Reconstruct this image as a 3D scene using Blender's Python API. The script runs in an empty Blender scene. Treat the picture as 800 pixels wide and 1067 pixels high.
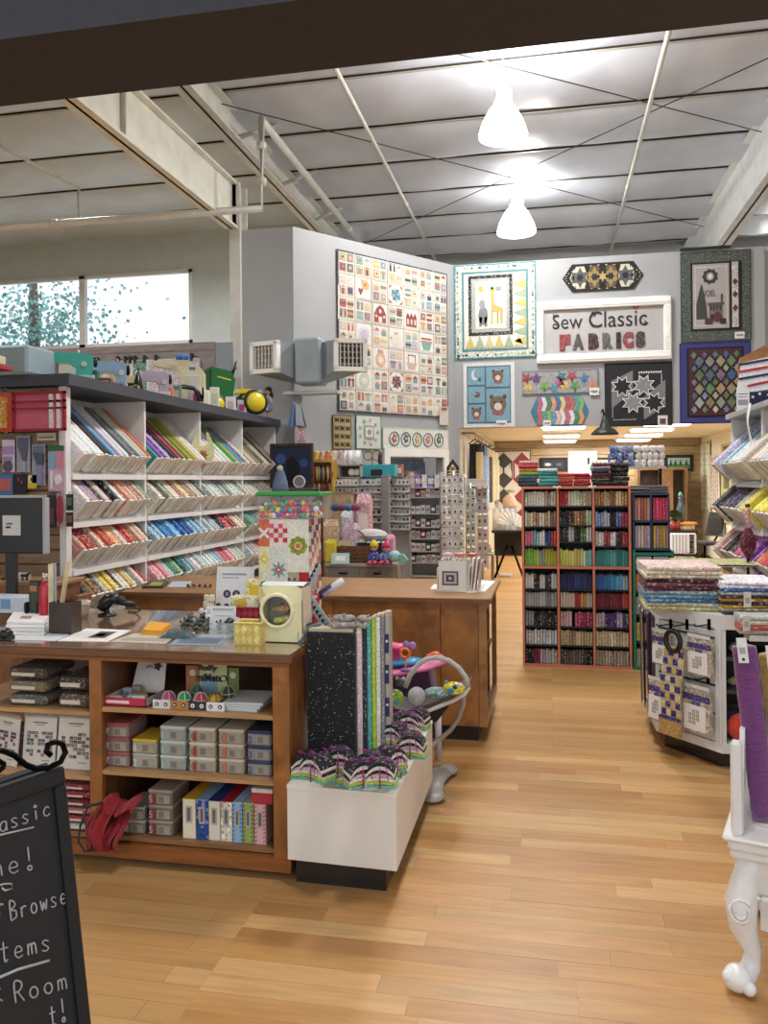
import bpy, bmesh, math, random
from mathutils import Vector, Matrix
R = random.Random(7)
S = bpy.context.scene
COL = S.collection
PI = math.pi

# ------------------------------------------------------------ camera
F, VX, HY, ROLL, EYE = 850.0, 573.0, 500.0, .009, 1.6
YAW = math.atan((VX-400)/F)
FW = Vector((-math.sin(YAW), math.cos(YAW), 0)); RT = Vector((math.cos(YAW), math.sin(YAW), 0))
cam = bpy.data.cameras.new('camera'); cam.sensor_width = 36; cam.sensor_fit = 'AUTO'
cam.lens = F/1067*36; cam.clip_start = .05; cam.clip_end = 200
cam.shift_y = -(533.5-(HY+ROLL*173))/1067
camo = bpy.data.objects.new('camera', cam); COL.objects.link(camo); S.camera = camo
camo.location = (0, 0, EYE)
camo.rotation_euler = (Matrix.Rotation(YAW, 4, 'Z') @ Matrix.Rotation(PI/2, 4, 'X') @ Matrix.Rotation(-ROLL, 4, 'Z')).to_euler()

# ------------------------------------------------------------ world, exposure
W = bpy.data.worlds.new('world'); S.world = W; W.use_nodes = True
wn = W.node_tree; bg = wn.nodes['Background']
bg.inputs['Color'].default_value = (.86, .93, 1, 1); bg.inputs['Strength'].default_value = 1.45
S.view_settings.view_transform = 'Standard'; S.view_settings.look = 'None'
S.view_settings.exposure = .0; S.view_settings.gamma = 1; S.view_settings.use_curve_mapping = False

def lamp(name, kind, loc, power, color=(1, 1, 1), size=.3, size_y=None, rot=(0, 0, 0), parent=None):
    l = bpy.data.lights.new(name, kind); l.energy = power; l.color = color
    if kind == 'AREA':
        l.size = size
        if size_y: l.shape = 'RECTANGLE'; l.size_y = size_y
    else: l.shadow_soft_size = size
    o = bpy.data.objects.new(name, l); COL.objects.link(o); o.location = loc; o.rotation_euler = rot
    if parent: o.parent = parent
    return o
# assumed unseen high-bay lamps of the hall: over and behind the viewer too, the two in view have theirs in their builder
HALL = [(-.1, 5.4), (-6.5, 5.2), (-6.5, 10.5), (5.2, 5.2), (5.2, 10.5), (-.1, 1.9)]
for x, y in HALL:
    lamp('hall_light', 'AREA', (x, y, 5.55), 200 if x < -3 else 88, (1, .975, .95), .55)  # extra power on the window side added to brighten it in place of daylight

# ------------------------------------------------------------ pixel rays -> places (800 x 1067 frame)
def ray(x, y):
    dx = x-400; dy = y-(HY+ROLL*173)
    u = (dx-ROLL*dy)/F; v = -(dy+ROLL*dx)/F
    return FW+u*RT+Vector((0, 0, v))
O = Vector((0, 0, EYE))
def onz(x, y, z): d = ray(x, y); return O+d*((z-EYE)/d.z)
def ony(x, y, Y): d = ray(x, y); return O+d*(Y/d.y)
def onx(x, y, X): d = ray(x, y); return O+d*(X/d.x)
def onp(x, y, P, N): d = ray(x, y); return O+d*((Vector(P)-O).dot(N)/d.dot(N))

# ------------------------------------------------------------ colour and materials
def lin(h):
    if isinstance(h, tuple): return (h[0], h[1], h[2], 1)
    h = h.lstrip('#'); c = [int(h[i:i+2], 16)/255 for i in (0, 2, 4)]
    return tuple(a/12.92 if a <= .04045 else ((a+.055)/1.055)**2.4 for a in c)+(1,)
def jit(h, a=.12):
    c = lin(h); k = 1+R.uniform(-a, a)
    return tuple(min(1, max(0, v*k*(1+R.uniform(-a, a)*.4))) for v in c[:3])
MATS = {}
def material(name, rough=.6, metal=0, noise=.12, nscale=30, bump=.0, print_=False, trans=0, spec=.5, wood=None, emit=None, coat=0, sheen=0, alpha=1, dots=0):
    m = bpy.data.materials.new(name); m.use_nodes = True; MATS[name] = m
    n = m.node_tree; b = n.nodes['Principled BSDF']; L = n.links.new
    b.inputs['Roughness'].default_value = rough; b.inputs['Metallic'].default_value = metal
    b.inputs['Specular IOR Level'].default_value = spec
    if coat: b.inputs['Coat Weight'].default_value = coat; b.inputs['Coat Roughness'].default_value = .12
    if sheen: b.inputs['Sheen Weight'].default_value = sheen
    if trans: b.inputs['Transmission Weight'].default_value = trans; b.inputs['IOR'].default_value = 1.15
    if alpha < 1: b.inputs['Alpha'].default_value = alpha
    at = n.nodes.new('ShaderNodeAttribute'); at.attribute_name = 'Col'
    tc = n.nodes.new('ShaderNodeTexCoord'); oi = n.nodes.new('ShaderNodeObjectInfo')
    col = at.outputs['Color']
    no = n.nodes.new('ShaderNodeTexNoise'); no.inputs['Scale'].default_value = nscale; no.inputs['Detail'].default_value = 4
    if wood:
        mp = n.nodes.new('ShaderNodeMapping'); mp.inputs['Scale'].default_value = wood
        ad = n.nodes.new('ShaderNodeVectorMath'); ad.operation = 'MULTIPLY_ADD'
        L(oi.outputs['Random'], ad.inputs[0]); ad.inputs[1].default_value = (37, 71, 13); L(tc.outputs['Object'], ad.inputs[2])
        L(ad.outputs[0], mp.inputs[0]); L(mp.outputs[0], no.inputs['Vector']); no.inputs['Distortion'].default_value = 1.2
    else: L(tc.outputs['Object'], no.inputs['Vector'])
    mr = n.nodes.new('ShaderNodeMapRange'); mr.inputs['From Min'].default_value = .3; mr.inputs['From Max'].default_value = .7
    mr.inputs['To Min'].default_value = 1-noise; mr.inputs['To Max'].default_value = 1+noise*.6
    L(no.outputs['Fac'], mr.inputs['Value'])
    mx = n.nodes.new('ShaderNodeMix'); mx.data_type = 'RGBA'; mx.blend_type = 'MULTIPLY'; mx.inputs[0].default_value = 1
    L(col, mx.inputs[6]); L(mr.outputs[0], mx.inputs[7]); out = mx.outputs[2]
    if print_:   # little motifs, lighter and darker than the cloth
        for s, lo, val, f in ((print_, .28, 1.9, .8), (print_*1.7, .24, .35, .75)):
            vo = n.nodes.new('ShaderNodeTexVoronoi'); vo.inputs['Scale'].default_value = s
            ad = n.nodes.new('ShaderNodeVectorMath'); ad.operation = 'MULTIPLY_ADD'
            L(oi.outputs['Random'], ad.inputs[0]); ad.inputs[1].default_value = (17, 31, 53); L(tc.outputs['Object'], ad.inputs[2]); L(ad.outputs[0], vo.inputs['Vector'])
            lt = n.nodes.new('ShaderNodeMath'); lt.operation = 'LESS_THAN'; lt.inputs[1].default_value = lo+dots; L(vo.outputs['Distance'], lt.inputs[0])
            ml = n.nodes.new('ShaderNodeMath'); ml.operation = 'MULTIPLY'; ml.inputs[1].default_value = f; L(lt.outputs[0], ml.inputs[0])
            m2 = n.nodes.new('ShaderNodeMix'); m2.data_type = 'RGBA'; m2.blend_type = 'MULTIPLY' if val < 1 else 'ADD'
            L(ml.outputs[0], m2.inputs[0]); L(out, m2.inputs[6]); m2.inputs[7].default_value = (.3, .28, .28, 1) if val < 1 else (.3, .3, .28, 1)
            out = m2.outputs[2]
    L(out, b.inputs['Base Color'])
    if bump:
        bu = n.nodes.new('ShaderNodeBump'); bu.inputs['Strength'].default_value = bump; bu.inputs['Distance'].default_value = .01
        L(no.outputs['Fac'], bu.inputs['Height']); L(bu.outputs[0], b.inputs['Normal'])
    if emit:
        b.inputs['Emission Color'].default_value = (*emit[0], 1); b.inputs['Emission Strength'].default_value = emit[1]
    return m
material('matte', .65); material('gloss', .25, coat=.3, noise=.05); material('metal', .3, 1, noise=.08)
material('paint', .5, noise=.05, nscale=3); material('cloth', .9, noise=.18, nscale=60, bump=.25, sheen=.2)
material('printed', .85, noise=.15, nscale=40, print_=70); material('bigprint', .85, noise=.2, nscale=20, print_=40, dots=.1)
material('glasstop', .05, noise=.1, nscale=4, coat=1, spec=.8)
material('paper', .6, noise=.06); material('plastic', .35, noise=.05)
material('velvet', .45, noise=.45, nscale=14, bump=.5, sheen=.6, wood=(3, 3, 14))
material('oak', .42, noise=.42, nscale=6, wood=(1.2, 6, .9), coat=.15, bump=.05)
material('oak_flat', .42, noise=.3, nscale=6, wood=(.8, 6, 6), coat=.15, bump=.05)
material('plank', .4, noise=.16, nscale=5, wood=(.5, 5, 5))
material('vinyl', .42, noise=.08, nscale=2.2, bump=.35)
material('steel', .45, noise=.1, nscale=5)
material('glass', .04, trans=1, noise=0); material('clear', .08, noise=0, alpha=.28)
material('film', .15, noise=0, alpha=.07)
material('globe', .3, noise=0, emit=((1, .98, .93), 9)); material('tube', .3, noise=0, emit=((1, .99, .95), 7))
material('foliage', .6, noise=.4, nscale=3)
# the floor beyond the planks one can tell apart: the same boards as a brick pattern
def floor_material():
    m = bpy.data.materials.new('laminate'); m.use_nodes = True; n = m.node_tree; b = n.nodes['Principled BSDF']; L = n.links.new
    tc = n.nodes.new('ShaderNodeTexCoord'); br = n.nodes.new('ShaderNodeTexBrick'); L(tc.outputs['Object'], br.inputs['Vector'])
    br.inputs['Scale'].default_value = 1; br.inputs['Brick Width'].default_value = .9; br.inputs['Row Height'].default_value = .093
    br.inputs['Mortar Size'].default_value = .0012; br.offset = .37; br.inputs['Mortar'].default_value = lin('8f6a44')
    br.inputs['Color1'].default_value = lin('b48650'); br.inputs['Color2'].default_value = lin('ca9f68')
    mp = n.nodes.new('ShaderNodeMapping'); mp.inputs['Scale'].default_value = (1, 16, 1); L(tc.outputs['Object'], mp.inputs[0])
    no = n.nodes.new('ShaderNodeTexNoise'); no.inputs['Scale'].default_value = 3; no.inputs['Detail'].default_value = 5; L(mp.outputs[0], no.inputs['Vector'])
    mr = n.nodes.new('ShaderNodeMapRange'); mr.inputs['To Min'].default_value = .72; mr.inputs['To Max'].default_value = 1.2; L(no.outputs['Fac'], mr.inputs['Value'])
    mx = n.nodes.new('ShaderNodeMix'); mx.data_type = 'RGBA'; mx.blend_type = 'MULTIPLY'; mx.inputs[0].default_value = 1
    L(br.outputs['Color'], mx.inputs[6]); L(mr.outputs[0], mx.inputs[7]); L(mx.outputs[2], b.inputs['Base Color'])
    b.inputs['Roughness'].default_value = .42
    return m
MATS['laminate'] = floor_material()

# ------------------------------------------------------------ mesh builder
class MB:
    def __init__(s): s.v = []; s.f = []; s.c = []; s.m = Matrix.Identity(4); s.sm = []
    def add(s, vs, fs, col, smooth=False):
        k = len(s.v); s.v += [tuple(s.m @ Vector(p)) for p in vs]
        c = lin(col)
        for f in fs: s.f.append(tuple(i+k for i in f)); s.c.append(c); s.sm.append(smooth)
        return s
    def box(s, x0, x1, y0, y1, z0, z1, col='ffffff', ch=0):
        if x0 > x1: x0, x1 = x1, x0
        if y0 > y1: y0, y1 = y1, y0
        if z0 > z1: z0, z1 = z1, z0
        if ch <= 0:
            v = [(x, y, z) for z in (z0, z1) for y in (y0, y1) for x in (x0, x1)]
            return s.add(v, [(0, 2, 3, 1), (4, 5, 7, 6), (0, 1, 5, 4), (2, 6, 7, 3), (0, 4, 6, 2), (1, 3, 7, 5)], col)
        ch = min(ch, (x1-x0)*.45, (y1-y0)*.45, (z1-z0)*.45)
        def ring(z, i): return [(x0+i, y0+ch, z), (x0+ch, y0+i, z), (x1-ch, y0+i, z), (x1-i, y0+ch, z), (x1-i, y1-ch, z), (x1-ch, y1-i, z), (x0+ch, y1-i, z), (x0+i, y1-ch, z)]
        v = ring(z0, ch*.7)+ring(z0+ch, 0)+ring(z1-ch, 0)+ring(z1, ch*.7)
        f = [tuple(range(7, -1, -1)), tuple(range(24, 32))]
        for k in range(3):
            for i in range(8): j = (i+1) % 8; f.append((k*8+i, k*8+j, k*8+8+j, k*8+8+i))
        return s.add(v, f, col)
    def prism(s, pts, y0, y1, col):       # outline in x,z pushed from y0 (front, smaller) to y1
        n = len(pts); a = sum(pts[i][0]*pts[(i+1) % n][1]-pts[(i+1) % n][0]*pts[i][1] for i in range(n))
        if a < 0: pts = pts[::-1]
        v = [(x, y0, z) for x, z in pts]+[(x, y1, z) for x, z in pts]
        f = [tuple(range(n)), tuple(range(2*n-1, n-1, -1))]+[(i, i+n, (i+1) % n+n, (i+1) % n) for i in range(n)]
        return s.add(v, f, col)
    def flat(s, pts, z0, z1, col):        # outline in x,y pushed up
        n = len(pts); a = sum(pts[i][0]*pts[(i+1) % n][1]-pts[(i+1) % n][0]*pts[i][1] for i in range(n))
        if a < 0: pts = pts[::-1]
        v = [(x, y, z0) for x, y in pts]+[(x, y, z1) for x, y in pts]
        f = [tuple(range(n-1, -1, -1)), tuple(range(n, 2*n))]+[(i, (i+1) % n, (i+1) % n+n, i+n) for i in range(n)]
        return s.add(v, f, col)
    def lathe(s, prof, col, n=16, c=(0, 0), a=0, sx=1, sy=1):
        v = []; f = []
        for r, z in prof:
            for i in range(n): t = 2*PI*i/n+a; v.append((c[0]+sx*r*math.cos(t), c[1]+sy*r*math.sin(t), z))
        for k in range(len(prof)-1):
            for i in range(n): j = (i+1) % n; f.append((k*n+i, k*n+j, k*n+n+j, k*n+n+i))
        f.append(tuple(range(n-1, -1, -1))); f.append(tuple((len(prof)-1)*n+i for i in range(n)))
        return s.add(v, f, col, True)
    def ball(s, c, r, col, n=10, m=6, sc=(1, 1, 1)):
        v = [(c[0], c[1], c[2]-r*sc[2])]; f = []
        for k in range(1, m):
            t = -PI/2+PI*k/m
            for i in range(n): a = 2*PI*i/n; v.append((c[0]+sc[0]*r*math.cos(t)*math.cos(a), c[1]+sc[1]*r*math.cos(t)*math.sin(a), c[2]+sc[2]*r*math.sin(t)))
        v.append((c[0], c[1], c[2]+r*sc[2])); e = len(v)-1
        for i in range(n):
            j = (i+1) % n; f.append((0, 1+j, 1+i)); f.append((e, e-n+i, e-n+j))
            for k in range(m-2): a = 1+k*n; f.append((a+i, a+j, a+n+j, a+n+i))
        return s.add(v, f, col, True)
    def tube(s, path, r, col, n=8, closed=False, flatz=1):
        P = [Vector(p) for p in path]; v = []; f = []; m = len(P); up = None
        rr = r if isinstance(r, (list, tuple)) else [r]*m
        for k, p in enumerate(P):
            a = P[k-1] if (k or closed) else p; b = P[(k+1) % m] if (k < m-1 or closed) else p
            d = (b-a).normalized()
            if up is None: up = Vector((0, 0, 1)) if abs(d.z) < .9 else Vector((0, 1, 0))
            x = d.cross(up).normalized(); up = x.cross(d).normalized()
            for i in range(n): t = 2*PI*i/n; v.append(tuple(p+x*(rr[k]*math.cos(t))+up*(rr[k]*flatz*math.sin(t))))
        for k in range(m if closed else m-1):
            for i in range(n): j = (i+1) % n; q = ((k+1) % m)*n; f.append((k*n+i, k*n+j, q+j, q+i))
        if not closed: f.append(tuple(range(n-1, -1, -1))); f.append(tuple((m-1)*n+i for i in range(n)))
        return s.add(v, f, col, True)
    def grid(s, fn, nu, nv, col, th=0):   # sheet fn(u,v)
        v = [tuple(fn(i/nu, j/nv)) for j in range(nv+1) for i in range(nu+1)]
        f = [(j*(nu+1)+i, j*(nu+1)+i+1, (j+1)*(nu+1)+i+1, (j+1)*(nu+1)+i) for j in range(nv) for i in range(nu)]
        return s.add(v, f, col, True)
def mesh(mb, mat):
    me = bpy.data.meshes.new('mesh'); me.from_pydata(mb.v, [], mb.f)
    ca = me.color_attributes.new('Col', 'FLOAT_COLOR', 'CORNER'); buf = []
    for p, c in zip(me.polygons, mb.c): buf += c*p.loop_total
    ca.data.foreach_set('color', buf); me.polygons.foreach_set('use_smooth', mb.sm)
    me.materials.append(MATS[mat]); me.update(); return me
def obj(name, mb, mat='matte', parent=None, loc=None, rot=None, label=None, kind=None):
    me = mb if isinstance(mb, bpy.types.Mesh) else mesh(mb, mat)
    o = bpy.data.objects.new(name, me); COL.objects.link(o)
    if parent: o.parent = parent
    if loc is not None: o.location = loc
    if rot is not None: o.rotation_euler = rot if isinstance(rot, tuple) else (0, 0, rot)
    if label: o['label'] = label
    if kind: o['kind'] = kind
    return o
def thing(name, label, cat, loc=(0, 0, 0), rot=0, group=None):
    o = bpy.data.objects.new(name, None); COL.objects.link(o); o.empty_display_size = .05
    return tag(o, label, cat, group, loc, rot)
def tag(o, label, cat, group=None, loc=None, rot=None):
    o['label'] = label; o['category'] = cat
    if group: o['group'] = group
    if loc is not None: o.location = loc
    if rot is not None: o.rotation_euler = rot if isinstance(rot, tuple) else (0, 0, rot)
    return o
def solo(name, label, cat, mb, mat='matte', loc=(0, 0, 0), rot=0, group=None):
    return tag(obj(name, mb, mat), label, cat, group, loc, rot)
def struct(name, mb, mat='paint', parent=None):
    return obj(name, mb, mat, parent, kind=None if parent else 'structure')
def dup(root, loc, rot=None, label=None, group=None, parent=None):
    r = root.copy(); COL.objects.link(r); r.location = loc
    if rot is not None: r.rotation_euler = rot if isinstance(rot, tuple) else (0, 0, rot)
    if label: r['label'] = label
    if group: r['group'] = group
    if parent: r.parent = parent
    for ch in list(root.children):
        c = ch.copy(); COL.objects.link(c); c.parent = r
        for g in list(ch.children): d = g.copy(); COL.objects.link(d); d.parent = c
    return r
_txt = {}
def text(mb, s, h, x, y, z, col, bold=0, center=True, w=None, shear=0):   # flat lettering in the x,z plane facing -y
    key = (s, bold, shear)
    if key not in _txt:
        cu = bpy.data.curves.new('t', 'FONT'); cu.body = s; cu.offset = bold; cu.extrude = .01; cu.resolution_u = 3; cu.shear = shear
        o = bpy.data.objects.new('t', cu); me = bpy.data.meshes.new_from_object(o)
        _txt[key] = ([tuple(v.co) for v in me.vertices], [tuple(p.vertices) for p in me.polygons])
        bpy.data.objects.remove(o); bpy.data.meshes.remove(me); bpy.data.curves.remove(cu)
    vs, fs = _txt[key]
    if not vs: return
    x0 = min(v[0] for v in vs); x1 = max(v[0] for v in vs); y0 = min(v[1] for v in vs); y1 = max(v[1] for v in vs)
    k = h/(y1-y0); kx = k if w is None else w/(x1-x0); ox = (x0+x1)/2 if center else x0
    mb.add([(x+(a-ox)*kx, y-c*.05, z+(b-y0)*k) for a, b, c in vs], fs, col)
def star(cx, cz, r, n=8, q=.5, a0=0):
    return [(cx+(r if i % 2 == 0 else r*q)*math.cos(a0+PI*i/n), cz+(r if i % 2 == 0 else r*q)*math.sin(a0+PI*i/n)) for i in range(2*n)]
def disc(cx, cz, r, n=12, sx=1, sz=1): return [(cx+sx*r*math.cos(2*PI*i/n), cz+sz*r*math.sin(2*PI*i/n)) for i in range(n)]
def rect(x0, z0, x1, z1): return [(x0, z0), (x1, z0), (x1, z1), (x0, z1)]
NAMES = [('white', 'f0eeea'), ('cream', 'e6dcc0'), ('grey', '9a9a9a'), ('charcoal', '3c3c40'), ('black', '15151a'), ('red', 'c02530'), ('dark red', '701828'),
 ('pink', 'e69ab0'), ('magenta', 'b02878'), ('orange', 'e07838'), ('yellow', 'e8c840'), ('lime green', '90c040'), ('green', '3a7c48'), ('teal', '309090'), ('aqua', '90ccd0'),
 ('sky blue', '78aede'), ('blue', '2c5cb0'), ('navy', '1c2850'), ('purple', '60388c'), ('lavender', 'a898c8'), ('brown', '6c4830'), ('tan', 'b89870'), ('olive', '808040'), ('silver grey', 'c0c0c0'), ('beige', 'd0bfa0')]
def cname(h):
    c = lin(h)[:3]; return min(NAMES, key=lambda n: sum((a**.45-b**.45)**2 for a, b in zip(c, lin(n[1]))))[0]
ORD = ['first', 'second', 'third', 'fourth', 'fifth', 'sixth', 'seventh', 'eighth', 'ninth', 'tenth', 'eleventh', 'twelfth', 'thirteenth', 'fourteenth', 'fifteenth', 'sixteenth', 'seventeenth', 'eighteenth', 'nineteenth', 'twentieth']
class Item:   # a thing whose front face fills pixels x0..x1, y0..y1 at depth Y; local x, y centred, z up from its base
    def __init__(s, name, label, cat, x0, y0, x1, y1, Y, D, base=None, group=None, rot=0, mk=True):
        ym = (y0+y1)/2
        s.x0 = ony(x0, ym, Y).x; s.x1 = ony(x1, ym, Y).x; s.z0 = ony((x0+x1)/2, y1, Y).z if base is None else base
        s.z1 = ony((x0+x1)/2, y0, Y).z; s.w = s.x1-s.x0; s.h = s.z1-s.z0; s.D = D
        s.loc = ((s.x0+s.x1)/2, Y+D/2, s.z0)
        if mk: s.t = thing(name, label, cat, s.loc, rot, group)
# ============================================================ THE SETTING
fl = struct('floor', MB().box(-14, -1.1, 1.2, 18, -.06, 0, 'c9a06c').box(1.9, 8, 1.2, 18, -.06, 0, 'c9a06c').box(-1.1, 1.9, 4.991, 18, -.06, 0, 'c9a06c').box(-1.1, 1.9, 1.2, 4.991, -.06, -.008, '6d4c2c').box(-14, 8, -6, 1.2, -.06, -.002, '8a6a4a'), 'laminate')
PC = ['bc8d56', 'b8874f', 'c79b66', 'c0925c', 'ad7c48', 'cba26c', 'bd8e58', 'b98a52']
npl = 0
for r in range(41):
    y0 = 1.2+r*.0925; x = -1.1-R.uniform(0, .8)
    while x < 1.9:
        ln = R.choice((.62, .8, .95, 1.22)); a = max(x, -1.1); b = min(x+ln, 1.9); x += ln
        if b-a < .03: continue
        obj('plank', MB().box(a+.0004, b-.0004, y0+.0004, y0+.0921, -.008, R.uniform(-.0002, .0002), jit(R.choice(PC), .07)), 'plank', fl); npl += 1

# ceiling: vinyl-faced insulation sagging between the purlins
ZC = 6.4
PY = [2.2, 3.65, 5.1, 6.55, 8.0, 9.42, 10.82, 12.1, 13.4, 14.68, 15.95, 17.25]
ce = struct('ceiling', MB().box(-14, 8, -6, 18, ZC+.35, ZC+.45, 'cfd2d4'))
for k in range(len(PY)-1):
    a, b = PY[k], PY[k+1]
    for xa, xb in ((-13.9, -4.0), (-4.0, 2.85), (2.85, 8)):
        sd = R.random()*9
        def fn(u, v, a=a, b=b, xa=xa, xb=xb, sd=sd):
            sag = math.sin(PI*v)**.6*(.1+.02*math.sin(u*17+sd)+.012*math.sin(u*41+sd*3))
            return (xa+(xb-xa)*u, a+.012+(b-a-.024)*v, ZC+.02-sag*.9+.02*math.sin(u*9+sd)*(1-v))
        obj('insulation_panel', MB().grid(fn, 60, 10, 'c9cdd8' if xa > -5 else 'd0dce2'), 'vinyl', ce)
for y in PY:
    obj('purlin', MB().box(-13.9, 8, y-.004, y+.018, ZC-.012, ZC+.3, '3a3634').box(-13.9, 8, y-.028, y-.004, ZC-.02, ZC-.012, 'b8b4a8'), 'steel', ce)
for p, q in (((2.9, 9.2), (-3.9, 15.9)), ((-3.9, 9.4), (2.9, 16)), ((-3.9, 6.6), (2.9, 11.8))):
    obj('brace_cable', MB().tube([(p[0], p[1], ZC-.16), (q[0], q[1], ZC-.16)], .007, '3a3836', 6), 'steel', ce)

# steel frames
def frame_beam(name, x0, x1, zb, zt, y0, y1, fw=.12, col='d3d2ca'):
    t = obj(name, MB().box((x0+x1)/2-.015, (x0+x1)/2+.015, y0, y1, zb, zt, col), 'steel', kind='structure')
    obj('flange', MB().box(x0, x1, y0, y1, zb, zb+.03, col), 'steel', t); obj('flange', MB().box(x0, x1, y0, y1, zt-.03, zt, col), 'steel', t)
    return t
bA = frame_beam('trim_1', -4.24, -4.06, 5.0, 5.62, 2, 10.3, col='eceade')
for y in (4.5, 7.4, 10.3): obj('stiffener', MB().box(-4.22, -4.08, y, y+.02, 5.03, 5.59, 'c6c5bd'), 'steel', bA)
bB = frame_beam('trim_2', -4.08, -3.86, 6.0, 6.37, 2, 17.6, col='e0dfd8')
for y in (6.5, 8.2, 9.9, 11.6, 13.3): obj('flange_brace', MB().tube([(-3.9, y, 6.02), (-3.45, y+.55, 6.42)], .03, 'c6c6c0', 6), 'steel', bB)
bC = frame_beam('trim_3', 2.72, 2.95, 5.45, 6.37, 2, 17.6, col='e6e8e8')
struct('trim_4', MB().box(-4.18, -4.03, 10.3, 10.34, 0, 5.62, 'd8d7cf').box(-4.12, -4.09, 10.34, 10.55, 0, 5.62, 'cdccc4').box(-4.18, -4.03, 10.55, 10.59, 0, 5.62, 'd8d7cf'), 'steel')
# header of the shop front
hd = struct('trim_5', MB().box(-5, 5, 1.3, 1.53, 2.4, 2.47, '35343a').box(-5, 5, 1.33, 1.53, 2.47, 2.6, '241f1e'), 'matte')
struct('wall_front', MB().box(-5, 8, 1.4, 1.5, 2.6, 6.7, '8a8880').box(-14, -5, 1.4, 1.5, 0, 6.7, '9a958c'))
struct('wall_left', MB().box(-14.1, -14, 1.6, 18, 0, 6.8, 'b8c2c0')); struct('wall_right', MB().box(8, 8.1, 1.6, 18, 0, 6.8, 'c5c8c8'))
# pipes under the ceiling
def pipe(name, label, path, r, col='d4d4ce'):
    t = thing(name, label, 'pipe', path[0]); m = MB(); m.m = Matrix.Translation(-Vector(path[0])); m.tube(path, r, col, 8); obj('pipe_run', m, 'steel', t)
    c = MB(); c.m = m.m
    for i in range(len(path)-1):
        a, b = Vector(path[i]), Vector(path[i+1])
        for f in (.3, .7): p = a.lerp(b, f); d = (b-a).normalized()*.04; c.tube([p-d, p+d], r*1.25, col, 8)
    obj('coupling', c, 'steel', t, kind='stuff'); return t
pipe('conduit', 'long white conduit along the ceiling beside the lamps, ending over the framed shop sign', [(1.24, 4, 6.2), (1.24, 17.4, 6.2)], .03)
pipe('conduit', 'long white conduit along the ceiling running toward the big block quilt', [(-2.3, 4, 6.2), (-2.3, 17.4, 6.2)], .03)
a = ony(0, 236, 9.6); b = ony(273, 217, 9.6); c = ony(276, 124, 9.6)
pipe('sprinkler_pipe', 'white horizontal pipe crossing above the high windows, turned up at its elbow', [(-13, 9.6, a.z), (b.x, 9.6, b.z), (b.x, 9.6, c.z), (b.x, 16, c.z)], .05, 'dad9d0')
pipe('sprinkler_branch', 'thin white branch pipe with a drop over the tree window', [tuple(ony(0, 152, 8.9)), tuple(ony(82, 196, 11)), tuple(ony(83, 226, 11))], .022)

# far walls of the hall
zt = 6.75
wb = struct('wall_back', MB().box(-4, 8, 17.6, 17.7, 0, zt, 'aeb2b4'))
YL = 14.4
def zl(x, y): return ony(x, y, YL)
w0 = zl(-40, 292); w1 = zl(200, 284); wm = zl(86, 288); zb = zl(100, 362).z; zs = zl(100, 287).z
struct('wall_back_left', MB().box(-14, w0.x-2, YL, YL+.1, 0, zt, 'cdd8d8').box(w1.x, -4.3, YL, YL+.1, 0, zt, 'cdd8d8').box(w0.x-2, w1.x, YL, YL+.1, 0, zb, 'cdd8d8').box(w0.x-2, w1.x, YL, YL+.1, zs, zt, 'cdd8d8'))
struct('wall_side_return', MB().box(-4.35, -4.25, YL, 17.6, 0, zt, 'cdd8d8'))
for i, (a, b) in enumerate(((w0.x-2, wm.x), (wm.x, w1.x))):
    g = .06
    w = struct('window_%d' % (i+1), MB().box(a, b, YL-.03, YL+.07, zs-g, zs, 'e8ecec').box(a, b, YL-.03, YL+.07, zb, zb+g, 'e8ecec').box(a, a+g, YL-.03, YL+.07, zb, zs, 'e8ecec').box(b-g, b, YL-.03, YL+.07, zb, zs, 'e8ecec'))
    obj('pane', MB().box(a+g, b-g, YL+.01, YL+.016, zb+g, zs-g, 'ffffff'), 'glass', w)
# tall window at the far side of the hall
a = ony(795, 262, 17.5); b = ony(900, 322, 17.5)
w = struct('window_3', MB().box(a.x-.1, b.x, 17.52, 17.6, b.z-.1, b.z, 'e8ecec').box(a.x-.1, b.x, 17.52, 17.6, a.z, a.z+.1, 'e8ecec').box(a.x-.1, a.x, 17.52, 17.6, b.z, a.z, 'e8ecec'))
obj('pane', MB().box(a.x, b.x, 17.56, 17.59, b.z, a.z, 'ffffff'), 'tube', w)
# tree outside
t = thing('tree', 'green leafy tree outside seen through the high window', 'tree', (-13.2, 19, 0))
obj('trunk', MB().tube([(0, 0, -.5), (.1, 0, 3), (0, .1, 7)], [.3, .22, .1], '6a5a48'), 'matte', t)
fm = MB()
for i in range(2200):
    q = Vector((R.gauss(0, 1.15), R.gauss(0, .6), R.gauss(5.3, .9))); s = R.uniform(.03, .07); a = R.uniform(0, 6)
    fm.add([q+Vector((s*math.cos(a+k*1.57), R.uniform(-.05, .05), s*math.sin(a+k*1.57))) for k in range(4)], [(0, 1, 2, 3)], jit('a8d4d0', .2))
obj('foliage', fm, 'foliage', t, kind='stuff')

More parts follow.
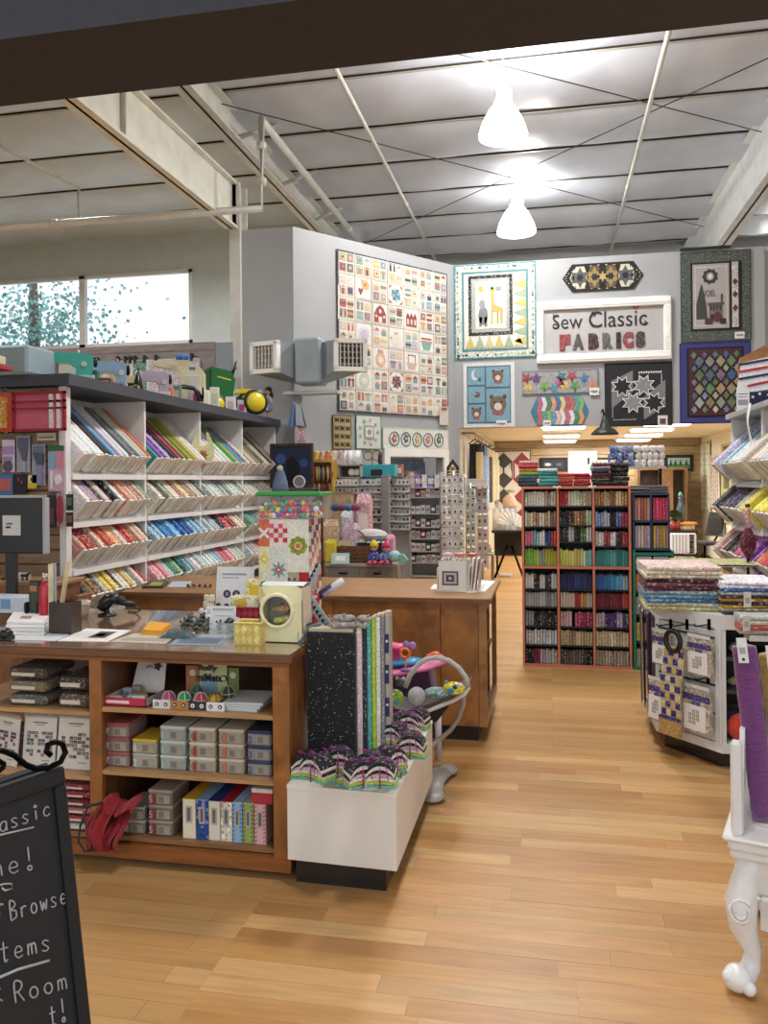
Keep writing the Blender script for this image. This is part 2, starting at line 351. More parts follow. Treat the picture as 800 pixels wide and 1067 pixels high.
# the shop's own walls: plain return, slanted wall, back wall with the wide opening
ZW = 4.4; CW = 'a2a5a8'
A0 = Vector((-3.33, 8.56, 0)); A1 = Vector((-2.735, 8.56, 0)); A2 = Vector((-1.2, 10.58, 0)); A3 = Vector((2.56, 10.58, 0))
def slab(mb, P, Q, z0, z1, col, th=.12):
    d = (Q-P).normalized(); n = Vector((-d.y, d.x, 0))*th
    return mb.flat([(P.x, P.y), (Q.x, Q.y), (Q.x+n.x, Q.y+n.y), (P.x+n.x, P.y+n.y)], z0, z1, col)
struct('wall_shop_side', slab(MB(), A0, A1, 0, ZW, CW))
dg = (A2-A1).normalized(); NG = Vector((dg.y, -dg.x, 0)); ANG = math.atan2(dg.y, dg.x)
class Wall:
    def __init__(s, P, ang): s.P = P; s.ang = ang; s.d = Vector((math.cos(ang), math.sin(ang), 0)); s.n = Vector((s.d.y, -s.d.x, 0))
    def uv(s, x, y): q = onp(x, y, s.P, s.n); return (q-s.P).dot(s.d), q.z
    def pt(s, u, z, off=0): return s.P+s.d*u+s.n*off+Vector((0, 0, z))
WD = Wall(A1, ANG); WB = Wall(A2, 0); WS = Wall(A0, 0)
# alcove in the slanted wall
u0 = WD.uv(405, 490)[0]; u1 = WD.uv(461, 490)[0]; z1 = WD.uv(430, 476)[1]; LD = (A2-A1).length; z0 = 1.15
m = MB(); slab(m, A1, WD.pt(u0, 0), 0, ZW, CW); slab(m, WD.pt(u1, 0), A2, 0, ZW, CW); slab(m, WD.pt(u0, 0), WD.pt(u1, 0), z1, ZW, CW); slab(m, WD.pt(u0, 0), WD.pt(u1, 0), 0, z0, CW)
struct('wall_slanted', m)
al = struct('window_4', MB().box(u0-.09, u0, -.03, .1, z0, z1, 'e9e9e6').box(u1, u1+.09, -.03, .1, z0, z1, 'e9e9e6').box(u0-.09, u1+.09, -.03, .1, z1, z1+.1, 'e9e9e6').box(u0, u1, .35, .38, z0, z1, '8f8d88').box(u0-.09, u1+.09, -.05, .36, z0-.04, z0, 'e9e9e6'))
al.location = A1; al.rotation_euler = (0, 0, ANG)
ZO = 2.28; XR = 3.0
struct('wall_shop_back', MB().box(A2.x, A3.x, 10.58, 10.7, ZO, ZW, CW).box(A2.x, A2.x+.05, 10.58, 10.7, 0, ZO, CW).box(2.4, 3.1, 10.58, 10.7, 0, ZO, CW))
struct('wall_shop_return', MB().box(A3.x, A3.x+.1, 10.7, 14, 2.5, ZW, CW))
# inner room
struct('wall_inner_left', MB().box(-1.25, -1.15, 10.7, 17.5, 0, 2.5, 'd8d2bc')); struct('wall_inner_right', MB().box(XR, XR+.1, 10.7, 17.5, 0, 2.5, 'e2dfd0'))
struct('ceiling_inner', MB().box(-1.25, XR+.1, 10.7, 17.6, 2.42, 2.5, 'f0ebdc'))
ib = struct('wall_inner_back', MB().box(-1.2, XR, 17.42, 17.5, 0, 2.42, '8f7454'))
for k in range(16):
    z = .05+k*.148
    obj('slat', MB().box(-1.15, XR, 17.38, 17.42, z, z+.138, jit('a8906c', .06), .004), 'oak_flat', ib)
struct('baseboard_inner', MB().box(XR-.02, XR, 10.7, 17.38, 0, .1, '4a4038'))
for (x0, x1, y) in ((-.1, .5, 12.2), (-.1, .5, 14.6), (1.3, 1.9, 11.9), (1.25, 1.85, 13.2), (1.3, 1.9, 14.8), (-.1, .5, 16.6), (1.3, 1.9, 16.6)):
    t = thing('ceiling_fixture', 'lit fluorescent fixture in the inner room, %s row, %s from the opening' % ('side' if x0 < 1 else 'middle', ORD[[12.2, 14.6, 16.6].index(y) if x0 < 1 else [11.9, 13.2, 14.8, 16.6].index(y)]), 'light', (x0, y, 2.42), group='fluorescent fixtures in the inner room')
    obj('housing', MB().box(-.03, .63, -.18, .18, -.05, 0, 'f2f2ee'), 'paint', t); obj('diffuser', MB().box(0, .6, -.15, .15, -.08, -.05, 'ffffff', .01), 'tube', t)
for y in (12, 14.5, 16.6):
    lamp('inner_light', 'AREA', (.9, y, 2.3), 68, (1, .97, .9), 2, .5)

# high-bay lamps in view
def bell(px, ptop, pshade, pbot, Y, label, power):
    c = ony(px, pbot, Y); s = ony(px, pshade, Y).z; top = ony(px, ptop, Y).z; k = (s-c.z)/.42
    t = thing('high_bay_lamp', label, 'lamp', (c.x, Y, c.z), group='bell lamps under the ceiling')
    obj('shade', MB().lathe([(.3*k, 0), (.305*k, .03*k), (.27*k, .15*k), (.19*k, .31*k), (.1*k, .42*k)], 'ffffff', 24), 'globe', t)
    h = s-c.z; obj('ballast', MB().lathe([(.1*k, h), (.115*k, h+.02), (.115*k, h+.13), (.06*k, h+.17), (.03*k, h+.2)], 'd8d8d4', 16), 'steel', t)
    obj('hook', MB().tube([(0, 0, h+.2), (.03, 0, h+.24), (0, 0, h+.28), (0, 0, ZC-c.z-.055)], .01, '5a5852', 6), 'steel', t)
    lamp('lamp_glow', 'POINT', (0, 0, h+.1), power*1.3, (1, .97, .93), .12, parent=t).location = (.25, -.25, h+.25)
    lamp('lamp_bulb', 'AREA', (0, 0, -.03), power*.8, (1, .97, .93), .5, parent=t)
bell(524, 80, 108, 143, 9.1, 'glowing bell-shaped high-bay lamp nearer the dark header', 120)
bell(538, 200, 215, 243, 13.4, 'smaller glowing bell-shaped lamp hanging over the giraffe quilt wall', 90)
# ============================================================ QUILTS AND SIGNS ON THE WALLS
def mute(h, a=.3, k=.86):
    c = lin(h); g = (c[0]+c[1]+c[2])/3
    return tuple((v*(1-a)+g*a)*k for v in c[:3])
class Quilt:      # local x along the wall, z up; y is minus the distance off the wall
    def __init__(s, wall, name, label, cat, x0, y0, x1, y1, back, mat='cloth', group=None, th=.014, bind=None, off=.004):
        ym = (y0+y1)/2; xm = (x0+x1)/2
        a = wall.uv(x0, ym)[0]; b = wall.uv(x1, ym)[0]; s.W = b-a; zt = wall.uv(xm, y0)[1]; zb = wall.uv(xm, y1)[1]; s.H = zt-zb
        s.t = thing(name, label, cat, wall.pt(a, zb, off), wall.ang, group); W, H = s.W, s.H; s.th = th; sd = R.random()*9
        m = MB()
        def fn(u, v): return (W*u+.004*math.sin(v*9+sd), -th+.003*math.sin(u*11+sd)*math.sin(v*7), H*v)
        m.grid(fn, 10, 10, mute(back)); m.box(0, W, -.003, 0, 0, H, mute(back)); obj('backing', m, mat, s.t)
        if bind:
            m = MB(); e = .012*max(W, H)**.5
            m.box(-.002, W+.002, -th-.002, 0, -.002, e, bind).box(-.002, W+.002, -th-.002, 0, H-e, H+.002, bind).box(-.002, e, -th-.002, 0, e, H-e, bind).box(W-e, W+.002, -th-.002, 0, e, H-e, bind)
            obj('binding', m, mat, s.t)
    def P(s, name, shapes, mat='cloth', lay=1, par=None, label=None):   # shapes: (outline in 0..1 fractions, colour)
        m = MB(); y = -s.th-.002-.003*lay
        for k, sh in enumerate(shapes):
            pts, c = sh[0], sh[1]; q = sh[2] if len(sh) > 2 else 0
            m.prism([(p[0]*s.W, p[1]*s.H) for p in pts], y-.002*q, y+.004, mute(c))
        return obj(name, m, mat, par or s.t, label=label)
    def ring(s, name, a, b, col, mat='cloth', lay=1):
        kx = 1; w = b-a; az = a*s.W/s.H; bz = b*s.W/s.H
        return s.P(name, [(rect(a, az, 1-a, bz), col), (rect(a, 1-bz, 1-a, 1-az), col), (rect(a, bz, b, 1-bz), col), (rect(1-b, bz, 1-a, 1-bz), col)], mat, lay)

# --- block sampler on the slanted wall: 7 x 7 blocks
Q = Quilt(WD, 'sampler_quilt', 'huge cream sampler quilt of forty-nine picture blocks on the slanted wall', 'quilt', 351, 273, 465, 432, 'f0ede2', bind='4a4a52')
SP = ['d8584a', 'e8a05a', 'e8c860', '8ab8a0', '6fa8b8', 'c88aa0', 'b0b8c0', '8a6a58', 'e8d8b0', 'c8d0a0', 'a83c3c', '7a9a8a', 'f0c8c0', '44586a', 'd8b888', 'dcdcd4', 'e6c8a0']
special = {(1, 5): 'heart', (2, 4): 'barn', (4, 4): 'house', (3, 5): 'pin', (3, 1): 'pin2', (1, 3): 'ball', (3, 3): 'pot', (5, 3): 'bowl', (2, 2): 'jar', (4, 2): 'basket', (1, 1): 'jar2', (6, 0): None}
def cell(i, j):
    g = .012; a = (i+g*6)/7; b = (i+1-g*6)/7; c = (j+g*6)/7; d = (j+1-g*6)/7; w = b-a; h = d-c
    T = lambda x, z: (a+w*x, c+h*z); RR = lambda x0, z0, x1, z1: [T(x0, z0), T(x1, z0), T(x1, z1), T(x0, z1)]
    k = special.get((i, j)); out = [(RR(0, 0, 1, 1), jit('efece2', .04))]
    if k in ('barn', 'house'):
        r = 'b03a38'
        if k == 'barn': out += [([T(.08, .05), T(.92, .05), T(.92, .5), T(.75, .8), T(.5, .97), T(.25, .8), T(.08, .5)], r, 1), (RR(.38, .05, .62, .35), 'f0e6d8', 2), (RR(.42, .55, .58, .72), 'f0e6d8', 2), (RR(.15, .3, .28, .42), 'f0e6d8', 2), (RR(.72, .3, .85, .42), 'f0e6d8', 2)]
        else: out += [(RR(.1, .08, .9, .6), r, 1)]+[([T(x, .6), T(x+.26, .6), T(x+.13, .85)], '8a2c30', 1) for x in (.1, .37, .64)]+[(RR(x, .2, x+.12, .48), 'f2dcc0', 2) for x in (.17, .44, .71)]
    elif k == 'heart': out += [([T(.12, .42), T(.3, .12), T(.48, .42), T(.4, .52), T(.3, .45), T(.2, .52)], 'a03848', 1), ([T(.3, .95), T(.45, .5), T(.8, .45), T(.95, .7), T(.7, .95)], 'e8b84a', 1), (disc(a+w*.62, c+h*.72, w*.1, 8), 'd88038', 2)]
    elif k in ('pin', 'pin2'):
        c1, c2 = ('2f8ca8', '8ac0d0') if k == 'pin' else ('34604a', 'd03a58')
        out += [([T(.5, .5), T(.5+.42*math.cos(q*PI/4), .5+.42*math.sin(q*PI/4)), T(.5+.3*math.cos(q*PI/4+.7), .5+.3*math.sin(q*PI/4+.7))], c1 if q % 2 else c2, 1+q % 2) for q in range(8)]
        out += [([T(x, z), T(x+dx, z), T(x, z+dz)], 'c85850', 1) for x, z, dx, dz in ((.02, .02, .2, .2), (.98, .02, -.2, .2), (.02, .98, .2, -.2), (.98, .98, -.2, -.2))]
    elif k == 'ball': out += [(disc(a+w*.5, c+h*.45, w*.4, 12), 'd8d4e4', 1), (disc(a+w*.5, c+h*.45, w*.25, 10), 'c4bcd4', 2)]
    elif k == 'pot': out += [(disc(a+w*.5, c+h*.4, w*.42, 10, 1, .8), 'e8dcd0', 1), (RR(.35, .7, .65, .82), 'b8b0a8', 1), (RR(.05, .45, .2, .55), 'b8b0a8', 2)]
    elif k == 'bowl': out += [([T(.1, .5), T(.9, .5), T(.75, .08), T(.25, .08)], '68b8a8', 1), (RR(.05, .5, .95, .6), 'd88898', 2), (RR(.1, .66, .9, .76), 'b8483c', 1)]
    elif k == 'jar' or k == 'jar2': out += [(disc(a+w*.5, c+h*.42, w*.42, 10, .9, 1), 'e8b890' if k == 'jar' else 'c8d8c8', 1), (RR(.3, .78, .7, .95), 'd8a070', 1), (disc(a+w*.5, c+h*.4, w*.2, 8), 'f4e4c8', 2)]
    elif k == 'basket': out += [([T(.1, .45), T(.9, .45), T(.75, .1), T(.25, .1)], 'd8b0a0', 1), (RR(.2, .45, .26, .9), 'a87868', 1), (RR(.74, .45, .8, .9), 'a87868', 1), (RR(.2, .84, .8, .9), 'a87868', 2)]
    else:
        for (x, z) in ((0, 0), (.5, 0), (0, .5), (.5, .5)):
            c1, c2, c3 = R.sample(SP, 3); x += .04; z += .04; v = R.randrange(4)
            out.append((RR(x, z, x+.42, z+.42), jit(c1 if v else 'e8dcc8', .1), 1))
            if v == 0: out += [(RR(x+.05, z, x+.37, z+.22), c2, 2), ([T(x, z+.22), T(x+.42, z+.22), T(x+.21, z+.4)], c3, 2)]
            elif v == 1: out += [(RR(x+.08, z+.08, x+.34, z+.34), c2, 2), (RR(x+.15, z+.15, x+.27, z+.27), c3, 3)]
            elif v == 2: out += [(RR(x, z+.14, x+.42, z+.28), c2, 2)]
            else: out += [(RR(x+.14, z, x+.28, z+.42), c2, 2), (RR(x, z+.3, x+.42, z+.36), c3, 3)]
    return out
for j in range(7):
    for i in range(7): Q.P('quilt_block', cell(i, j))
sm = MB()
for i in range(1, 7): sm.box(Q.W*i/7-.004, Q.W*i/7+.004, -Q.th-.006, -Q.th, 0, Q.H, 'c8c0b4').box(0, Q.W, -Q.th-.006, -Q.th, Q.H*i/7-.004, Q.H*i/7+.004, 'c8c0b4')
obj('sashing', sm, 'cloth', Q.t)
q = Quilt(WD, 'price_tag', 'hanging paper price tag at the bottom corner of the big block quilt', 'tag', 456, 424, 465, 443, 'ddd6c8', 'paper', th=.006, off=.03); q.P('punch_tape', [(rect(.2, .8, .8, .95), 'b05a48')], 'paper')

# --- giraffe quilt
Q = Quilt(WB, 'baby_quilt', 'cream nursery quilt with a yellow giraffe panel, teal border and yellow saw teeth', 'quilt', 474, 275, 558, 373, 'e4ead8', 'bigprint', bind='3f9aa6')
lf = [(star(R.uniform(.01, .99) if k % 2 else R.choice((.035, .965)), R.choice((.035, .965)) if k % 2 else R.uniform(.01, .99), .018, 3, .5, R.random()*6), R.choice(('5c8a6a', '7fae9a', '9ac04a', '3d6a58'))) for k in range(90)]
Q.P('leaf_print', lf, lay=0)
Q.ring('inner_border', .09, .115, '3f9aa6'); Q.P('field', [(rect(.115, .1, .885, .9), 'eef0ea')])
Q.P('saw_teeth', [([(.885-.0, .12+.1*k), (.885, .22+.1*k), (.72, .17+.1*k)], ('e6cf52', 'a9c49a')[k % 2], 1) for k in range(7)]+[([(.13+.12*k, .11), (.25+.12*k, .11), (.19+.12*k, .24)], ('e6cf52', 'a9c49a', 'e8d880')[k % 3], 1) for k in range(6)], lay=2)
Q.P('dark_border', [(rect(.17, .24, .72, .88), '2d3338', 0)], 'bigprint', lay=2); Q.P('grey_border', [(rect(.21, .275, .68, .845), 'b9bfb8', 0)], lay=3)
Q.P('picture_panel', [(rect(.26, .31, .64, .81), 'edeedd', 0)], lay=4)
gx = lambda x, z: (.26+.38*x, .31+.5*z)
def gp(*l): return [gx(*p) for p in l]
Q.P('giraffe', [(gp((.5, .1), (.55, .1), (.57, .35), (.8, .35), (.82, .1), (.88, .1), (.9, .42), (.62, .5), (.6, .78), (.66, .8), (.64, .86), (.52, .88), (.5, .8), (.53, .5)), 'dcc23c'), (gp((.7, .1), (.74, .1), (.75, .35), (.7, .35)), 'c9ad30', 1)], lay=5)
Q.P('elephant', [([gx(.25+.16*math.cos(a*PI/5), .28+.2*math.sin(a*PI/5)) for a in range(10)], '8a9298'), (gp((.12, .05), (.2, .05), (.22, .25), (.12, .25)), '8a9298'), (gp((.3, .05), (.38, .05), (.38, .25), (.28, .25)), '8a9298'), ([gx(.22+.1*math.cos(a*PI/5), .52+.1*math.sin(a*PI/5)) for a in range(10)], 'a3abb0', 1)], lay=5)
Q.P('sun', [([gx(.18+.1*math.cos(a*PI/8)*(1 if a % 2 else .7), .85+.08*math.sin(a*PI/8)*(1 if a % 2 else .7)) for a in range(16)], 'e6c43c')], lay=5)
Q.P('cloud', [([gx(.5+.11*math.cos(a*PI/6), .87+.045*math.sin(a*PI/6)) for a in range(12)], 'a8ccd4')], lay=5); Q.P('cloud', [([gx(.76+.1*math.cos(a*PI/6), .84+.05*math.sin(a*PI/6)) for a in range(12)], '8fb0b8')], lay=5)

# --- bears in blue panels
Q = Quilt(WB, 'bear_quilt', 'white-edged quilt of five blue panels with sleepy brown bears and a moon', 'quilt', 483, 378, 536, 445, 'eceeee', bind='d8dcdc')
Q.P('dark_field', [(rect(.07, .06, .93, .95), '4c7590')])
for k, (x0, z0, x1, z1, kind) in enumerate(((.09, .66, .42, .93, 'moon'), (.45, .62, .91, .93, 'bear'), (.09, .38, .42, .63, 'owl'), (.09, .08, .42, .35, 'bear'), (.45, .08, .91, .59, 'bear'))):
    p = Q.P('picture_panel', [(rect(x0, z0, x1, z1), '6fb2cc')], lay=2)
    c = ((x0+x1)/2, (z0+z1)/2); r = min(x1-x0, z1-z0)
    E_ = lambda dx, dz, rx, rz, col, l: ([(c[0]+r*(dx+rx*math.cos(a*PI/6)), c[1]+r*(dz+rz*math.sin(a*PI/6))) for a in range(12)], col, l)
    if kind == 'bear': sh = [E_(0, .03, .36, .28, '8a6a58', 0), E_(-.28, .28, .09, .08, '6e5244', 1), E_(.28, .28, .09, .08, '6e5244', 1), E_(0, -.05, .17, .13, 'ecd8c8', 1), E_(0, -.25, .26, .07, 'c04858', 1), E_(-.15, .1, .03, .03, '2a2020', 2), E_(.15, .1, .03, .03, '2a2020', 2)]
    elif kind == 'moon': sh = [E_(-.1, .05, .25, .3, 'e8eef0', 0), E_(.02, .12, .2, .24, '6fb2cc', 1), E_(.25, -.2, .12, .1, '7a5a4c', 1)]
    else: sh = [E_(.05, 0, .25, .18, '7a5a4c', 0), E_(-.1, .05, .07, .08, '9ac8d8', 1), E_(.12, .05, .07, .08, 'c87058', 1)]
    Q.P('bear_figure' if kind == 'bear' else 'night_figure', sh, lay=3)
q = Quilt(WB, 'price_tag', 'small white price tag on the lower edge of the blue bear quilt', 'tag', 517, 438, 528, 445, 'eeeeea', 'paper', th=.008, off=.02); q.P('tag_print', [(rect(.15, .4, .85, .6), '8a8a90')], 'paper')

# --- leaves runner and chevron runner
Q = Quilt(WB, 'leaf_runner', 'grey table runner scattered with coloured autumn leaves', 'table runner', 544, 386, 623, 410, 'a3a1a6', 'printed', bind='7a7a84')
for k, (x, z, c) in enumerate(((.06, .7, 'b8283c'), (.08, .28, 'e8c43a'), (.19, .68, '6a3a94'), (.3, .32, '7ab83a'), (.42, .22, '2f9cb0'), (.52, .72, '3a7c8a'), (.56, .35, 'e8b830'), (.66, .74, 'c02c40'), (.7, .3, '5aa848'), (.82, .62, '2c7cc0'), (.93, .3, 'e08030'), (.5, .5, 'c83c8c'))):
    a0 = R.random()*6; pts = [(x+p[0]*.3, z+p[1]) for p in star(0, 0, .26, 5, .5, a0)]
    Q.P('leaf', [(pts, c), ([(x-.006, z-.3), (x+.006, z-.3), (x+.003, z), (x-.003, z)], c)], 'printed', lay=1)
q = Quilt(WB, 'price_tag', 'small white price tag under the grey leaf runner', 'tag', 614, 404, 624, 412, 'eeeeea', 'paper', th=.008, off=.02); q.P('tag_print', [(rect(.15, .4, .85, .6), '8a8a90')], 'paper')
def hexrunner(label, x0, y0, x1, y1, back, e=.12):
    Q = Quilt.__new__(Quilt); ym = (y0+y1)/2; a = WB.uv(x0, ym)[0]; b = WB.uv(x1, ym)[0]; Q.W = b-a; zt = WB.uv((x0+x1)/2, y0)[1]; zb_ = WB.uv((x0+x1)/2, y1)[1]; Q.H = zt-zb_; Q.th = .012
    Q.t = thing('hexagon_runner', label, 'table runner', WB.pt(a, zb_, .004), 0)
    obj('backing', MB().prism([(0, Q.H/2), (Q.W*e, 0), (Q.W*(1-e), 0), (Q.W, Q.H/2), (Q.W*(1-e), Q.H), (Q.W*e, Q.H)], -.012, 0, back), 'cloth', Q.t); return Q
Q = hexrunner('long hexagonal runner of bright rainbow chevron strips', 553, 412, 613, 444, '3a7c9a')
CH = ['e0503c', 'f0a040', 'f4e8d8', '3fb0a8', '2c6cb0', 'd84a80', '8ac84a', 'f0d860', 'e8e8e0', '50a0c8', 'c83c50', '3a8c6a', 'f0c0b0']
for s_ in (0, 1):
    for k in range(10):
        x = .1+k*.08; zc = .5; z1_ = .95 if s_ else .05
        Q.P('chevron', [([(x, zc), (x+.07, zc), (x+.07+.04, (zc+z1_)/2), (x+.07, z1_), (x, z1_), (x+.04, (zc+z1_)/2)], CH[(k*3+s_*5) % 13])], 'printed')
q = Quilt(WB, 'price_tag', 'small white price tag on the rainbow chevron runner', 'tag', 566, 438, 574, 444, 'eeeeea', 'paper', th=.008, off=.02); q.P('tag_print', [(rect(.15, .4, .85, .6), '8a8a90')], 'paper')
Q = hexrunner('black hexagonal runner with gold and cream stars above the shop sign', 586, 274, 670, 303, '1d1c1c')
Q.P('dotted_edge', [([(.5+.47*math.cos(a)*1, .5+.44*math.sin(a)) for a in (t_-.04, t_+.04)]+[(.5+.45*math.cos(t_), .5+.4*math.sin(t_))], 'd8d0b0') for t_ in [k*.21 for k in range(30)]], lay=0)
for k, x in enumerate((.22, .4, .6, .78)):
    c1, c2 = (('5b5e66', 'd8ceb0'), ('a98838', '6a5a30'), ('a98838', '6a5a30'), ('5b5e66', 'd8ceb0'))[k]
    p = Q.P('star_block', [([(x-.1, .5), (x-.05, .1), (x+.05, .1), (x+.1, .5), (x+.05, .9), (x-.05, .9)], c2), ([(x+p_[0]*.32, .5+p_[1]) for p_ in star(0, 0, .38, 6, .55, PI/6)], c1, 1), ([(x+p_[0]*.32, .5+p_[1]) for p_ in star(0, 0, .16, 6, .6)], '2a2a2e', 2)])
Q.P('centre_star', [([(.5+p_[0]*.3, .5+p_[1]) for p_ in star(0, 0, .34, 6, .5)], '2c2a28'), ([(.5+p_[0]*.3, .5+p_[1]) for p_ in star(0, 0, .2, 6, .5, .5)], 'c8a850', 1)], lay=2)
for x in (.09, .91): Q.P('end_point', [([(x, .5), (x+(.06 if x < .5 else -.06), .15), (x+(.06 if x < .5 else -.06), .85)], 'e8e0c8'), ([(x+.01, .5), (x+(.04 if x < .5 else -.03), .3), (x+(.04 if x < .5 else -.03), .7)], '5b5e66', 1)])

# --- black star quilt
Q = Quilt(WB, 'star_quilt', 'black batik quilt with four grey eight-pointed stars outlined in white', 'quilt', 630, 378, 700, 444, '22242a', 'cloth', bind='14151a')
Q.P('grey_wedge', [([(.1, .28), (.1, .72), (.42, .88), (.42, .55)], '7e8287')], lay=1); Q.P('grey_wedge', [([(.58, .1), (.58, .45), (.9, .72), (.9, .3)], '7e8287')], lay=1)
for x, z, c in ((.26, .63, '22242a'), (.58, .64, '8c9094'), (.42, .37, '8c9094'), (.73, .36, '22242a')):
    p = Q.P('star', [(star(x, z, .18, 8, .58, PI/8), 'ecebe6', 0), (star(x, z, .152, 8, .58, PI/8), c, 1)], lay=2)
Q.P('zigzag_trim', [([(.5+k*.035, .84+.015*(k % 2)), (.52+k*.035, .86), (.535+k*.035, .84+.015*(k % 2)), (.52+k*.035, .82)], 'e8e8e4') for k in range(10)]+[([(.84, .82-k*.03), (.855, .8-k*.03), (.84, .79-k*.03)], 'e8e8e4') for k in range(5)], lay=1)
Q.P('zigzag_trim', [([(.12+k*.035, .1), (.135+k*.035, .115), (.15+k*.035, .1)], 'e8e8e4') for k in range(10)]+[([(.11, .14+k*.03), (.125, .15+k*.03), (.11, .165+k*.03)], 'e8e8e4') for k in range(5)], lay=1)
q = Quilt(WB, 'price_tag', 'white tag with a dark red swatch at the corner of the black star quilt', 'tag', 685, 433, 695, 444, 'e4e2e0', 'paper', th=.01, off=.02); q.P('swatch', [(rect(.2, .2, .8, .7), '703848')], 'paper')

# --- winter quilt and jewel quilt
Q = Quilt(WB, 'winter_quilt', 'dark green quilt with a silvery winter hearth scene, wreath and side strip', 'quilt', 709, 262, 782, 356, '4c5a52', 'printed', bind='343c38')
Q.P('dark_frame', [(rect(.14, .12, .87, .88), '17181a')], lay=1); Q.P('picture_panel', [(rect(.17, .145, .69, .86), 'b4aead')], 'paper', lay=2)
Q.P('pale_line', [(rect(.2, .17, .66, .18), 'dcd8d4'), (rect(.2, .82, .66, .83), 'dcd8d4'), (rect(.2, .17, .21, .83), 'dcd8d4'), (rect(.65, .17, .66, .83), 'dcd8d4')], lay=3)
Q.P('wreath', [([(.42+.12*math.cos(a*PI/9)*(1 if a % 2 else .82), .72+.09*math.sin(a*PI/9)*(1 if a % 2 else .82)) for a in range(18)], '3c3c3e', 0), (disc(.42, .72, .055, 10, 1, .8), 'b4aead', 1), (rect(.4, .7, .44, .745), 'efeae6', 2)], lay=3)
Q.P('tree', [([(.22, .25), (.38, .25), (.36, .42), (.31, .62), (.29, .64), (.26, .55), (.22, .42)], '454846', 0)], lay=3)
Q.P('mantel', [(rect(.38, .4, .62, .43), '5c5854'), (rect(.4, .22, .6, .4), '7a7572'), (rect(.42, .24, .58, .3), '3a2c2c', 1)]+[([(.41+.045*k, .4), (.44+.045*k, .4), (.44+.045*k, .345), (.425+.045*k, .335), (.415+.045*k, .36)], '4a3c3c', 2) for k in range(4)]+[(rect(.57, .43, .6, .52), '4a4846')], lay=3)
Q.P('gift_pile', [(disc(.52, .27, .06, 9), '6e2c34', 0), (rect(.34, .19, .45, .26), '5a3a38', 0), (rect(.56, .19, .64, .25), '40302e', 0)], lay=5)
m = MB(); text(m, 'NOEL', .07*Q.H, .4*Q.W, -Q.th-.012, .5*Q.H, '4a4442', w=.2*Q.W); obj('lettering', m, 'paper', Q.t)
Q.P('side_strip', [(rect(.73, .15, .82, .87), 'cfcac2')], 'bigprint', lay=2)
for z in (.36, .51, .65): Q.P('diamond', [([(.735, z), (.775, z-.04), (.815, z), (.775, z+.04)], '6e2430')], lay=3)
q = Quilt(WB, 'price_tag', 'white price tag on the lower edge of the dark green winter quilt', 'tag', 765, 346, 775, 353, 'eeeeea', 'paper', th=.008, off=.02); q.P('tag_print', [(rect(.15, .4, .85, .6), '8a8a90')], 'paper')
st = WB.uv(735, 259); solo('hanging_rail', 'short black hanging rail above the dark green winter quilt', 'rail', MB().box(-.3, .28, -.03, 0, -.015, .015, '1c1c1e'), 'matte', WB.pt(st[0], st[1], .005))
Q = Quilt(WB, 'jewel_quilt', 'maroon quilt of jewel-coloured diamonds inside a royal blue border', 'quilt', 708, 357, 782, 441, '2c2c8c', 'cloth', bind='24246c')
Q.P('black_line', [(rect(.1, .08, .9, .94), '14101a')], lay=1); Q.P('maroon_field', [(rect(.13, .1, .87, .92), '54202c')], lay=2)
DC = ['5f7a4c', 'a8a070', '3a8ca8', '7880b8', 'b08a5a', '8a9a88', '2c5aa0', '5c8a50', 'c8c0a0', '7a5a7a', '908050', 'a8b8a8', '4a6a8a']
for r in range(9):
    for c_ in range(4 if r % 2 else 5):
        x = .2+(c_+(.5 if r % 2 else 0))*.15; z = .17+r*.085; b = r % 2
        k = .085 if b else .055
        Q.P('diamond', [([(x-k, z), (x, z-k*1.1), (x+k, z), (x, z+k*1.1)], '15131a', 0), ([(x-k*.78, z), (x, z-k*.86), (x+k*.78, z), (x, z+k*.86)], jit(R.choice(DC), .25), 1)], 'printed', lay=3)

# --- framed shop sign
Q = Quilt(WB, 'shop_sign', 'white framed grey sign with curly black and red lettering on the wall', 'sign', 559, 312, 699, 377, 'bdbbbc', 'paper', th=.01)
W_, H_ = Q.W, Q.H
for nm, a in (('frame_rail', (0, W_, 0, .14*H_)), ('frame_rail', (0, W_, H_*.86, H_)), ('frame_stile', (0, .055*W_, .14*H_, .86*H_)), ('frame_stile', (W_*.945, W_, .14*H_, .86*H_))):
    obj(nm, MB().box(a[0], a[1], -.05, 0, a[2], a[3], 'efefec', .01).box(a[0]+.02, a[1]-.02, -.058, -.04, a[2]+(a[3]-a[2])*.3, a[2]+(a[3]-a[2])*.55, 'f6f6f3'), 'paint', Q.t)
m = MB(); text(m, 'Sew', .24*H_, .235*W_, -.016, .55*H_, '1e1c20', w=.225*W_); text(m, 'Classic', .26*H_, .61*W_, -.016, .55*H_, '1e1c20', w=.43*W_)
for (cx, cz, r_, a0, a1) in ((.138, .6, .022, 0, 5), (.145, .78, .02, 2.5, 6.5), (.425, .77, .02, -1, 3.4), (.43, .6, .02, 2, 6.6), (.82, .6, .014, 2, 6.5)):
    m.tube([(W_*(cx+r_*(1-k/16)*math.cos(a0+(a1-a0)*k/10)), -.018, H_*cz+W_*r_*(1-k/16)*math.sin(a0+(a1-a0)*k/10)) for k in range(11)], .006, '1e1c20', 5)
obj('script_lettering', m, 'paper', Q.t)
m = MB(); m.prism(disc(.745*W_, .87*H_, .025*W_, 12), -.02, -.012, 'a03c4c').prism(disc(.745*W_, .87*H_, .012*W_, 10), -.024, -.014, 'd8c8c8'); obj('button_dot', m, 'paper', Q.t)
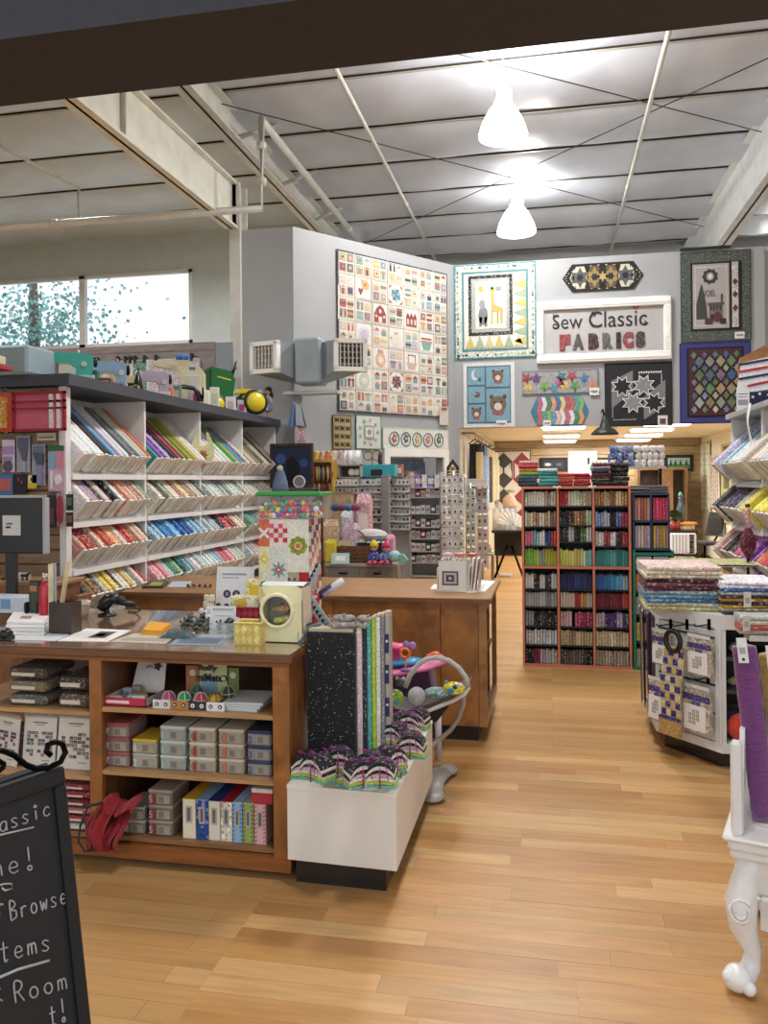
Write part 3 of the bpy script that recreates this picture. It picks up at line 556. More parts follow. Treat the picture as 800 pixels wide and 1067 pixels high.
for k, (ch_, c) in enumerate(zip('FABRICS', ('8c3c44', '4f4a4c', '44282e', '5f585c', '2c2026', '8a3842', '443c42'))):
    m = MB(); x = (.215, .315, .43, .535, .615, .685, .775)[k]*W_; text(m, ch_, .26*H_, x, -.02, .2*H_, c, bold=.09, w=(.085, .09, .08, .08, .035, .08, .07)[k]*W_)
    obj('letter', m, 'printed', Q.t)

# --- small pieces low on the slanted wall
Q = Quilt(WD, 'butterfly_panel', 'small gold wall panel with twelve dark butterflies', 'quilt', 346, 433, 365, 468, 'c9ac62', 'cloth', bind='6a5a30')
for i in range(3):
    for j in range(4):
        x, z = .2+.3*i, .14+.24*j
        Q.P('butterfly', [([(x, z), (x-.12, z+.08), (x-.1, z-.08)], '4c3c20'), ([(x, z), (x+.12, z+.08), (x+.1, z-.08)], '5c4a28'), (rect(x-.01, z-.06, x+.01, z+.07), '2c2418', 1)])
Q = Quilt(WD, 'wreath_panel', 'small pale green wall panel with a square wreath of flowers', 'quilt', 370, 433, 396, 468, 'dfe4dc', 'cloth', bind='4a7a5c')
Q.P('leaf_ring', [(star(.5+.36*math.cos(k*.7), .5+.36*math.sin(k*.7), .07, 4, .5, k), ('8aa88c', 'b0a0b8', 'c8a8b0')[k % 3]) for k in range(9)]); Q.P('centre_square', [(rect(.3, .3, .7, .7), 'a8b89c'), (rect(.36, .36, .64, .64), 'efece8', 1), (disc(.5, .5, .09, 8), 'b090a8', 2)], lay=2)
Q = Quilt(WD, 'flower_runner', 'long white runner with five appliqued flowers in green loops', 'table runner', 398, 447, 466, 468, 'efeee8', 'cloth', bind='c8d0c0')
for k, c in enumerate(('d0503c', '2c5c78', 'e8b83c', 'e06848', '2f6478')):
    x = .16+.17*k
    m = MB(); P_ = [(Q.W*(x+.07*math.cos(a*PI/6)), -Q.th-.006, Q.H*(.48+.34*math.sin(a*PI/6))) for a in range(12)]; m.tube(P_, .006, '3a7a5c', 5, True); obj('vine_loop', m, 'cloth', Q.t)
    Q.P('flower', [([(x+.042*math.cos(a*PI/5)*(1 if a % 2 else .55), .5+.26*math.sin(a*PI/5)*(1 if a % 2 else .55)) for a in range(10)], c), (disc(x, .5, .015, 6, 1, 3.5), 'f0e0a0', 1)], lay=2)
# quilt inside the alcove
Q = Quilt(WD, 'alcove_quilt', 'blue and orange rainbow quilt inside the white-framed alcove', 'quilt', 408, 480, 461, 516, '6c9cc8', 'bigprint', off=-.33)
for i in range(7):
    for j in range(4): Q.P('patch', [(rect(.04+i*.135, .06+j*.23, .15+i*.135, .26+j*.23), jit(('4a84c8', '6ab0d8', 'e08a6a', 'e8c070', '8ac0a8', 'c86a80')[(i+j*2) % 6] if j < 3 else '5a80c8', .15))], 'printed')

# --- two-way air vent on the corner
px0 = ony(283, 378, 8.3)
t = thing('air_vent', 'galvanised two-way air outlet with two white louvred mouths on the wall corner', 'vent', (ony(322, 378, 8.3).x, 8.3, ony(322, 400, 8.3).z))
H_ = ony(322, 355, 8.3).z-ony(322, 400, 8.3).z
for sgn, ang in ((-1, -.28), (1, .42)):
    M_ = Matrix.Rotation(ang, 4, 'Z'); w = .33
    m = MB(); m.m = M_; x0 = sgn*.4-w/2; x1 = x0+w; z0, z1 = .12, H_-.02
    xi = 0
    a = [(x0, -.22, z0), (x1, -.22, z0), (x1, -.22, z1), (x0, -.22, z1)]; b = [(min(x0*.25, x1*.25), .1, 0), (max(x0*.25, x1*.25), .1, 0), (max(x0*.25, x1*.25), .1, z1), (min(x0*.25, x1*.25), .1, z1)]
    m.add(a+b, [(0, 1, 5, 4), (1, 2, 6, 5), (2, 3, 7, 6), (3, 0, 4, 7), (4, 5, 6, 7)], '8d989e'); obj('duct_horn', m, 'steel', t)
    m = MB(); m.m = M_; f = .035
    m.box(x0-.01, x1+.01, -.27, -.2, z0-.01, z0+f, 'ececE8').box(x0-.01, x1+.01, -.27, -.2, z1-f, z1+.01, 'ecece8').box(x0-.01, x0+f, -.27, -.2, z0, z1, 'ecece8').box(x1-f, x1+.01, -.27, -.2, z0, z1, 'ecece8').box(x0+f, x1-f, -.215, -.2, z0+f, z1-f, '3a3632')
    g = obj('grille_frame', m, 'paint', t)
    for k in range(6): m = MB(); m.m = M_; xx = x0+f+(w-2*f)*(k+.5)/6; m.box(xx-.006, xx+.006, -.262, -.22, z0+f, z1-f, 'c8c4bc'); obj('louvre', m, 'steel', g)
    for k in range(4): m = MB(); m.m = M_; zz = z0+f+(z1-z0-2*f)*(k+.5)/4; m.box(x0+f, x1-f, -.25, -.24, zz-.005, zz+.005, 'b8b0a8'); obj('louvre', m, 'steel', g)
obj('duct_collar', MB().box(-.14, .14, -.08, .24, 0, H_+.02, '95a0a6', .02), 'steel', t)
obj('mounting_plate', MB().box(-.3, .3, .02, .24, -.1, -.07, 'b8bbbb').box(-.4, .3, .2, .25, H_+.0, H_+.03, 'a8acac'), 'steel', t)
# grey cable hanging and blue dresses on the wall
def dress(name, label, x, y0, y1, Y, c1, c2, w):
    I = Item(name, label, 'dress', x-w, y0, x+w, y1, Y, .06)
    W_, H_ = I.w, I.h
    obj('skirt', MB().grid(lambda u, v: ((u-.5)*W_*(1-.62*v), .04*math.sin(u*22)*(1-v)-.02, H_*.72*v), 24, 6, c1), 'cloth', I.t)
    obj('bodice', MB().prism([(-.2*W_, .7*H_), (.2*W_, .7*H_), (.26*W_, .92*H_), (.12*W_, H_), (0, .93*H_), (-.12*W_, H_), (-.26*W_, .92*H_)], -.03, .02, c2), 'cloth', I.t)
    obj('apron', MB().prism([(0, .05*H_), (.42*W_, .02*H_), (.22*W_, .7*H_), (-.02*W_, .7*H_)], -.06, -.045, c2), 'cloth', I.t)
dress('doll_dress', 'little blue dress with a grey apron hanging on the slanted wall', 309, 411, 445, 8.42, '7d97c6', 'a9afb8', 10)
t = Item('sample_strip', 'narrow pink patterned strip hanging below the little blue dress', 'sample', 310, 445, 318, 462, 8.42, .02); obj('strip', MB().box(-t.w/2, t.w/2, -.01, .01, 0, t.h, 'c8a0a8'), 'bigprint', t.t); obj('clip', MB().box(-.02, .02, -.015, .015, t.h-.01, t.h+.02, '8a8a8a'), 'steel', t.t)
# ============================================================ TALL WHITE RACK OF FABRIC BOLTS
XS = -2.94; YB = [4.61, 5.58, 6.555, 7.53, 8.5]; RZ = [1.655, 1.35, 1.05, .75, .45]; XB = -3.36
rk = thing('fabric_rack', 'tall white slanted-shelf rack of fabric bolts under the dark counter', 'rack', (0, 0, 0))
for k, y in enumerate(YB):
    obj('side_panel' if k in (0, 4) else 'divider', MB().box(XB, XS, y-(.02 if k == 0 else .012), y+.012, .1, 2.208, 'ecebea', .004), 'paint', rk)
obj('back_panel', MB().box(XB-.02, XB, YB[0]-.03, YB[4], .1, 2.208, 'e4dedd'), 'paint', rk)
obj('plinth', MB().box(XB, XS-.05, YB[0], YB[4], 0, .1, '4c4844'), 'paint', rk)
TH = math.radians(44)
for b in range(4):
    for r, z in enumerate(RZ):
        m = MB(); y0, y1 = YB[b]+.012, YB[b+1]-.012
        L_ = .52; x1 = XS-.0; dx = -math.cos(TH)*min(L_, .42/math.cos(TH)); dz = -dx*math.tan(TH)
        v = [(x1, y0, z-.012), (x1, y1, z-.012), (x1+dx, y1, z-.012+dz), (x1+dx, y0, z-.012+dz)]; w = [(a, b_, c-.015) for a, b_, c in v]
        m.add(v+w, [(0, 1, 2, 3), (7, 6, 5, 4), (4, 5, 1, 0), (5, 6, 2, 1), (6, 7, 3, 2), (7, 4, 0, 3)], 'e6e2e0')
        s_ = obj('shelf', m, 'paint', rk); obj('shelf_lip', MB().box(XS-.004, XS+.012, y0, y1, z-.026, z+.008, 'e8e6e4'), 'paint', s_)
PAL = [
 [['f2f2f2','f0f0f0','f4f4f2','2a2a30','6fa8dc','b41e7c','e8e8ec','7a7a80','5a5a60','c8c8c0','e07030','e8a890'], ['3aa0a0','8a5ab8','c0a8d8','22242c','c02850','30343a','c8c038','8a8a30','b8b848','e8dcc8','e8e0dc','d8ccc0'], ['e8a8b0','ecd8d8','f0e8e0','e8e8e4','f0f0ec','e8d048','58a848','e08838','50a0c0','2a3038','e8e4dc'], ['c8b8a8','b8a898','a89880','8a7c68','e8e0d0','4a3c34','c0b090','a0907c','d8ccb8']],
 [['e8e4e0','b8a0b0','3a3a48','d8c8b8','30303a','ecebe8','b87868','d89878','e8c0b0','c8a890','8aa888','a8c0a0'], ['d8d4c8','5a4a44','88a088','e8d8c8','b08878','e8c8a0','a89078','c8c0b0','78887a','b0a898'], ['c8ccc8','d8dcd8','b8c4c4','98a8a8','e8e4dc','c8d8d4','a8b8b0','d0ccc4'], ['d0d4cc','b8bcb0','a8b0a0','c8b8a8','98a090','6a7060']],
 [['d8a090','a83c34','e8d8c0','c85c40','b84838','e8b070','e0d0c0','c84848','a86850','d8b8a0','3a342e','5a4a40'], ['a8c8e0','78a8d0','4888c0','68b0d8','2870b8','3a90c8','2c5ca0','88c0d8','c8dce8','98b8d0'], ['c8dce0','b8c4cc','3a3840','c8404c','8a4040','e8d8b8','d8c8a8','b0b0a8'], ['78a890','88b0a8','c8b8b0','a0a8a8','d0c0b8','b06068']],
 [['3a3c30','8a6a30','4a3c4c','c8c0a8','e8c868','38383c','e8e0d0','c8a868','e0dcd0','d8d0c4','c03c4c','e08898'], ['e8a8a8','d88898','a8c0b8','4a8070','a8c870','2c6c7c','88a8b0','e8e0d8','c8ccd4','b8d0c8'], ['d8e4e4','98b8c8','c86878','e8c8cc','b8c8b8','e4e0d8'], ['c8d4d8','e0c8b8','b86870','a8b8c0','d8d4cc']],
 [['5a6a4a','98a078','4a4a50','c8c8b8','88807a','d8d0c8','3a3a3e','a8a098','c0b8a8','8a9080'], ['5a6c58','a8b098','e0dcd0','c8b8a8','78706a'], ['b8a8a0','c8c0b8','8a8a88','d8d4cc'], ['b0a898','c8c0b8','98908a']]]
def bolt_parts(L_, w, t):
    # long axis x' (0..L), w up z', t thick y ; then tipped up toward the back
    M_ = Matrix.Rotation(-(PI-TH), 4, 'Y')
    a = MB(); a.m = M_; a.box(.012, L_, -t/2, t/2, -w, 0, 'ffffff', .006)
    return M_
def bolt(y, x, z, L_, w, t, col, lab, mat, grp):
    rt_ = thing('fabric_bolt', lab, 'fabric bolt', (x, y, z), 0, grp)
    ca, sa = math.cos(TH), math.sin(TH)
    def bx(a0, a1, b0, b1, t_, col, ch):      # a along the bolt (up and back), b across it (out and up)
        m = MB(); m.m = Matrix(((-ca, 0, sa, 0), (0, 1, 0, 0), (sa, 0, ca, 0), (0, 0, 0, 1))); m.box(a0, a1, -t_/2, t_/2, b0, b1, col, ch); return m
    obj('cloth_wrap', bx(.008, L_, .0, w, t, col, .006), mat, rt_)
    obj('card_end', bx(-.004, .012, .006, w-.006, t*.82, jit('ebe6dc', .09), 0), 'paper', rt_)
    return rt_
for b in range(4):
    for r, z in enumerate(RZ):
        cols = PAL[r][b]; y = YB[b]+.035; n = 0; y1 = YB[b+1]-.03; big = r == 0
        while y < y1-.02:
            t = R.uniform(.046, .068)
            if y+t > y1: break
            c = cols[min(len(cols)-1, int((y-YB[b])/(.97)*len(cols)))]; cj = jit(c, .08)
            w = R.uniform(.155, .17); L_ = R.uniform(.5, .53) if big else .34
            lab = '%s fabric bolt, %s along the %s shelf, %s bay of white rack' % (cname(c), ORD[n], ['top', 'second', 'third', 'fourth', 'lowest'][r], ORD[b])
            if r == 4 and b > 0: break
            bolt(y+t/2, XS-.022+R.uniform(-.026, .004), z+.024, L_, w, t-R.choice((.006, .01, .016)), cj, lab, 'cloth' if (big and R.random() < .8) else R.choice(('printed', 'bigprint', 'bigprint', 'bigprint')), 'fabric bolts on the tall white rack')
            y += t; n += 1
m = MB(); z0 = 2.21
ct = thing('rack_counter', 'long dark slate worktop over the tall white fabric rack', 'worktop', (0, 0, 0))
obj('worktop', MB().flat([(XS+.06, YB[0]-.1), (XS+.06, YB[4]+.02), (XB-.05, YB[4]+.02), (XB-.05, YB[0]+.6), (-5, YB[0]+.6), (-5, YB[0]-.1)], z0, z0+.07, '3f444e'), 'paint', ct)
# end wall of the rack: slatwall with hung notions
YE = 4.57
sw = thing('slatwall_end', 'brown wooden slatwall on the end of the rack behind the monitor', 'slatwall', (0, 0, 0))
obj('back_board', MB().box(-5, XS-.03, YE+.011, YE+.008+.004, .1, 2.208, '5a4436'), 'oak_flat', sw)
z = 2.2
while z > .9:
    obj('slat', MB().box(-4.6, XS-.045, YE-.01, YE+.008, z-.082, z, jit('8f7258', .06), .003), 'oak_flat', sw); z -= .092
obj('corner_post', MB().box(XS-.045, XS+.005, YE-.012, YE+.012, .1, 2.208, 'eeeceb', .003), 'paint', sw)
def pack(name, label, x0, y0, x1, y1, Y, back, blobs, hook=True, cat='packet', D=.025, grp=None):
    I = Item(name, label, cat, x0, y0, x1, y1, Y, D, group=grp); w, h = I.w, I.h
    obj('backing_card', MB().box(-w/2, w/2, D/2-.004, D/2, 0, h, back), 'paper', I.t)
    for k, (sh, c, mt) in enumerate(blobs):
        obj('print_panel' if mt == 'paper' else 'contents', MB().prism([((p[0]-.5)*w, p[1]*h) for p in sh], -D*.3 if mt != 'paper' else D/2-.008, D/2-.004, c), mt, I.t)
    if hook: obj('hang_tab', MB().tube([(0, D/2, h-.01), (0, D/2-.01, h+.012), (0, D+.02, h+.015)], .003, '9a9a98', 5), 'metal', I.t)
    return I
pk = pack('fabric_bag', 'pink and red striped cloth hanging from the slatwall top', 12, 408, 67, 449, YE-.08, 'c86078', [(rect(0, .93, 1, 1), '9c1c34', 'cloth'), (rect(0, 0, 1, .06), '9c1c34', 'cloth'), (rect(.0, .72, 1, .78), 'a01e38', 'cloth'), (rect(0, .55, 1, .6), 'a01e38', 'cloth'), (rect(.7, .06, .77, .93), 'e8d8d8', 'cloth'), (rect(.84, .06, .91, .93), 'e8d8d8', 'cloth'), (rect(.97, 0, 1, 1), '9c1c34', 'cloth'), (rect(0, 0, .04, 1), '9c1c34', 'cloth')], cat='cloth')
pack('fabric_bag', 'orange-edged gold cloth hanging beside the pink striped one', -12, 409, 12, 450, YE-.07, 'c84c38', [(rect(0, .1, .72, .9), 'cfa048', 'bigprint')], cat='cloth')
pack('notion_packet', 'lavender blister packet with a round lower part, on the slatwall', 0, 458, 13, 492, YE-.05, 'd6cce0', [(rect(.05, .55, .95, .8), 'b48cc0', 'paper'), (rect(.2, .35, .8, .48), 'a088b0', 'plastic'), (disc(.5, .18, .17, 10, 2, 1), '5c5468', 'plastic')])
pack('notion_packet', 'grey blister packet with scissors pointing down on the slatwall', 15, 454, 29, 492, YE-.05, 'a8a8b4', [(rect(.1, .7, .9, .95), '5c6478', 'paper'), ([(.2, .7), (.9, .7), (.75, .3), (.6, .3)], '5a6070', 'plastic'), (rect(.55, .02, .75, .32), 'b8bcc4', 'metal')])
pack('notion_packet', 'slim grey blister packet of cutters next to the pink one', 31, 463, 45, 506, YE-.05, 'a4a4b4', [(rect(.1, .8, .9, .97), '70748c', 'paper'), ([(.15, .8), (.95, .78), (.9, .5), (.5, .5)], '4c5262', 'plastic'), (rect(.5, .02, .85, .5), '8c88a8', 'plastic')])
pack('notion_packet', 'long pink and blue packet with a green header on the slatwall', 48, 464, 65, 512, YE-.05, 'd8b0c0', [(rect(0, .88, 1, 1), '2c6c44', 'paper'), (rect(.05, .5, .45, .86), '8cb0cc', 'paper'), (rect(.5, .5, .95, .86), 'd890a4', 'paper'), (rect(.2, .05, .35, .45), 'e8e4e8', 'plastic'), (disc(.65, .25, .12, 10, 1.6, 1), 'ece8ec', 'plastic')])
pack('slatwall_label', 'small cream label strip between the pink cloth and the packets', 38, 451, 57, 459, YE-.05, 'c4bca8', [(rect(.1, .3, .9, .5), '7a7668', 'paper')], hook=False, cat='label', D=.01)
pack('notion_packet', 'blue and coral packet low on the slatwall over the monitor', -4, 494, 11, 516, YE-.05, '3c7cb0', [(rect(.15, .2, .9, .8), 'c06468', 'paper')])
pack('notion_packet', 'black packet with tiny red flowers between blue and yellow packets', 12, 494, 25, 515, YE-.05, '242030', [(star(.4, .75, .12, 5), 'c04030', 'paper'), (star(.65, .6, .1, 5), 'c05040', 'paper')])
pack('notion_packet', 'small yellow and white packet over the monitor', 27, 495, 36, 509, YE-.05, 'e0d8b0', [(rect(0, 0, 1, .4), 'd8c030', 'paper'), (disc(.45, .68, .14, 8, 1, 1), '3a3a30', 'paper')])
pack('notion_packet', 'narrow dark packet beside the monitor', 48, 516, 56, 550, YE-.05, '3c3440', [(rect(.2, .1, .8, .6), '6a4a5c', 'paper')])
pack('notion_packet', 'crimson oval packet beside the monitor', 57, 514, 65, 548, YE-.05, 'b8b0b0', [(disc(.5, .5, .4, 12, 1, 1.1), 'a83048', 'plastic')])
pack('notion_packet', 'thin dark green packet on the white rack post', 67, 515, 74, 532, YE-.06, '24342c', [(rect(.2, .3, .8, .8), '6c7c70', 'paper')])
pack('notion_packet', 'thin brown packet under the green one on the rack post', 67, 534, 74, 549, YE-.06, '4c2c34', [(rect(.2, .3, .8, .8), '8c7470', 'paper')])

# ============================================================ ORANGE-EDGED BOOKCASE
YK = 7.12; a = ony(543, 694, YK); b = ony(657, 694, YK); xk0, xk1 = -.243, .662; zk = 1.545; DK = .3
bk = thing('fabric_bookcase', 'tall black bookcase with coral-orange edges, packed with folded fabric', 'bookcase', (xk0, YK, 0)); BW = xk1-xk0
OC = 'c87a60'
for k in range(4): x = (BW-.02)*k/3; obj('upright', MB().box(x, x+.02, 0, .012, 0, zk, OC).box(x+.003, x+.017, .012, DK, 0, zk, '1c1a1c'), 'paint', bk)
obj('back_panel', MB().box(0, BW, DK, DK+.01, 0, zk, '141316'), 'paint', bk)
for z in (0, .84, zk-.022): obj('rail', MB().box(0, BW, -.002, .014, z, z+.022, OC).box(0, BW, .014, DK, z, z+.02, '1c1a1c'), 'paint', bk)
RY = [[('e4dccc', 'd8d4c8', 'e8e4dc', 'b8ac98', 'c8c0a8'), ('b8303c', 'd8d4c4', 'e4e0d0', 'c8bca0', 'b09a80'), ('a88050', 'c8b090', '8a6038', 'd8c8a8', 'b88848')],
 [('d8ccb0', 'b09070', 'e0d8c8', 'c0a888', '88705c'), ('2c2830', '54382c', 'a88058', '8a6844', 'b8c8b0'), ('8a9cc0', 'b8c0cc', '1c1c28', '6878a0', 'a83458')],
 [('d87c90', '78b8c0', 'e8dce0', '2c5488', 'c03c48'), ('3a3c3c', 'b0b4b4', '242628', '5c8850', 'd0ccc8'), ('e0d8d4', 'a04048', 'e8e4e0', '3c3438', 'b03a44')],
 [('88c048', 'a8c850', '989c90', 'b8b840', 'a0b030'), ('c8d060', 'e0d890', 'd0b858', 'c8d8b0', '7ab8b8'), ('3a8c8c', '4ca0a0', '60a8a8', '2c7878', '3c9490')],
 [('e0e0e0', '28282c', 'c8c8c8', '3a3a3c', 'd8d8d8'), ('202c64', '1c2858', '2a3c84', '2c3c70', '1c2450'), ('3c64b0', '2c78b8', '3c98c8', '58a8d0', '9cb4bc')],
 [('b8b8bc', 'a0a0a4', 'c4c4c8', '8c8c90', 'a8a8a8'), ('d8ccb8', 'd0c0b0', 'a83038', 'b89050', 'c8b8a8'), ('782030', '681c2c', '802838', '701c28', 'c04850')],
 [('9098a0', '202024', '3c3c40', '2c2c30', '242428'), ('e0b8c0', 'd8d4d8', 'c04c78', 'a03460', 'b03868'), ('c8b8c8', '4c2c78', '5c3c8c', 'a8a0b8', '4a4c64')],
 [('c8ccd0', 'd4d8dc', 'bcc4cc', 'd0d4d8', 'c8d0d8'), ('c8b890', 'a89070', 'd0c0a0', 'b8a888', 'c8b898'), ('d8ccac', 'd0c4a0', 'e0d8c0', 'c8bc98', 'd4c8a8')],
 [('202024', '8a2448', 'a8a4a8', 'b0acac', 'bcb8b4'), ('5a5450', '6c6460', '746c64', '4c4844', '1a1a1c'), ('a89c84', 'b8ac94', 'a09480', 'c0b8a8', 'a8a094')]]
zr = [.84+.022+.165*k for k in (3, 2, 1, 0)]+[.022+.163*k for k in (4, 3, 2, 1, 0)]
zr = [1.375, 1.2, 1.035, .862, .665, .51, .345, .185, .022]
rowname = ['top', 'second', 'third', 'fourth', 'fifth', 'sixth', 'seventh', 'eighth', 'lowest']
meshes = {}
for r, z in enumerate(zr):
    for c in range(3):
        zz = z+(.035 if (r == 2 and c == 1) else .012 if (r == 1 and c == 1) else 0)
        x0 = (BW-.02)*c/3+.02; x1 = (BW-.02)*(c+1)/3
        if z not in (.862, .022): obj('shelf', MB().box(x0, x1, .01, DK, zz-.012, zz, '1a181a'), 'paint', bk)
        n = 11; w = (x1-x0-.006)/n; hh = .125 if r not in (3,) else .14
        for k in range(n):
            if r == 6 and c == 1 and k == 4: continue
            cc = RY[r][c][min(4, k*5//n)]; t = w*.94; hgt = hh*R.uniform(.9, 1.04); lean = 0
            m = MB(); d = R.uniform(.17, .2); f = R.uniform(0, .012); col = jit(cc, .12)
            pr = [(-t/2, .012), (-t*.35, .003), (0, 0), (t*.35, .003), (t/2, .012), (t/2, d), (-t/2, d)]
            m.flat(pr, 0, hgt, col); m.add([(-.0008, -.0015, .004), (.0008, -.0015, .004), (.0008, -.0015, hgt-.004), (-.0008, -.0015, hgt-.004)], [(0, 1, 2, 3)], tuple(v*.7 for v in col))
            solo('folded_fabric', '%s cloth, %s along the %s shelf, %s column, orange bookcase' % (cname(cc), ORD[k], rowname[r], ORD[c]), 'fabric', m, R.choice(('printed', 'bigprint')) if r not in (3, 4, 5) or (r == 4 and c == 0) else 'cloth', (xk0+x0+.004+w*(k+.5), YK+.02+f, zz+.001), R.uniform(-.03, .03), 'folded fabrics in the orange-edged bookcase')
# piles on its top
def pile(x0, x1, ybot, ytop, Y, zb, cols, name, labels, cat='folded fabric', d=.25, grp=None, mat='printed', jx=.01):
    a = ony(x0, ybot, Y); b = ony(x1, ybot, Y); z = zb if zb is not None else a.z; zt = ony((x0+x1)/2, ytop, Y).z; n = len(cols); h = (zt-z)/n; W_ = b.x-a.x
    for k, c in enumerate(cols):
        m = MB(); hh = h*.96; e = hh*.5
        pr = []
        for i in range(7): t = -PI/2+PI*i/6; pr.append((-d/2-.0+e-e*math.cos(t), hh/2+hh/2*math.sin(t)))
        v = []; f = []
        prof = [(p[0], p[1]) for p in pr]+[(d/2, hh), (d/2, 0)]
        xs = [-W_/2, -W_/4, 0, W_/4, W_/2]; q = len(prof); sd = R.random()*9
        for xx in xs: v += [(xx, p[0]+.006*math.sin(xx*13+sd), p[1]) for p in prof]
        for i in range(4): f += [(i*q+j, (i+1)*q+j, (i+1)*q+(j+1) % q, i*q+(j+1) % q) for j in range(q)]
        f += [tuple(range(q-1, -1, -1)), tuple(range(4*q, 5*q))]
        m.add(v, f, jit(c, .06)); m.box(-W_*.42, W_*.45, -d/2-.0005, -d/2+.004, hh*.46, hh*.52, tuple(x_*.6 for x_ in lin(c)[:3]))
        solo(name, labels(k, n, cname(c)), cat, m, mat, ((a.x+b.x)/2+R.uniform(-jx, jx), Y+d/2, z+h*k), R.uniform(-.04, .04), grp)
def lv(what, where): return lambda k, n, c: '%s %s, %s of the %s' % (c, what, 'at the bottom' if k == 0 else 'on top' if k == n-1 else ORD[k]+' up', where)
G = 'folded fabrics piled on the orange bookcase'
pile(540, 560, 506, 480, YK+.02, zk+.002, ['2c3c38', '384c70', '3a8080', '88a848', 'd89040', 'c84858', 'd8a0a0'], 'folded_fabric', lv('cloth', 'rainbow pile at the corner of the orange bookcase'), grp=G)
pile(561, 582, 506, 488, YK+.02, zk+.002, ['2a8c94', '3aa8ac', '58b8b8', '3c9ca4', 'c8dcd8'], 'folded_fabric', lv('cloth', 'teal pile on the orange bookcase'), grp=G)
pile(580, 598, 506, 493, YK+.02, zk+.002, ['a82830', 'c83838', 'd85848', 'c04040'], 'folded_fabric', lv('cloth', 'coral red pile on the orange bookcase'), grp=G)
pile(599, 616, 506, 493, YK+.02, zk+.002, ['8c1c2c', 'a82434', 'b82c3c', 'a01c30'], 'folded_fabric', lv('cloth', 'deep red pile on the orange bookcase'), grp=G)
pile(618, 636, 506, 482, YK+.02, zk+.002, ['1c1c24', '242430', '2c2834', '702c50', '302c3c', 'a8a0b0', '8c3858'], 'folded_fabric', lv('cloth', 'black and plum pile on the orange bookcase'), grp=G)
pile(637, 655, 506, 482, YK+.02, zk+.002, ['181818', '1e1e20', '202024', '1a1a1c', '242428'], 'folded_fabric', lv('cloth', 'black pile beside the plum pile'), grp=G)
for x in (580, 617):
    q = ony(x, 503, YK-.02); solo('paper_bow', 'small pale paper bow on the orange bookcase edge, %s' % ('between teal and red piles' if x == 580 else 'under the plum pile'), 'bow', MB().ball((0, 0, 0), .012, 'd8c8b8').ball((-.02, 0, .008), .018, 'e0d0c8', sc=(1, .4, .6)).ball((.02, 0, .008), .018, 'e0d0c8', sc=(1, .4, .6)), 'paper', (q.x, YK-.015, zk-.015))

# blue and green bookcase next to it
xa, xb = .68, .98
sm_ = thing('small_bookcase', 'low blue case of fabric strips standing on the green shelving', 'bookcase', (xa, YK+.05, 1.0))
w = xb-xa; hh = .48
for z in (0, .235, hh-.015): obj('shelf', MB().box(0, w, 0, .25, z, z+.015, '2c4468'), 'paint', sm_)
for x in (0, w/2-.0075, w-.015): obj('upright', MB().box(x, x+.015, 0, .25, .015, hh-.015, '2c4468'), 'paint', sm_)
obj('back_panel', MB().box(0, w, .25, .26, 0, hh, '1c2438'), 'paint', sm_)
cols4 = [['b87868', 'c89888', 'a85848'], ['c83c60', 'd84870', 'c83058'], ['b89c9c', 'c8b8c8', 'd8b8a8'], ['c8a040', 'b88890', 'a8a048']]
for q_ in range(4):
    for k in range(5):
        c = cols4[q_][k % 3]; x = xa+.018+(w/2)*(q_ % 2)+k*.0255+.012; z = 1.0+(.25 if q_ < 2 else .015)
        m = MB().box(-.011, .011, 0, .18, 0, .19, jit(c), .003)
        solo('fabric_strip', '%s fabric strip, %s in the %s cubby of the blue case' % (cname(c), ORD[k], ['upper first', 'upper second', 'lower first', 'lower second'][q_]), 'fabric', m, 'printed', (x, YK+.07, z+.001), 0, 'fabric strips in the blue case')
gs = thing('green_shelving', 'narrow green-edged black shelving beside the orange bookcase', 'shelving', (xa-.005, YK, 0))
w = .33
for x in (0, w-.02): obj('upright', MB().box(x, x+.02, 0, .3, 0, 1.0, '1f7c60'), 'paint', gs)
for z in (.02, .24, .46, .66, .84, .98): obj('shelf', MB().box(.02, w-.02, 0 if z in (.02, .98) else .01, .3, z-.02, z, '1f7c60' if z in (.02, .98) else '1c1a1c'), 'paint', gs)
obj('back_panel', MB().box(0, w, .3, .31, 0, 1, '141316'), 'paint', gs)
gc = [(.02, ['a8a088', '8a9c70', 'b0a890']), (.24, ['b0a858', 'a8a068', 'b8b8a0']), (.46, ['989ca0', 'a8acb0', '8c9094']), (.66, ['d87030', 'e08038', 'c86428'])]
for z, cs in gc+[(.84, ['d8d8d8'])]:
    n = 7 if z < .8 else 2
    for k in range(n):
        if z > .8: m = MB().box(-.062, .062, 0, .2, 0, .11, 'd8dadc', .004).box(-.05, .05, -.002, 0, .02, .09, 'c8cacc'); c = 'd8d8d8'; x = .09+.14*k; nm = 'storage_box'; ct_ = 'box'
        else: c = cs[k % 3]; m = MB().box(-.018, .018, 0, .2, 0, .15, jit(c), .004); x = .042+.04*k; nm = 'folded_fabric'; ct_ = 'fabric'
        solo(nm, '%s %s, %s on the %s shelf of the green-edged shelving' % (cname(c), 'box' if z > .8 else 'folded fabric', ORD[k], {.02: 'lowest', .24: 'fourth', .46: 'third', .66: 'second', .84: 'top'}[z]), ct_, m, 'printed' if z < .8 else 'paint', (xa-.005+x, YK+.02, z+.001), 0, 'goods on the green-edged shelving')
pile(656, 697, 515, 506, YK+.1, 1.482, ['8a7c74', '5c5458', 'a89c94', '6c6468'], 'folded_fabric', lv('cloth', 'grey-brown pile on the small blue case'), jx=.01)
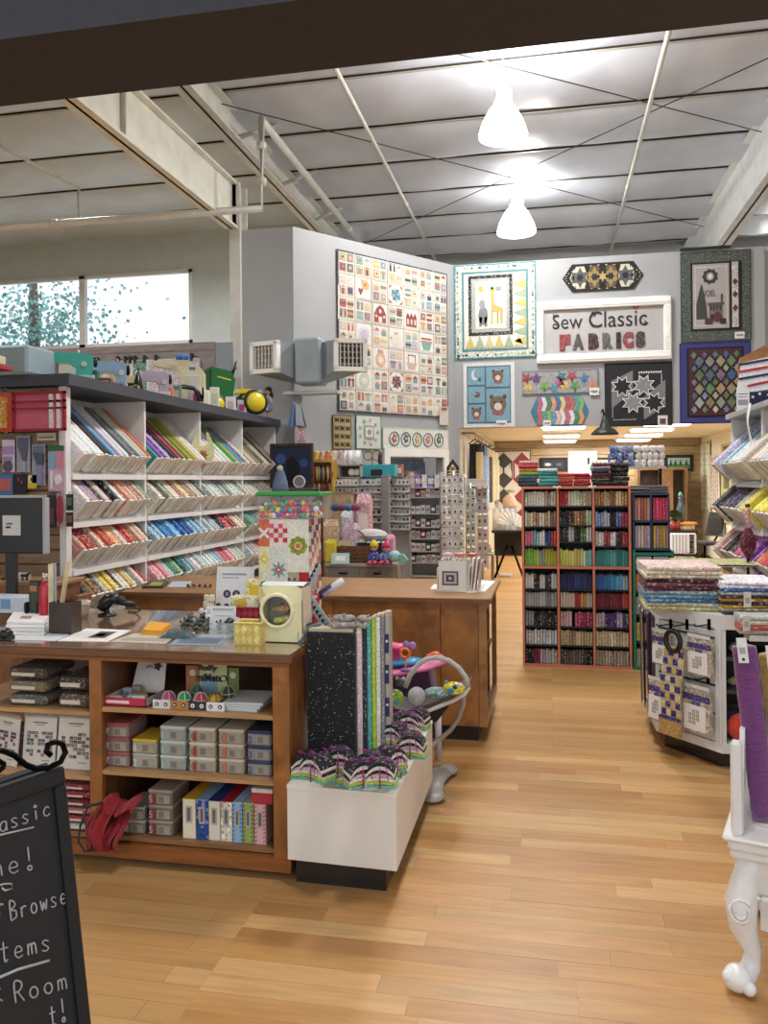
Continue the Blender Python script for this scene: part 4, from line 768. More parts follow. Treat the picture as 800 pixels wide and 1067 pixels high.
# ============================================================ THE FRONT COUNTER
def at(x0, y0, x1, y1, z, D, name, label, cat, group=None, rot=0, dy=0, mk=True):   # thing whose foot shows at pixel row y1 on a surface at height z
    Y = onz((x0+x1)/2, y1, z).y+dy
    return Item(name, label, cat, x0, y0, x1, y1, Y, D, z, group, rot, mk)
YC = 3.12; ZT = .915; CR = -1.03; CL = -2.6; CB = 4.07
def zc(y, x=200): return ony(x, y, YC).z
OK_ = '8c5220'; OK2 = '985f28'
fc = thing('display_counter', 'oak display counter with open shelves and a glass-covered top, by the chalkboard', 'counter', (0, 0, 0))
xd0 = ony(93.5, 780, YC).x; xd1 = ony(106, 780, YC).x; xs1 = ony(284.5, 780, YC).x
obj('countertop', MB().box(CL, CR+.015, YC-.02, CB, ZT-.04, ZT-.006, '6e4628', .006), 'oak_flat', fc)
obj('glass_top', MB().box(CL, CR+.012, YC-.018, CB, ZT-.006, ZT, '7e624a', 0), 'glasstop', fc)
obj('top_rail', MB().box(CL, CR, YC, YC+.025, zc(692), ZT-.04, OK_), 'oak_flat', fc)
obj('bottom_rail', MB().box(CL, CR, YC, YC+.025, zc(901), zc(886), OK_), 'oak_flat', fc)
obj('stile', MB().box(xd0, xd1, YC, YC+.025, zc(886), zc(692), OK2), 'oak', fc); obj('stile', MB().box(xs1, CR, YC, YC+.025, zc(886), zc(692), OK2), 'oak', fc)
obj('end_panel', MB().box(CR-.02, CR, YC+.025, CB-.02, zc(901), ZT-.04, '825024'), 'oak', fc)
obj('partition', MB().box(xd0+.03, xd0+.05, YC+.025, CB-.4, zc(886), ZT-.04, '7a4e2c'), 'oak', fc)
obj('back_panel', MB().box(CL, CR-.02, CB-.42, CB-.4, zc(901), ZT-.04, '5e3c24'), 'oak', fc)
zb0 = zc(880)
obj('deck', MB().box(CL, CR-.02, YC+.025, CB-.42, zb0-.02, zb0, '8c6440'), 'oak_flat', fc)
ZS1 = zc(742); ZS2 = zc(809); ZL1 = zc(740, 60); ZL2 = zc(807, 60)
for z in (ZS1, ZS2): obj('shelf', MB().box(xd1, xs1, YC+.004, CB-.42, z-.018, z, 'b48a5c'), 'oak_flat', fc)
for z in (ZL1, ZL2): obj('shelf', MB().box(CL, xd0, YC+.004, CB-.42, z-.018, z, 'b48a5c'), 'oak_flat', fc)
obj('toe_kick', MB().box(CL, CR-.06, YC+.06, CB-.06, 0, zc(901), '2c1f18'), 'matte', fc)

def tin(x0, x1, z, h, lid, body, num, ncol, label, dk=None, Y=YC+.05, D=.17, acc=None):
    a = ony(x0+1, 780, Y).x; b = ony(x1-1, 780, Y).x; w = b-a
    t = thing('storage_tin', label, 'tin', ((a+b)/2, Y+D/2, z+.0005), 0, 'stacked tins under the oak counter')
    obj('tin_body', MB().box(-w/2+.002, w/2-.002, -D/2+.002, D/2, 0, h*.8, body, .006), 'paint', t)
    obj('lid', MB().box(-w/2, w/2, -D/2, D/2, h*.76, h-.001, lid, .007), 'paint', t)
    m = MB(); m.box(-w*.12, w*.4, -D/2-.001, -D/2+.003, h*.12, h*.68, 'a09888'); m.box(-w*.05, w*.16, -D/2-.002, -D/2+.003, h*.2, h*.6, '7a7468'); obj('label_panel', m, 'paper', t)
    m = MB()
    if acc: m.box(-w*.3, -w*.18, -D/2-.0025, -D/2, h*.05, h*.74, acc)
    text(m, num, h*.45, -w*.36, -D/2-.002, h*.16, ncol); obj('numeral', m, 'paper', t)
zz = ZS2; h3 = (zc(762)-ZS2)/3
for k in range(3): tin(107, 135, zz+h3*k, h3, 'a85858', '8c7878', '7', 'e8e0d8', 'mauve tin with a red lid and white numeral seven, %s in its stack' % ['bottom', 'middle', 'top'][k])
tin(136, 164, zz, h3, 'b0b4a8', 'a8a898', '2', 'e0e0d8', 'grey-green tin under the tin with the yellow lid'); tin(136, 164, zz+h3, h3, 'd8b838', 'a8a090', '8', 'e8e8e0', 'grey tin with a yellow lid and numeral eight')
for k in range(3):
    q_ = ['bottom', 'middle', 'top'][k]
    tin(165, 194, zz+h3*k, h3, 'c8ccc4', '98a8a8', 'I', 'e0d8a0', 'pale teal tin with a silver lid, %s of its stack, beside the yellow-lidded tin' % q_)
    tin(195, 225, zz+h3*k, h3, 'd8d4c0', 'b0a894', '10', '5c8050', 'cream tin with green numeral ten, %s of its stack' % q_, acc='b84c48')
    tin(226, 255, zz+h3*k, h3, 'c8c0a8', 'a89c88', 'I', '70a8a0', 'tin striped teal and coral, %s of its stack' % q_, acc='c86858')
    tin(256, 284, zz+h3*k, h3, '343c54', '8c8c94', '2', '484c58', 'grey tin with a navy lid, %s of its stack' % q_)
hb = (zc(831)-zb0)/3
for k in range(2): tin(127, 151, zb0+hb*k*.9, hb*.9, 'b0aca0', '7c766c', '2', 'd8d8d0', 'grey-brown tin with numeral two, %s of a pair beside the red bag' % ['lower', 'upper'][k])
for k in range(3): tin(152, 180, zb0+hb*k, hb, 'a49484', '7a6c60', '5', 'e0b8a8', 'brown tin with a pinkish numeral five, %s of its stack' % ['bottom', 'middle', 'top'][k], acc='8a3838')
# boxes standing on edge
SB = [('e6dcc0', 'e0b030', 'cream storage box with a yellow top standing on edge'), ('2c4c98', '90b8d8', 'deep blue dotted box standing on edge'), ('ddd6c4', '283c80', 'cream box with a navy top and small print'), ('e0d8c8', 'b82838', 'cream box with a red top and speckled print'), ('90b4d4', 'a8d0e8', 'light blue striped box standing on edge'), ('98a860', 'c8c8b8', 'green and white slanted-stripe box standing on edge'), ('d8b0b0', 'd87880', 'pink gingham box at the end of the row of boxes')]
xs_ = [190, 204, 217, 229.5, 242, 252.5, 264.5, 284]; hS = zc(838)-zb0
for k, (c, top, lab) in enumerate(SB):
    a = ony(xs_[k]+.4, 860, YC+.05).x; b = ony(xs_[k+1]-.4, 860, YC+.05).x if k < 6 else ony(277, 860, YC+.05).x; w = b-a
    t = thing('project_box', lab, 'box', ((a+b)/2, YC+.16, zb0+.0005), 0, 'boxes standing on the counter deck')
    obj('box_body', MB().box(-w/2, w/2, -.11, .11, 0, hS*.985, c, .002), 'bigprint' if k in (1, 3) else 'paint', t)
    obj('top_flap', MB().box(-w/2, w/2, -.11, .11, hS*.985, hS, top), 'paint', t)
    m = MB(); m.box(-w*.25, w*.25, -.112, -.109, hS*.4, hS*.82, 'b8b0a4'); m.box(-w*.12, w*.12, -.113, -.109, hS*.45, hS*.78, '6c6460')
    if k in (4, 5, 6):
        for q_ in range(9): m.add([(-w*.48, -.1115, hS*(.04+.105*q_)), (-w*.26, -.1115, hS*(.08+.105*q_)), (-w*.26, -.1115, hS*(.12+.105*q_)), (-w*.48, -.1115, hS*(.08+.105*q_))], [(0, 1, 2, 3)], ['4c78b0', '4c7838', 'c05868'][k-4]).add([(w*.26, -.1115, hS*(.04+.105*q_)), (w*.48, -.1115, hS*(.08+.105*q_)), (w*.48, -.1115, hS*(.12+.105*q_)), (w*.26, -.1115, hS*(.08+.105*q_))], [(0, 1, 2, 3)], ['4c78b0', '4c7838', 'c05868'][k-4])
    obj('label_panel', m, 'paper', t)
a = ony(262, 835, YC+.05); b = ony(284, 835, YC+.05)
t = thing('red_box', 'small red box lying across the pink gingham boxes', 'box', ((a.x+b.x)/2, YC+.14, zb0+hS+.001)); w = b.x-a.x
obj('box_body', MB().box(-w/2, w/2, -.09, .09, 0, .055, 'b02c38', .002), 'paint', t); obj('lid', MB().box(-w/2-.001, w/2+.001, -.091, .091, .045, .062, 'd8d0c8', .002), 'paint', t)
# red tote with black strap
t = thing('red_bag', 'red folded tote bag with a black strap hanging over the counter edge', 'bag', (ony(112, 860, YC-.03).x, YC-.06, zb0+.0))
for k in range(5):
    x = -.05+.028*k; c = jit('8e141c', .15)
    m = MB(); m.grid(lambda u, v, x=x, k=k: (x+.026*(u-.5)*2+.012*math.sin(v*6+k), -.02-.02*math.sin(v*PI)+.02*math.cos(u*PI*2+k)*.6+(.14*v*v if k > 2 else .06*v*v), -.02+(.13+.025*(k % 3))*v), 10, 12, c); obj('fold', m, 'cloth', t)
obj('gathered_top', MB().grid(lambda u, v: (-.04+.17*u, .1-.1*math.sin(v*PI*.5)+.012*math.sin(u*30), .16-.03*v+.015*math.sin(u*9)), 24, 6, '96181f'), 'cloth', t)
obj('strap', MB().tube([(-.0, .0, .17), (-.05, -.03, .165), (-.08, -.04, .09), (-.09, -.04, .02), (-.06, -.04, -.02), (-.02, -.035, -.01)], .013, '1c1a1c', 8, flatz=.35), 'cloth', t)
# top shelf of the bay
t = Item('display_tray', 'white and pink counter display tray of small packets on the upper counter shelf', 'display', 108, 700, 152, 742, YC+.03, .16, ZS1+.0005)
w, h = t.w, zc(690)-ZS1-.04; D = .16
obj('tray', MB().box(-w/2, w/2, -D/2, D/2, 0, .004, 'c83050').box(-w/2, w/2, -D/2, -D/2+.003, 0, .035, 'c02848').box(-w/2, -w/2+.003, -D/2, D/2, 0, .035, 'e8e0e0').box(w/2-.003, w/2, -D/2, D/2, 0, .035, 'e8e0e0').box(-w/2+.01, w*.1, -D/2-.001, -D/2, .012, .024, 'f0d8dc'), 'paper', t.t)
obj('header_card', MB().add([(-w*.3, D/2, .02), (w/2, D/2, .02), (w/2, D/2+.03, h), (-w*.18, D/2+.03, h), (-w*.3, D/2+.004, .02), (w/2, D/2+.004, .02), (w/2, D/2+.034, h), (-w*.18, D/2+.034, h)], [(0, 1, 2, 3), (7, 6, 5, 4), (3, 2, 6, 7)], 'd8d0c8'), 'paper', t.t)
m = MB(); m.prism(star(w*.32, h*.8, .02, 5), D/2+.01, D/2+.02, '1e1c20'); m.tube([(w*.05, D/2+.012, h*.75), (w*.12, D/2+.012, h*.82), (w*.2, D/2+.012, h*.78)], .003, 'a03040', 5); obj('print_mark', m, 'paper', t.t, kind='stuff')
for k, (x, z, c, ww, hh) in enumerate(((-.3, .035, 'e8c8d0', .3, .03), (.02, .03, 'e4dcd8', .18, .03), (.26, .03, 'dfe8e4', .3, .035), (-.22, .07, 'a8b0b8', .2, .045), (.12, .065, 'c88838', .35, .03), (-.05, .06, '9c9488', .2, .05))):
    solo('sample_packet', ['white packet with pink heart in the pink display tray', 'small cream packet in the middle of the pink display tray', 'mint-white packet in the pink display tray', 'grey blister packet standing in the pink display tray', 'orange packet lying in the pink display tray', 'taupe packet behind the others in the pink display tray'][k], 'packet', MB().box(-w*ww/2, w*ww/2, -.012, .012, 0, hh, c, .003).box(-w*ww*.2, w*ww*.2, -.0135, -.011, hh*.3, hh*.7, 'd85878' if k == 0 else '8a8480'), 'paper', (t.loc[0]+w*x, t.loc[1]-.045+.018*(k % 2)+(.055 if k > 2 else 0)+(.02 if k == 5 else 0), ZS1+.006+(.0 if k < 3 else .001)))
t = Item('display_box', 'pale display box lettered for fluffy trims with animal faces on its front edge', 'display', 159, 700, 234, 743, YC+.03, .16, ZS1+.0005)
w = t.w; D = .16; hz = zc(693)-ZS1-.028
obj('tray', MB().box(-w/2, w/2, -D/2, D/2, 0, .004, 'c8c0b0').box(-w/2, w/2, -D/2, -D/2+.003, 0, .03, 'd8d4cc'), 'paper', t.t)
for k, (c, e) in enumerate((('e0dcd8', '383838'), ('b88438', '4a3018'), ('2c2c30', 'f0f0f0'), ('e8e8e8', '202020'))):
    x = -w/2+w*(k+.5)/4; m = MB(); m.box(x-w*.12, x+w*.12, -D/2-.003, -D/2, 0, .036, c)
    for s_ in (-1, 1): m.prism(disc(x+s_*.02, .018, .009, 8), -D/2-.005, -D/2-.003, e); m.prism(disc(x+s_*.02, .018, .004, 6), -D/2-.006, -D/2-.005, 'f0f0f0' if k != 2 else '202020')
    obj('animal_face', m, 'paper', t.t)
m = MB(); m.box(-w*.05, w*.34, D/2-.012, D/2-.008, 0, hz, 'bfc08e').box(-w*.03, w*.2, D/2-.014, D/2-.01, .03, hz*.55, '88a8b8').box(-w*.26, -w*.06, D/2-.004, D/2, 0, hz*.88, 'a8683c').box(w*.35, w*.5, D/2-.004, D/2, 0, hz*.86, '7c8448'); m.prism(disc(-w*.16, hz*.7, .015, 8), D/2-.008, D/2-.002, 'd8c8a8'); m.prism(disc(w*.42, hz*.68, .015, 8), D/2-.008, D/2-.002, 'c8d0a8'); obj('header_card', m, 'paper', t.t)
m = MB(); text(m, 'fluffy', .032, w*.07, D/2-.018, hz-.042, '2a2420', bold=.03, w=.09); text(m, 'miMete', .034, w*.1, D/2-.018, hz-.082, '2a2420', bold=.03, w=.12); m.prism(disc(w*.3, hz-.066, .014, 10), D/2-.018, D/2-.013, '2a2420'); m.prism(disc(w*.3, hz-.066, .01, 10), D/2-.02, D/2-.014, 'c8c890'); obj('lettering', m, 'paper', t.t)
for k, (x, c, c2, l) in enumerate(((-.32, 'b85878', 'e8b8c8', 'pink'), (-.1, '4c9c68', 'e0f0e0', 'green and white'), (.13, 'c04858', 'f0c8c8', 'red and white'), (.33, 'd0a838', '5a4820', 'yellow'), (.44, '3c3c40', 'c0b080', 'black speckled'), (.0, '3c5c48', '7a9070', 'dark green'))):
    m = MB(); r = .03; m.ball((0, 0, r), r, c, 12, 8)
    for a in range(3): m.tube([(r*1.01*math.cos(q_*PI/8)*math.cos(a*1.05), r*1.01*math.cos(q_*PI/8)*math.sin(a*1.05)*1, r+r*1.01*math.sin(q_*PI/8)) for q_ in range(16)], .0022, c2, 4, True)
    m.tube([(r*1.01*math.cos(q_*PI/8), r*1.01*math.sin(q_*PI/8), r) for q_ in range(16)], .0022, c2, 4, True)
    solo('measuring_tape', 'round %s pompom tape in the fluffy display box' % l, 'tape measure', m, 'cloth', (t.loc[0]+w*x, YC+(.06 if k < 4 else .11), ZS1+.006+(0 if k < 4 else .02)))
for k in range(3):
    solo('booklet', 'white booklet, %s of three lying at the end of the upper counter shelf' % ['lowest', 'middle', 'topmost'][k], 'booklet', MB().box(-.085, .085, -.1, .1, 0, .011, 'e4e4e2', .001).box(-.086, .086, -.101, -.09, .003, .008, 'b8c4c8'), 'paper', (ony(259, 740, YC+.14).x-.004+.006*k, YC+.14, ZS1+.001+.0125*k), .05*(k-1))
# left bay: packaged fabric, kits, red packets
def polybag(x0, x1, z, h, Y, lab, c1, c2, k, g='fabric packs in the counter', zl=None):
    a = ony(x0, 720, Y).x; b = ony(x1, 720, Y).x; w = b-a; sd = R.random()*9
    t = thing('fabric_pack', lab, 'fabric pack', ((a+b)/2, Y+.13, z), 0, g)
    obj('folded_cloth', MB().box(-w/2+.012, w/2-.012, -.115, .12, .004, h*.8, c1, h*.28), 'printed', t)
    m = MB(); m.grid(lambda u, v: ((u-.5)*w, -.13+.26*v, h*(.86-.34*(2*u-1)**4)+.008*math.sin(u*14+sd)*math.sin(v*9+sd)), 16, 8, c2); obj('clear_sleeve', m, 'film', t)
    obj('paper_band', MB().box(-w*.32, w*.2, -.118, -.112, h*.25, h*.5, 'd0c8b4', 0), 'paper', t)
for k in range(3): polybag(2, 48, ZL1+.0005+k*.058, .056, YC+.02, 'clear-wrapped %s fabric pack, %s of the wide upper stack' % (['grey', 'tan', 'brown'][k], ['bottom', 'middle', 'top'][k]), ['6a6458', '8c7860', '5c4c40'][k], 'c8c4bc', k)
for k in range(2): polybag(54, 93, ZL1+.0005+k*.074, .07, YC+.02, 'clear-wrapped %s fabric pack, %s of the pair beside the wide stack' % (['cream-topped brown', 'dark brown'][k], ['lower', 'upper'][k]), ['6c5848', '4c4038'][k], 'c8c4bc', k)
def kit(x0, x1, y0, lab, c, c2, lean):
    a = ony(x0, 780, YC+.05).x; b = ony(x1, 780, YC+.05).x; w = b-a; h = ony(x0, y0, YC+.05).z-ZL2
    t = thing('quilt_kit', lab, 'quilt kit', ((a+b)/2, YC+.07, ZL2+.0005), (-.12, 0, lean))
    obj('sheet', MB().box(-w/2, w/2, -.004, .004, 0, h, 'd6cfc4', .001), 'paper', t); obj('cloth_pack', MB().box(-w/2+.005, w/2-.005, .004, .04, .003, h*.9, c, .01), 'printed', t)
    m = MB()
    for i in range(7):
        for j in range(7):
            x = -w*.4+w*.8*i/7; z = h*.2+h*.5*j/7
            if R.random() < .6: m.prism(rect(x+.002, z+.002, x+w*.8/7-.001, z+h*.5/7-.001), -.006, -.004, jit(c2, .3))
            if R.random() < .5: m.prism(rect(x+.006, z+.006, x+w*.8/7-.006, z+h*.5/7-.006), -.007, -.005, 'd6cfc4')
    obj('quilt_picture', m, 'paper', t, kind='stuff')
    m = MB(); m.box(-w*.22, w*.22, -.0052, -.004, h*.86, h*.885, '6a6460').box(-w*.14, w*.14, -.0052, -.004, h*.82, h*.835, '8a8480').box(w*.1, w*.34, -.0052, -.004, h*.12, h*.14, '8a8480'); obj('print_line', m, 'paper', t, kind='stuff')
    obj('sleeve_top', MB().box(-w/2-.003, w/2+.003, -.006, -.0045, h*.97, h+.012, 'c8c4c0'), 'clear', t)
kit(20, 54, 748, 'quilt kit sheet with a blue-grey maze pattern on the counter shelf', '4c4458', '5c5a60', 0); kit(56, 93, 749, 'quilt kit sheet with a brown maze pattern on the counter shelf', '4a3830', '6e5648', 0)
kit(-14, 18, 748, 'plum fabric kit at the edge of the frame on the counter shelf', '4a3448', '54404c', -.3)
for k in range(6): polybag(58, 94, zb0+.0005+k*.034, .033, YC+.02, 'clear-wrapped %s packet, %s up in the red stack behind the chalkboard' % (['white', 'red', 'pinkish', 'dark red', 'crimson', 'red speckled'][k], ORD[k]), ['c8c0bc', 'a02c38', 'b86870', '782430', 'a82c40', '8c3c44'][k], 'c8a8a8', k)
for k in range(5): polybag(10, 55, zb0+.0005+k*.036, .035, YC+.03, 'clear-wrapped %s packet, %s up in the stack hidden by the chalkboard' % (['grey', 'red', 'tan', 'red', 'brown'][k], ORD[k]), ['8c8888', 'a02c38', 'a89070', '90303c', '5c4838'][k], 'c8a8a8', k)

# ============================================================ THE SECOND COUNTER
Y2 = 4.98; X2R = -.385; X2L = ony(130, 622, Y2).x; Z2 = .885; D2 = .93
c2 = thing('work_counter', 'long oak cutting counter with plain front and open end, beyond the baby swing', 'counter', (0, 0, 0))
obj('countertop', MB().box(X2L-.02, X2R+.03, Y2-.03, Y2+D2, Z2-.03, Z2, 'a07446', .008), 'oak_flat', c2)
obj('edge_strip', MB().box(X2L-.022, X2R+.032, Y2-.034, Y2-.03, Z2-.03, Z2-.003, '7a5430'), 'oak_flat', c2)
n = 3; xs_ = [X2L, -1.35, ony(459, 690, Y2).x, X2R-.05]
for k in range(3): obj('front_panel', MB().box(xs_[k]+.002, xs_[k+1]-.002, Y2, Y2+.02, .1, Z2-.03, '9c6834', .002), 'oak', c2)
obj('corner_stile', MB().box(X2R-.05, X2R, Y2-.002, Y2+.03, .1, Z2-.03, 'a07244', .002), 'oak', c2)
obj('end_stile', MB().box(X2R-.03, X2R, Y2+D2-.08, Y2+D2-.02, .1, Z2-.03, '8a5c34'), 'oak', c2)
obj('end_rail', MB().box(X2R-.03, X2R, Y2+.03, Y2+D2-.08, Z2-.08, Z2-.03, '8a5c34').box(X2R-.03, X2R, Y2+.03, Y2+D2-.08, .1, .16, '8a5c34'), 'oak', c2, kind='stuff')
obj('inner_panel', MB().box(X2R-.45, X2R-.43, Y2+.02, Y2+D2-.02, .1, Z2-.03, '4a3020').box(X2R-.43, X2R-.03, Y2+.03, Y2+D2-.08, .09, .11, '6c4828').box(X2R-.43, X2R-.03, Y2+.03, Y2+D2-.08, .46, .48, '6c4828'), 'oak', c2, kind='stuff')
obj('back_panel', MB().box(X2L, X2R-.05, Y2+D2-.05, Y2+D2-.03, .1, Z2-.03, '7a5230'), 'oak', c2); obj('end_panel', MB().box(X2L, X2L+.02, Y2+.02, Y2+D2-.05, .1, Z2-.03, '8a5c34'), 'oak', c2)
obj('toe_kick', MB().box(X2L+.05, X2R-.06, Y2+.05, Y2+D2-.06, 0, .1, '2a1e16'), 'matte', c2)

# ============================================================ WHITE DISPLAY BOX WITH FABRIC
ZP = .41
pb = thing('display_plinth', 'low white display box on a black base beside the oak counter', 'plinth', (0, 0, 0))
px_ = [(-1.025, 3.07), (-.585, 3.05), (-.585, 4.02), (-1.025, 4.02)]
ins = [(-1.01, 3.13), (-.64, 3.12), (-.64, 3.98), (-1.01, 3.98)]
obj('box_body', MB().flat(px_, .115, ZP-.014, 'e6e0d6'), 'paint', pb); obj('top_board', MB().flat([(px_[0][0]-.001, px_[0][1]-.003), (px_[1][0]+.003, px_[1][1]-.003), (px_[2][0]+.003, px_[2][1]), px_[3]], ZP-.013, ZP, 'ece6dc'), 'paint', pb)
obj('base', MB().flat(ins, 0, .114, '1c1a1a'), 'gloss', pb)
# upright bolts: black dotted one in front, coloured spines beside
def up(x0, x1, y0, Y, c, lab, mat='printed', D=.36, name='fabric_bolt', z=ZP, x0w=None, spots=False):
    a = x0w if x0w is not None else ony(x0, 700, Y).x; b = ony(x1, 700, Y).x; h = ony((x0+x1)/2, y0, Y).z-z
    t = thing(name, lab, 'fabric bolt', ((a+b)/2, Y, z+.0005), 0, 'bolts standing on the white display box'); w = b-a
    obj('cloth_wrap', MB().box(-w/2, w/2, 0, D, 0, h-.012, c, .006), mat, t); obj('card_board', MB().box(-w*.45, w*.45, .008, D-.008, h-.013, h, 'b8aa90'), 'paper', t)
    if spots:
        m = MB()
        for k in range(230): x, zz_ = R.uniform(-w*.48, w*.48), R.uniform(.005, h-.02); s_ = R.choice((.0009, .0013, .0018)); m.box(x-s_, x+s_, -.0008, .001, zz_-s_, zz_+s_, R.choice(('d0ccc4', 'a8a49c', '8c8c8c', 'c8b088')))
        obj('speckle', m, 'paper', t, kind='stuff')
    return t
YF = 3.30
up(319, 370, 656, YF, '17171b', 'wide black speckled fabric bolt standing on the white display box', 'cloth', .1, spots=True)
sp = [(371, 376.5, 655, 'ddc4c8', 'pale pink dotted bolt next to the black one'), (377, 381, 652, '2a2c38', 'thin dark bolt between pink and teal'), (381.5, 386, 646, '5cb0ac', 'teal fabric bolt on the white display box'), (386.5, 390.5, 643, 'b8cc38', 'lime green fabric bolt on the white display box'), (391, 395.5, 641, 'e4e2dc', 'white speckled fabric bolt beside the lime one'), (396, 400, 640, '8a8a8c', 'grey fabric bolt with fine print at the row end')]
for k, (a, b, y0, c, l) in enumerate(sp): up(a, b, y0, YF+.012+.015*k, c, l, 'printed', .09)
# navy label strip bolt
t = up(400.5, 406, 638, YF+.1, 'aca49c', 'bolt end with navy labels at the end of the upright row', 'paint', .07)
m = MB()
for z in (.05, .19, .33, .46): m.box(-.009, .009, -.002, 0, z, z+.08, '26285c').prism(disc(0, z+.05, .006, 8), -.003, 0, 'd8d0c8')
obj('label_patch', m, 'paper', t, kind='stuff')
t = thing('draped_fabric', 'dark teal mesh cloth draped down the side of the black bolt', 'fabric', (ony(315, 700, YF).x, YF+.02, ZP+.002))
obj('drape', MB().grid(lambda u, v: (-.03+.03*u*(1+v)+.006*math.sin(v*8), .3*u*(1-.5*v), .55*v+(.03*math.sin(u*3) if v > .9 else 0)), 8, 16, '48565c'), 'cloth', t)
obj('fold_edge', MB().tube([(-.03, 0, 0), (-.025, 0, .3), (-.02, 0, .5), (.02, .02, .57), (.06, .06, .58)], .008, '566468', 6), 'cloth', t)
# patchwork bundles of folded fabric tied with cord
def bundle(x, y, rz, lab, z=ZP, s=1):
    q = onz(x, y, z)
    t = thing('fabric_bundle', lab, 'fabric bundle', (q.x, q.y+.02, z+.001), rz, 'tied bundles on the white display box')
    cols = ['64b0a4', 'a8b83c', 'd8d2c8', 'c8b0b0', '2a2630', 'd8ccca', '1a1820']; W0 = R.uniform(.1, .12)
    for k, c in enumerate(cols):
        h = .0105*s; W_ = W0*s*(1-.03*k+(.07 if k > 3 else 0)); D_ = .068*s*(1+(.12 if k > 4 else 0))
        m = MB()
        n_ = 8; v = []; f = []
        for j in (0, 1):
            for i in range(n_+1):
                u = i/n_; arch = .01*s*math.sin(u*PI)*(k*.3)-(.014*s*abs(2*u-1)**3 if k > 3 else 0)
                v += [((u-.5)*W_, (-.5+j)*D_, h*k*.95+arch), ((u-.5)*W_, (-.5+j)*D_, h*(k+.9)+arch)]
        for i in range(n_):
            a = 2*i; b = a+2*(n_+1); f += [(a, a+2, a+3, a+1), (b, b+1, b+3, b+2), (a+1, a+3, b+3, b+1), (a, b, b+2, a+2)]
        f += [(0, 1, 2*n_+3, 2*n_+2), (2*n_, 4*n_+2, 4*n_+3, 2*n_+1)]
        m.add(v, f, c); obj('folded_square', m, 'printed', t)
    H = .078*s; W_ = .13*s
    P = [(0, -.038*s, 0), (0, -.04*s, H*.5), (0, -.036*s, H+.006), (0, .036*s, H+.006), (0, .038*s, 0)]
    cd = MB().tube(P, .0025*s, 'a02c88', 5); cd.tube([(0, 0, H+.008), (.03*s, -.02*s, H+.02), (.045*s, -.01*s, H+.008), (.01*s, 0, H+.01)], .002*s, 'a02c88', 5); cd.tube([(0, 0, H+.008), (-.03*s, -.01*s, H+.022), (-.04*s, .01*s, H+.006), (0, 0, H+.01)], .002*s, 'a02c88', 5); cd.tube([(0, 0, H+.01), (.02*s, -.04*s, H), (.03*s, -.05*s, H*.4)], .0018*s, 'a02c88', 5)
    obj('cord', cd, 'matte', t, kind='stuff')
    return t
BP = [(330, 800, -.5, 'against the counter under the black bolt', 1), (373, 806, .6, 'resting across the middle of the pile', 1), (396, 806, .1, 'on the second layer near the outer corner', 1), (418, 790, .5, 'outside the bolts where the row turns', 0), (428, 776, .0, 'midway along the outer edge', 1), (318, 811, .1, 'at the front corner by the oak counter'), (343, 808, -.3, 'second along the front edge'), (365, 818, .25, 'in the middle of the front edge'), (387, 813, -.2, 'fourth along the front edge'), (408, 811, 1.2, 'at the outer front corner'), (352, 793, .15, 'before the black speckled bolt', 1), (385, 797, -.35, 'behind the middle of the front row', 1), (405, 792, 1.0, 'halfway up the slope of the pile', 1),
 (415, 778, .2, 'beside the coloured bolt spines'), (411, 764, -.3, 'high in the pile by the coloured spines', 1), (424, 768, .9, 'on the outer edge by the swing', 0), (421, 752, .4, 'at the back of the pile below the plush toys', 1), (434, 760, -.2, 'furthest back along the outer edge', 0)]
for b_ in BP:
    x, y, rz, where = b_[:4]; lv_ = b_[4] if len(b_) > 4 else 0
    bundle(x, y+(14 if lv_ else 0), rz, 'cord-tied fabric bundle %s' % where, ZP+(.0 if not lv_ else .062), 1.06)
# ============================================================ ON THE FRONT COUNTER
def card(name, label, cat, x0, y0, x1, y1, z, c, marks=(), lean=.15, group=None, D=.02, mat='paper'):
    I = at(x0, y0, x1, y1, z, D, name, label, cat, group, mk=False); w, h = I.w, I.h
    I.t = thing(name, label, cat, I.loc, (-lean, 0, 0), group)
    obj('card', MB().box(-w/2, w/2, -.002, .002, 0, h, c), mat, I.t)
    if marks:
        m = MB()
        for sh, cc in marks: m.prism([((p[0]-.5)*w, p[1]*h) for p in sh], -.0035, -.002, cc)
        obj('print', m, 'paper', I.t, kind='stuff')
    return I
I = at(37, 598, 50, 652, ZT, .07, 'water_bottle', 'red metal water bottle with a steel cap standing by the register', 'bottle')
r = I.w/2; h = I.h
obj('bottle_body', MB().lathe([(r*.9, 0), (r, .01), (r, h*.62), (r*.85, h*.76), (r*.62, h*.84)], 'b01828', 20), 'gloss', I.t); obj('cap', MB().lathe([(r*.66, h*.84), (r*.66, h*.97), (r*.5, h)], 'b8b0a8', 16), 'metal', I.t); obj('base_ring', MB().lathe([(r*.93, -.0), (r*.93, .006)], 'b8b0a8', 16), 'metal', I.t)
I = at(51, 628, 74, 661, ZT, .09, 'ruler_bin', 'dark wooden bin holding long rulers and scissors', 'bin'); w, h = I.w, I.h
for k in range(4): obj('side_board', MB().box(*((-w/2, w/2, -.045+.08*k, -.04+.08*k) if k < 2 else (-w/2+(w-.005)*(k-2), -w/2+.005+(w-.005)*(k-2), -.04, .035)), 0, h, '3a2a22'), 'oak', I.t)
obj('bottom', MB().box(-w/2+.005, w/2-.005, -.04, .035, 0, .005, '3a2a22'), 'oak', I.t)
bi = I
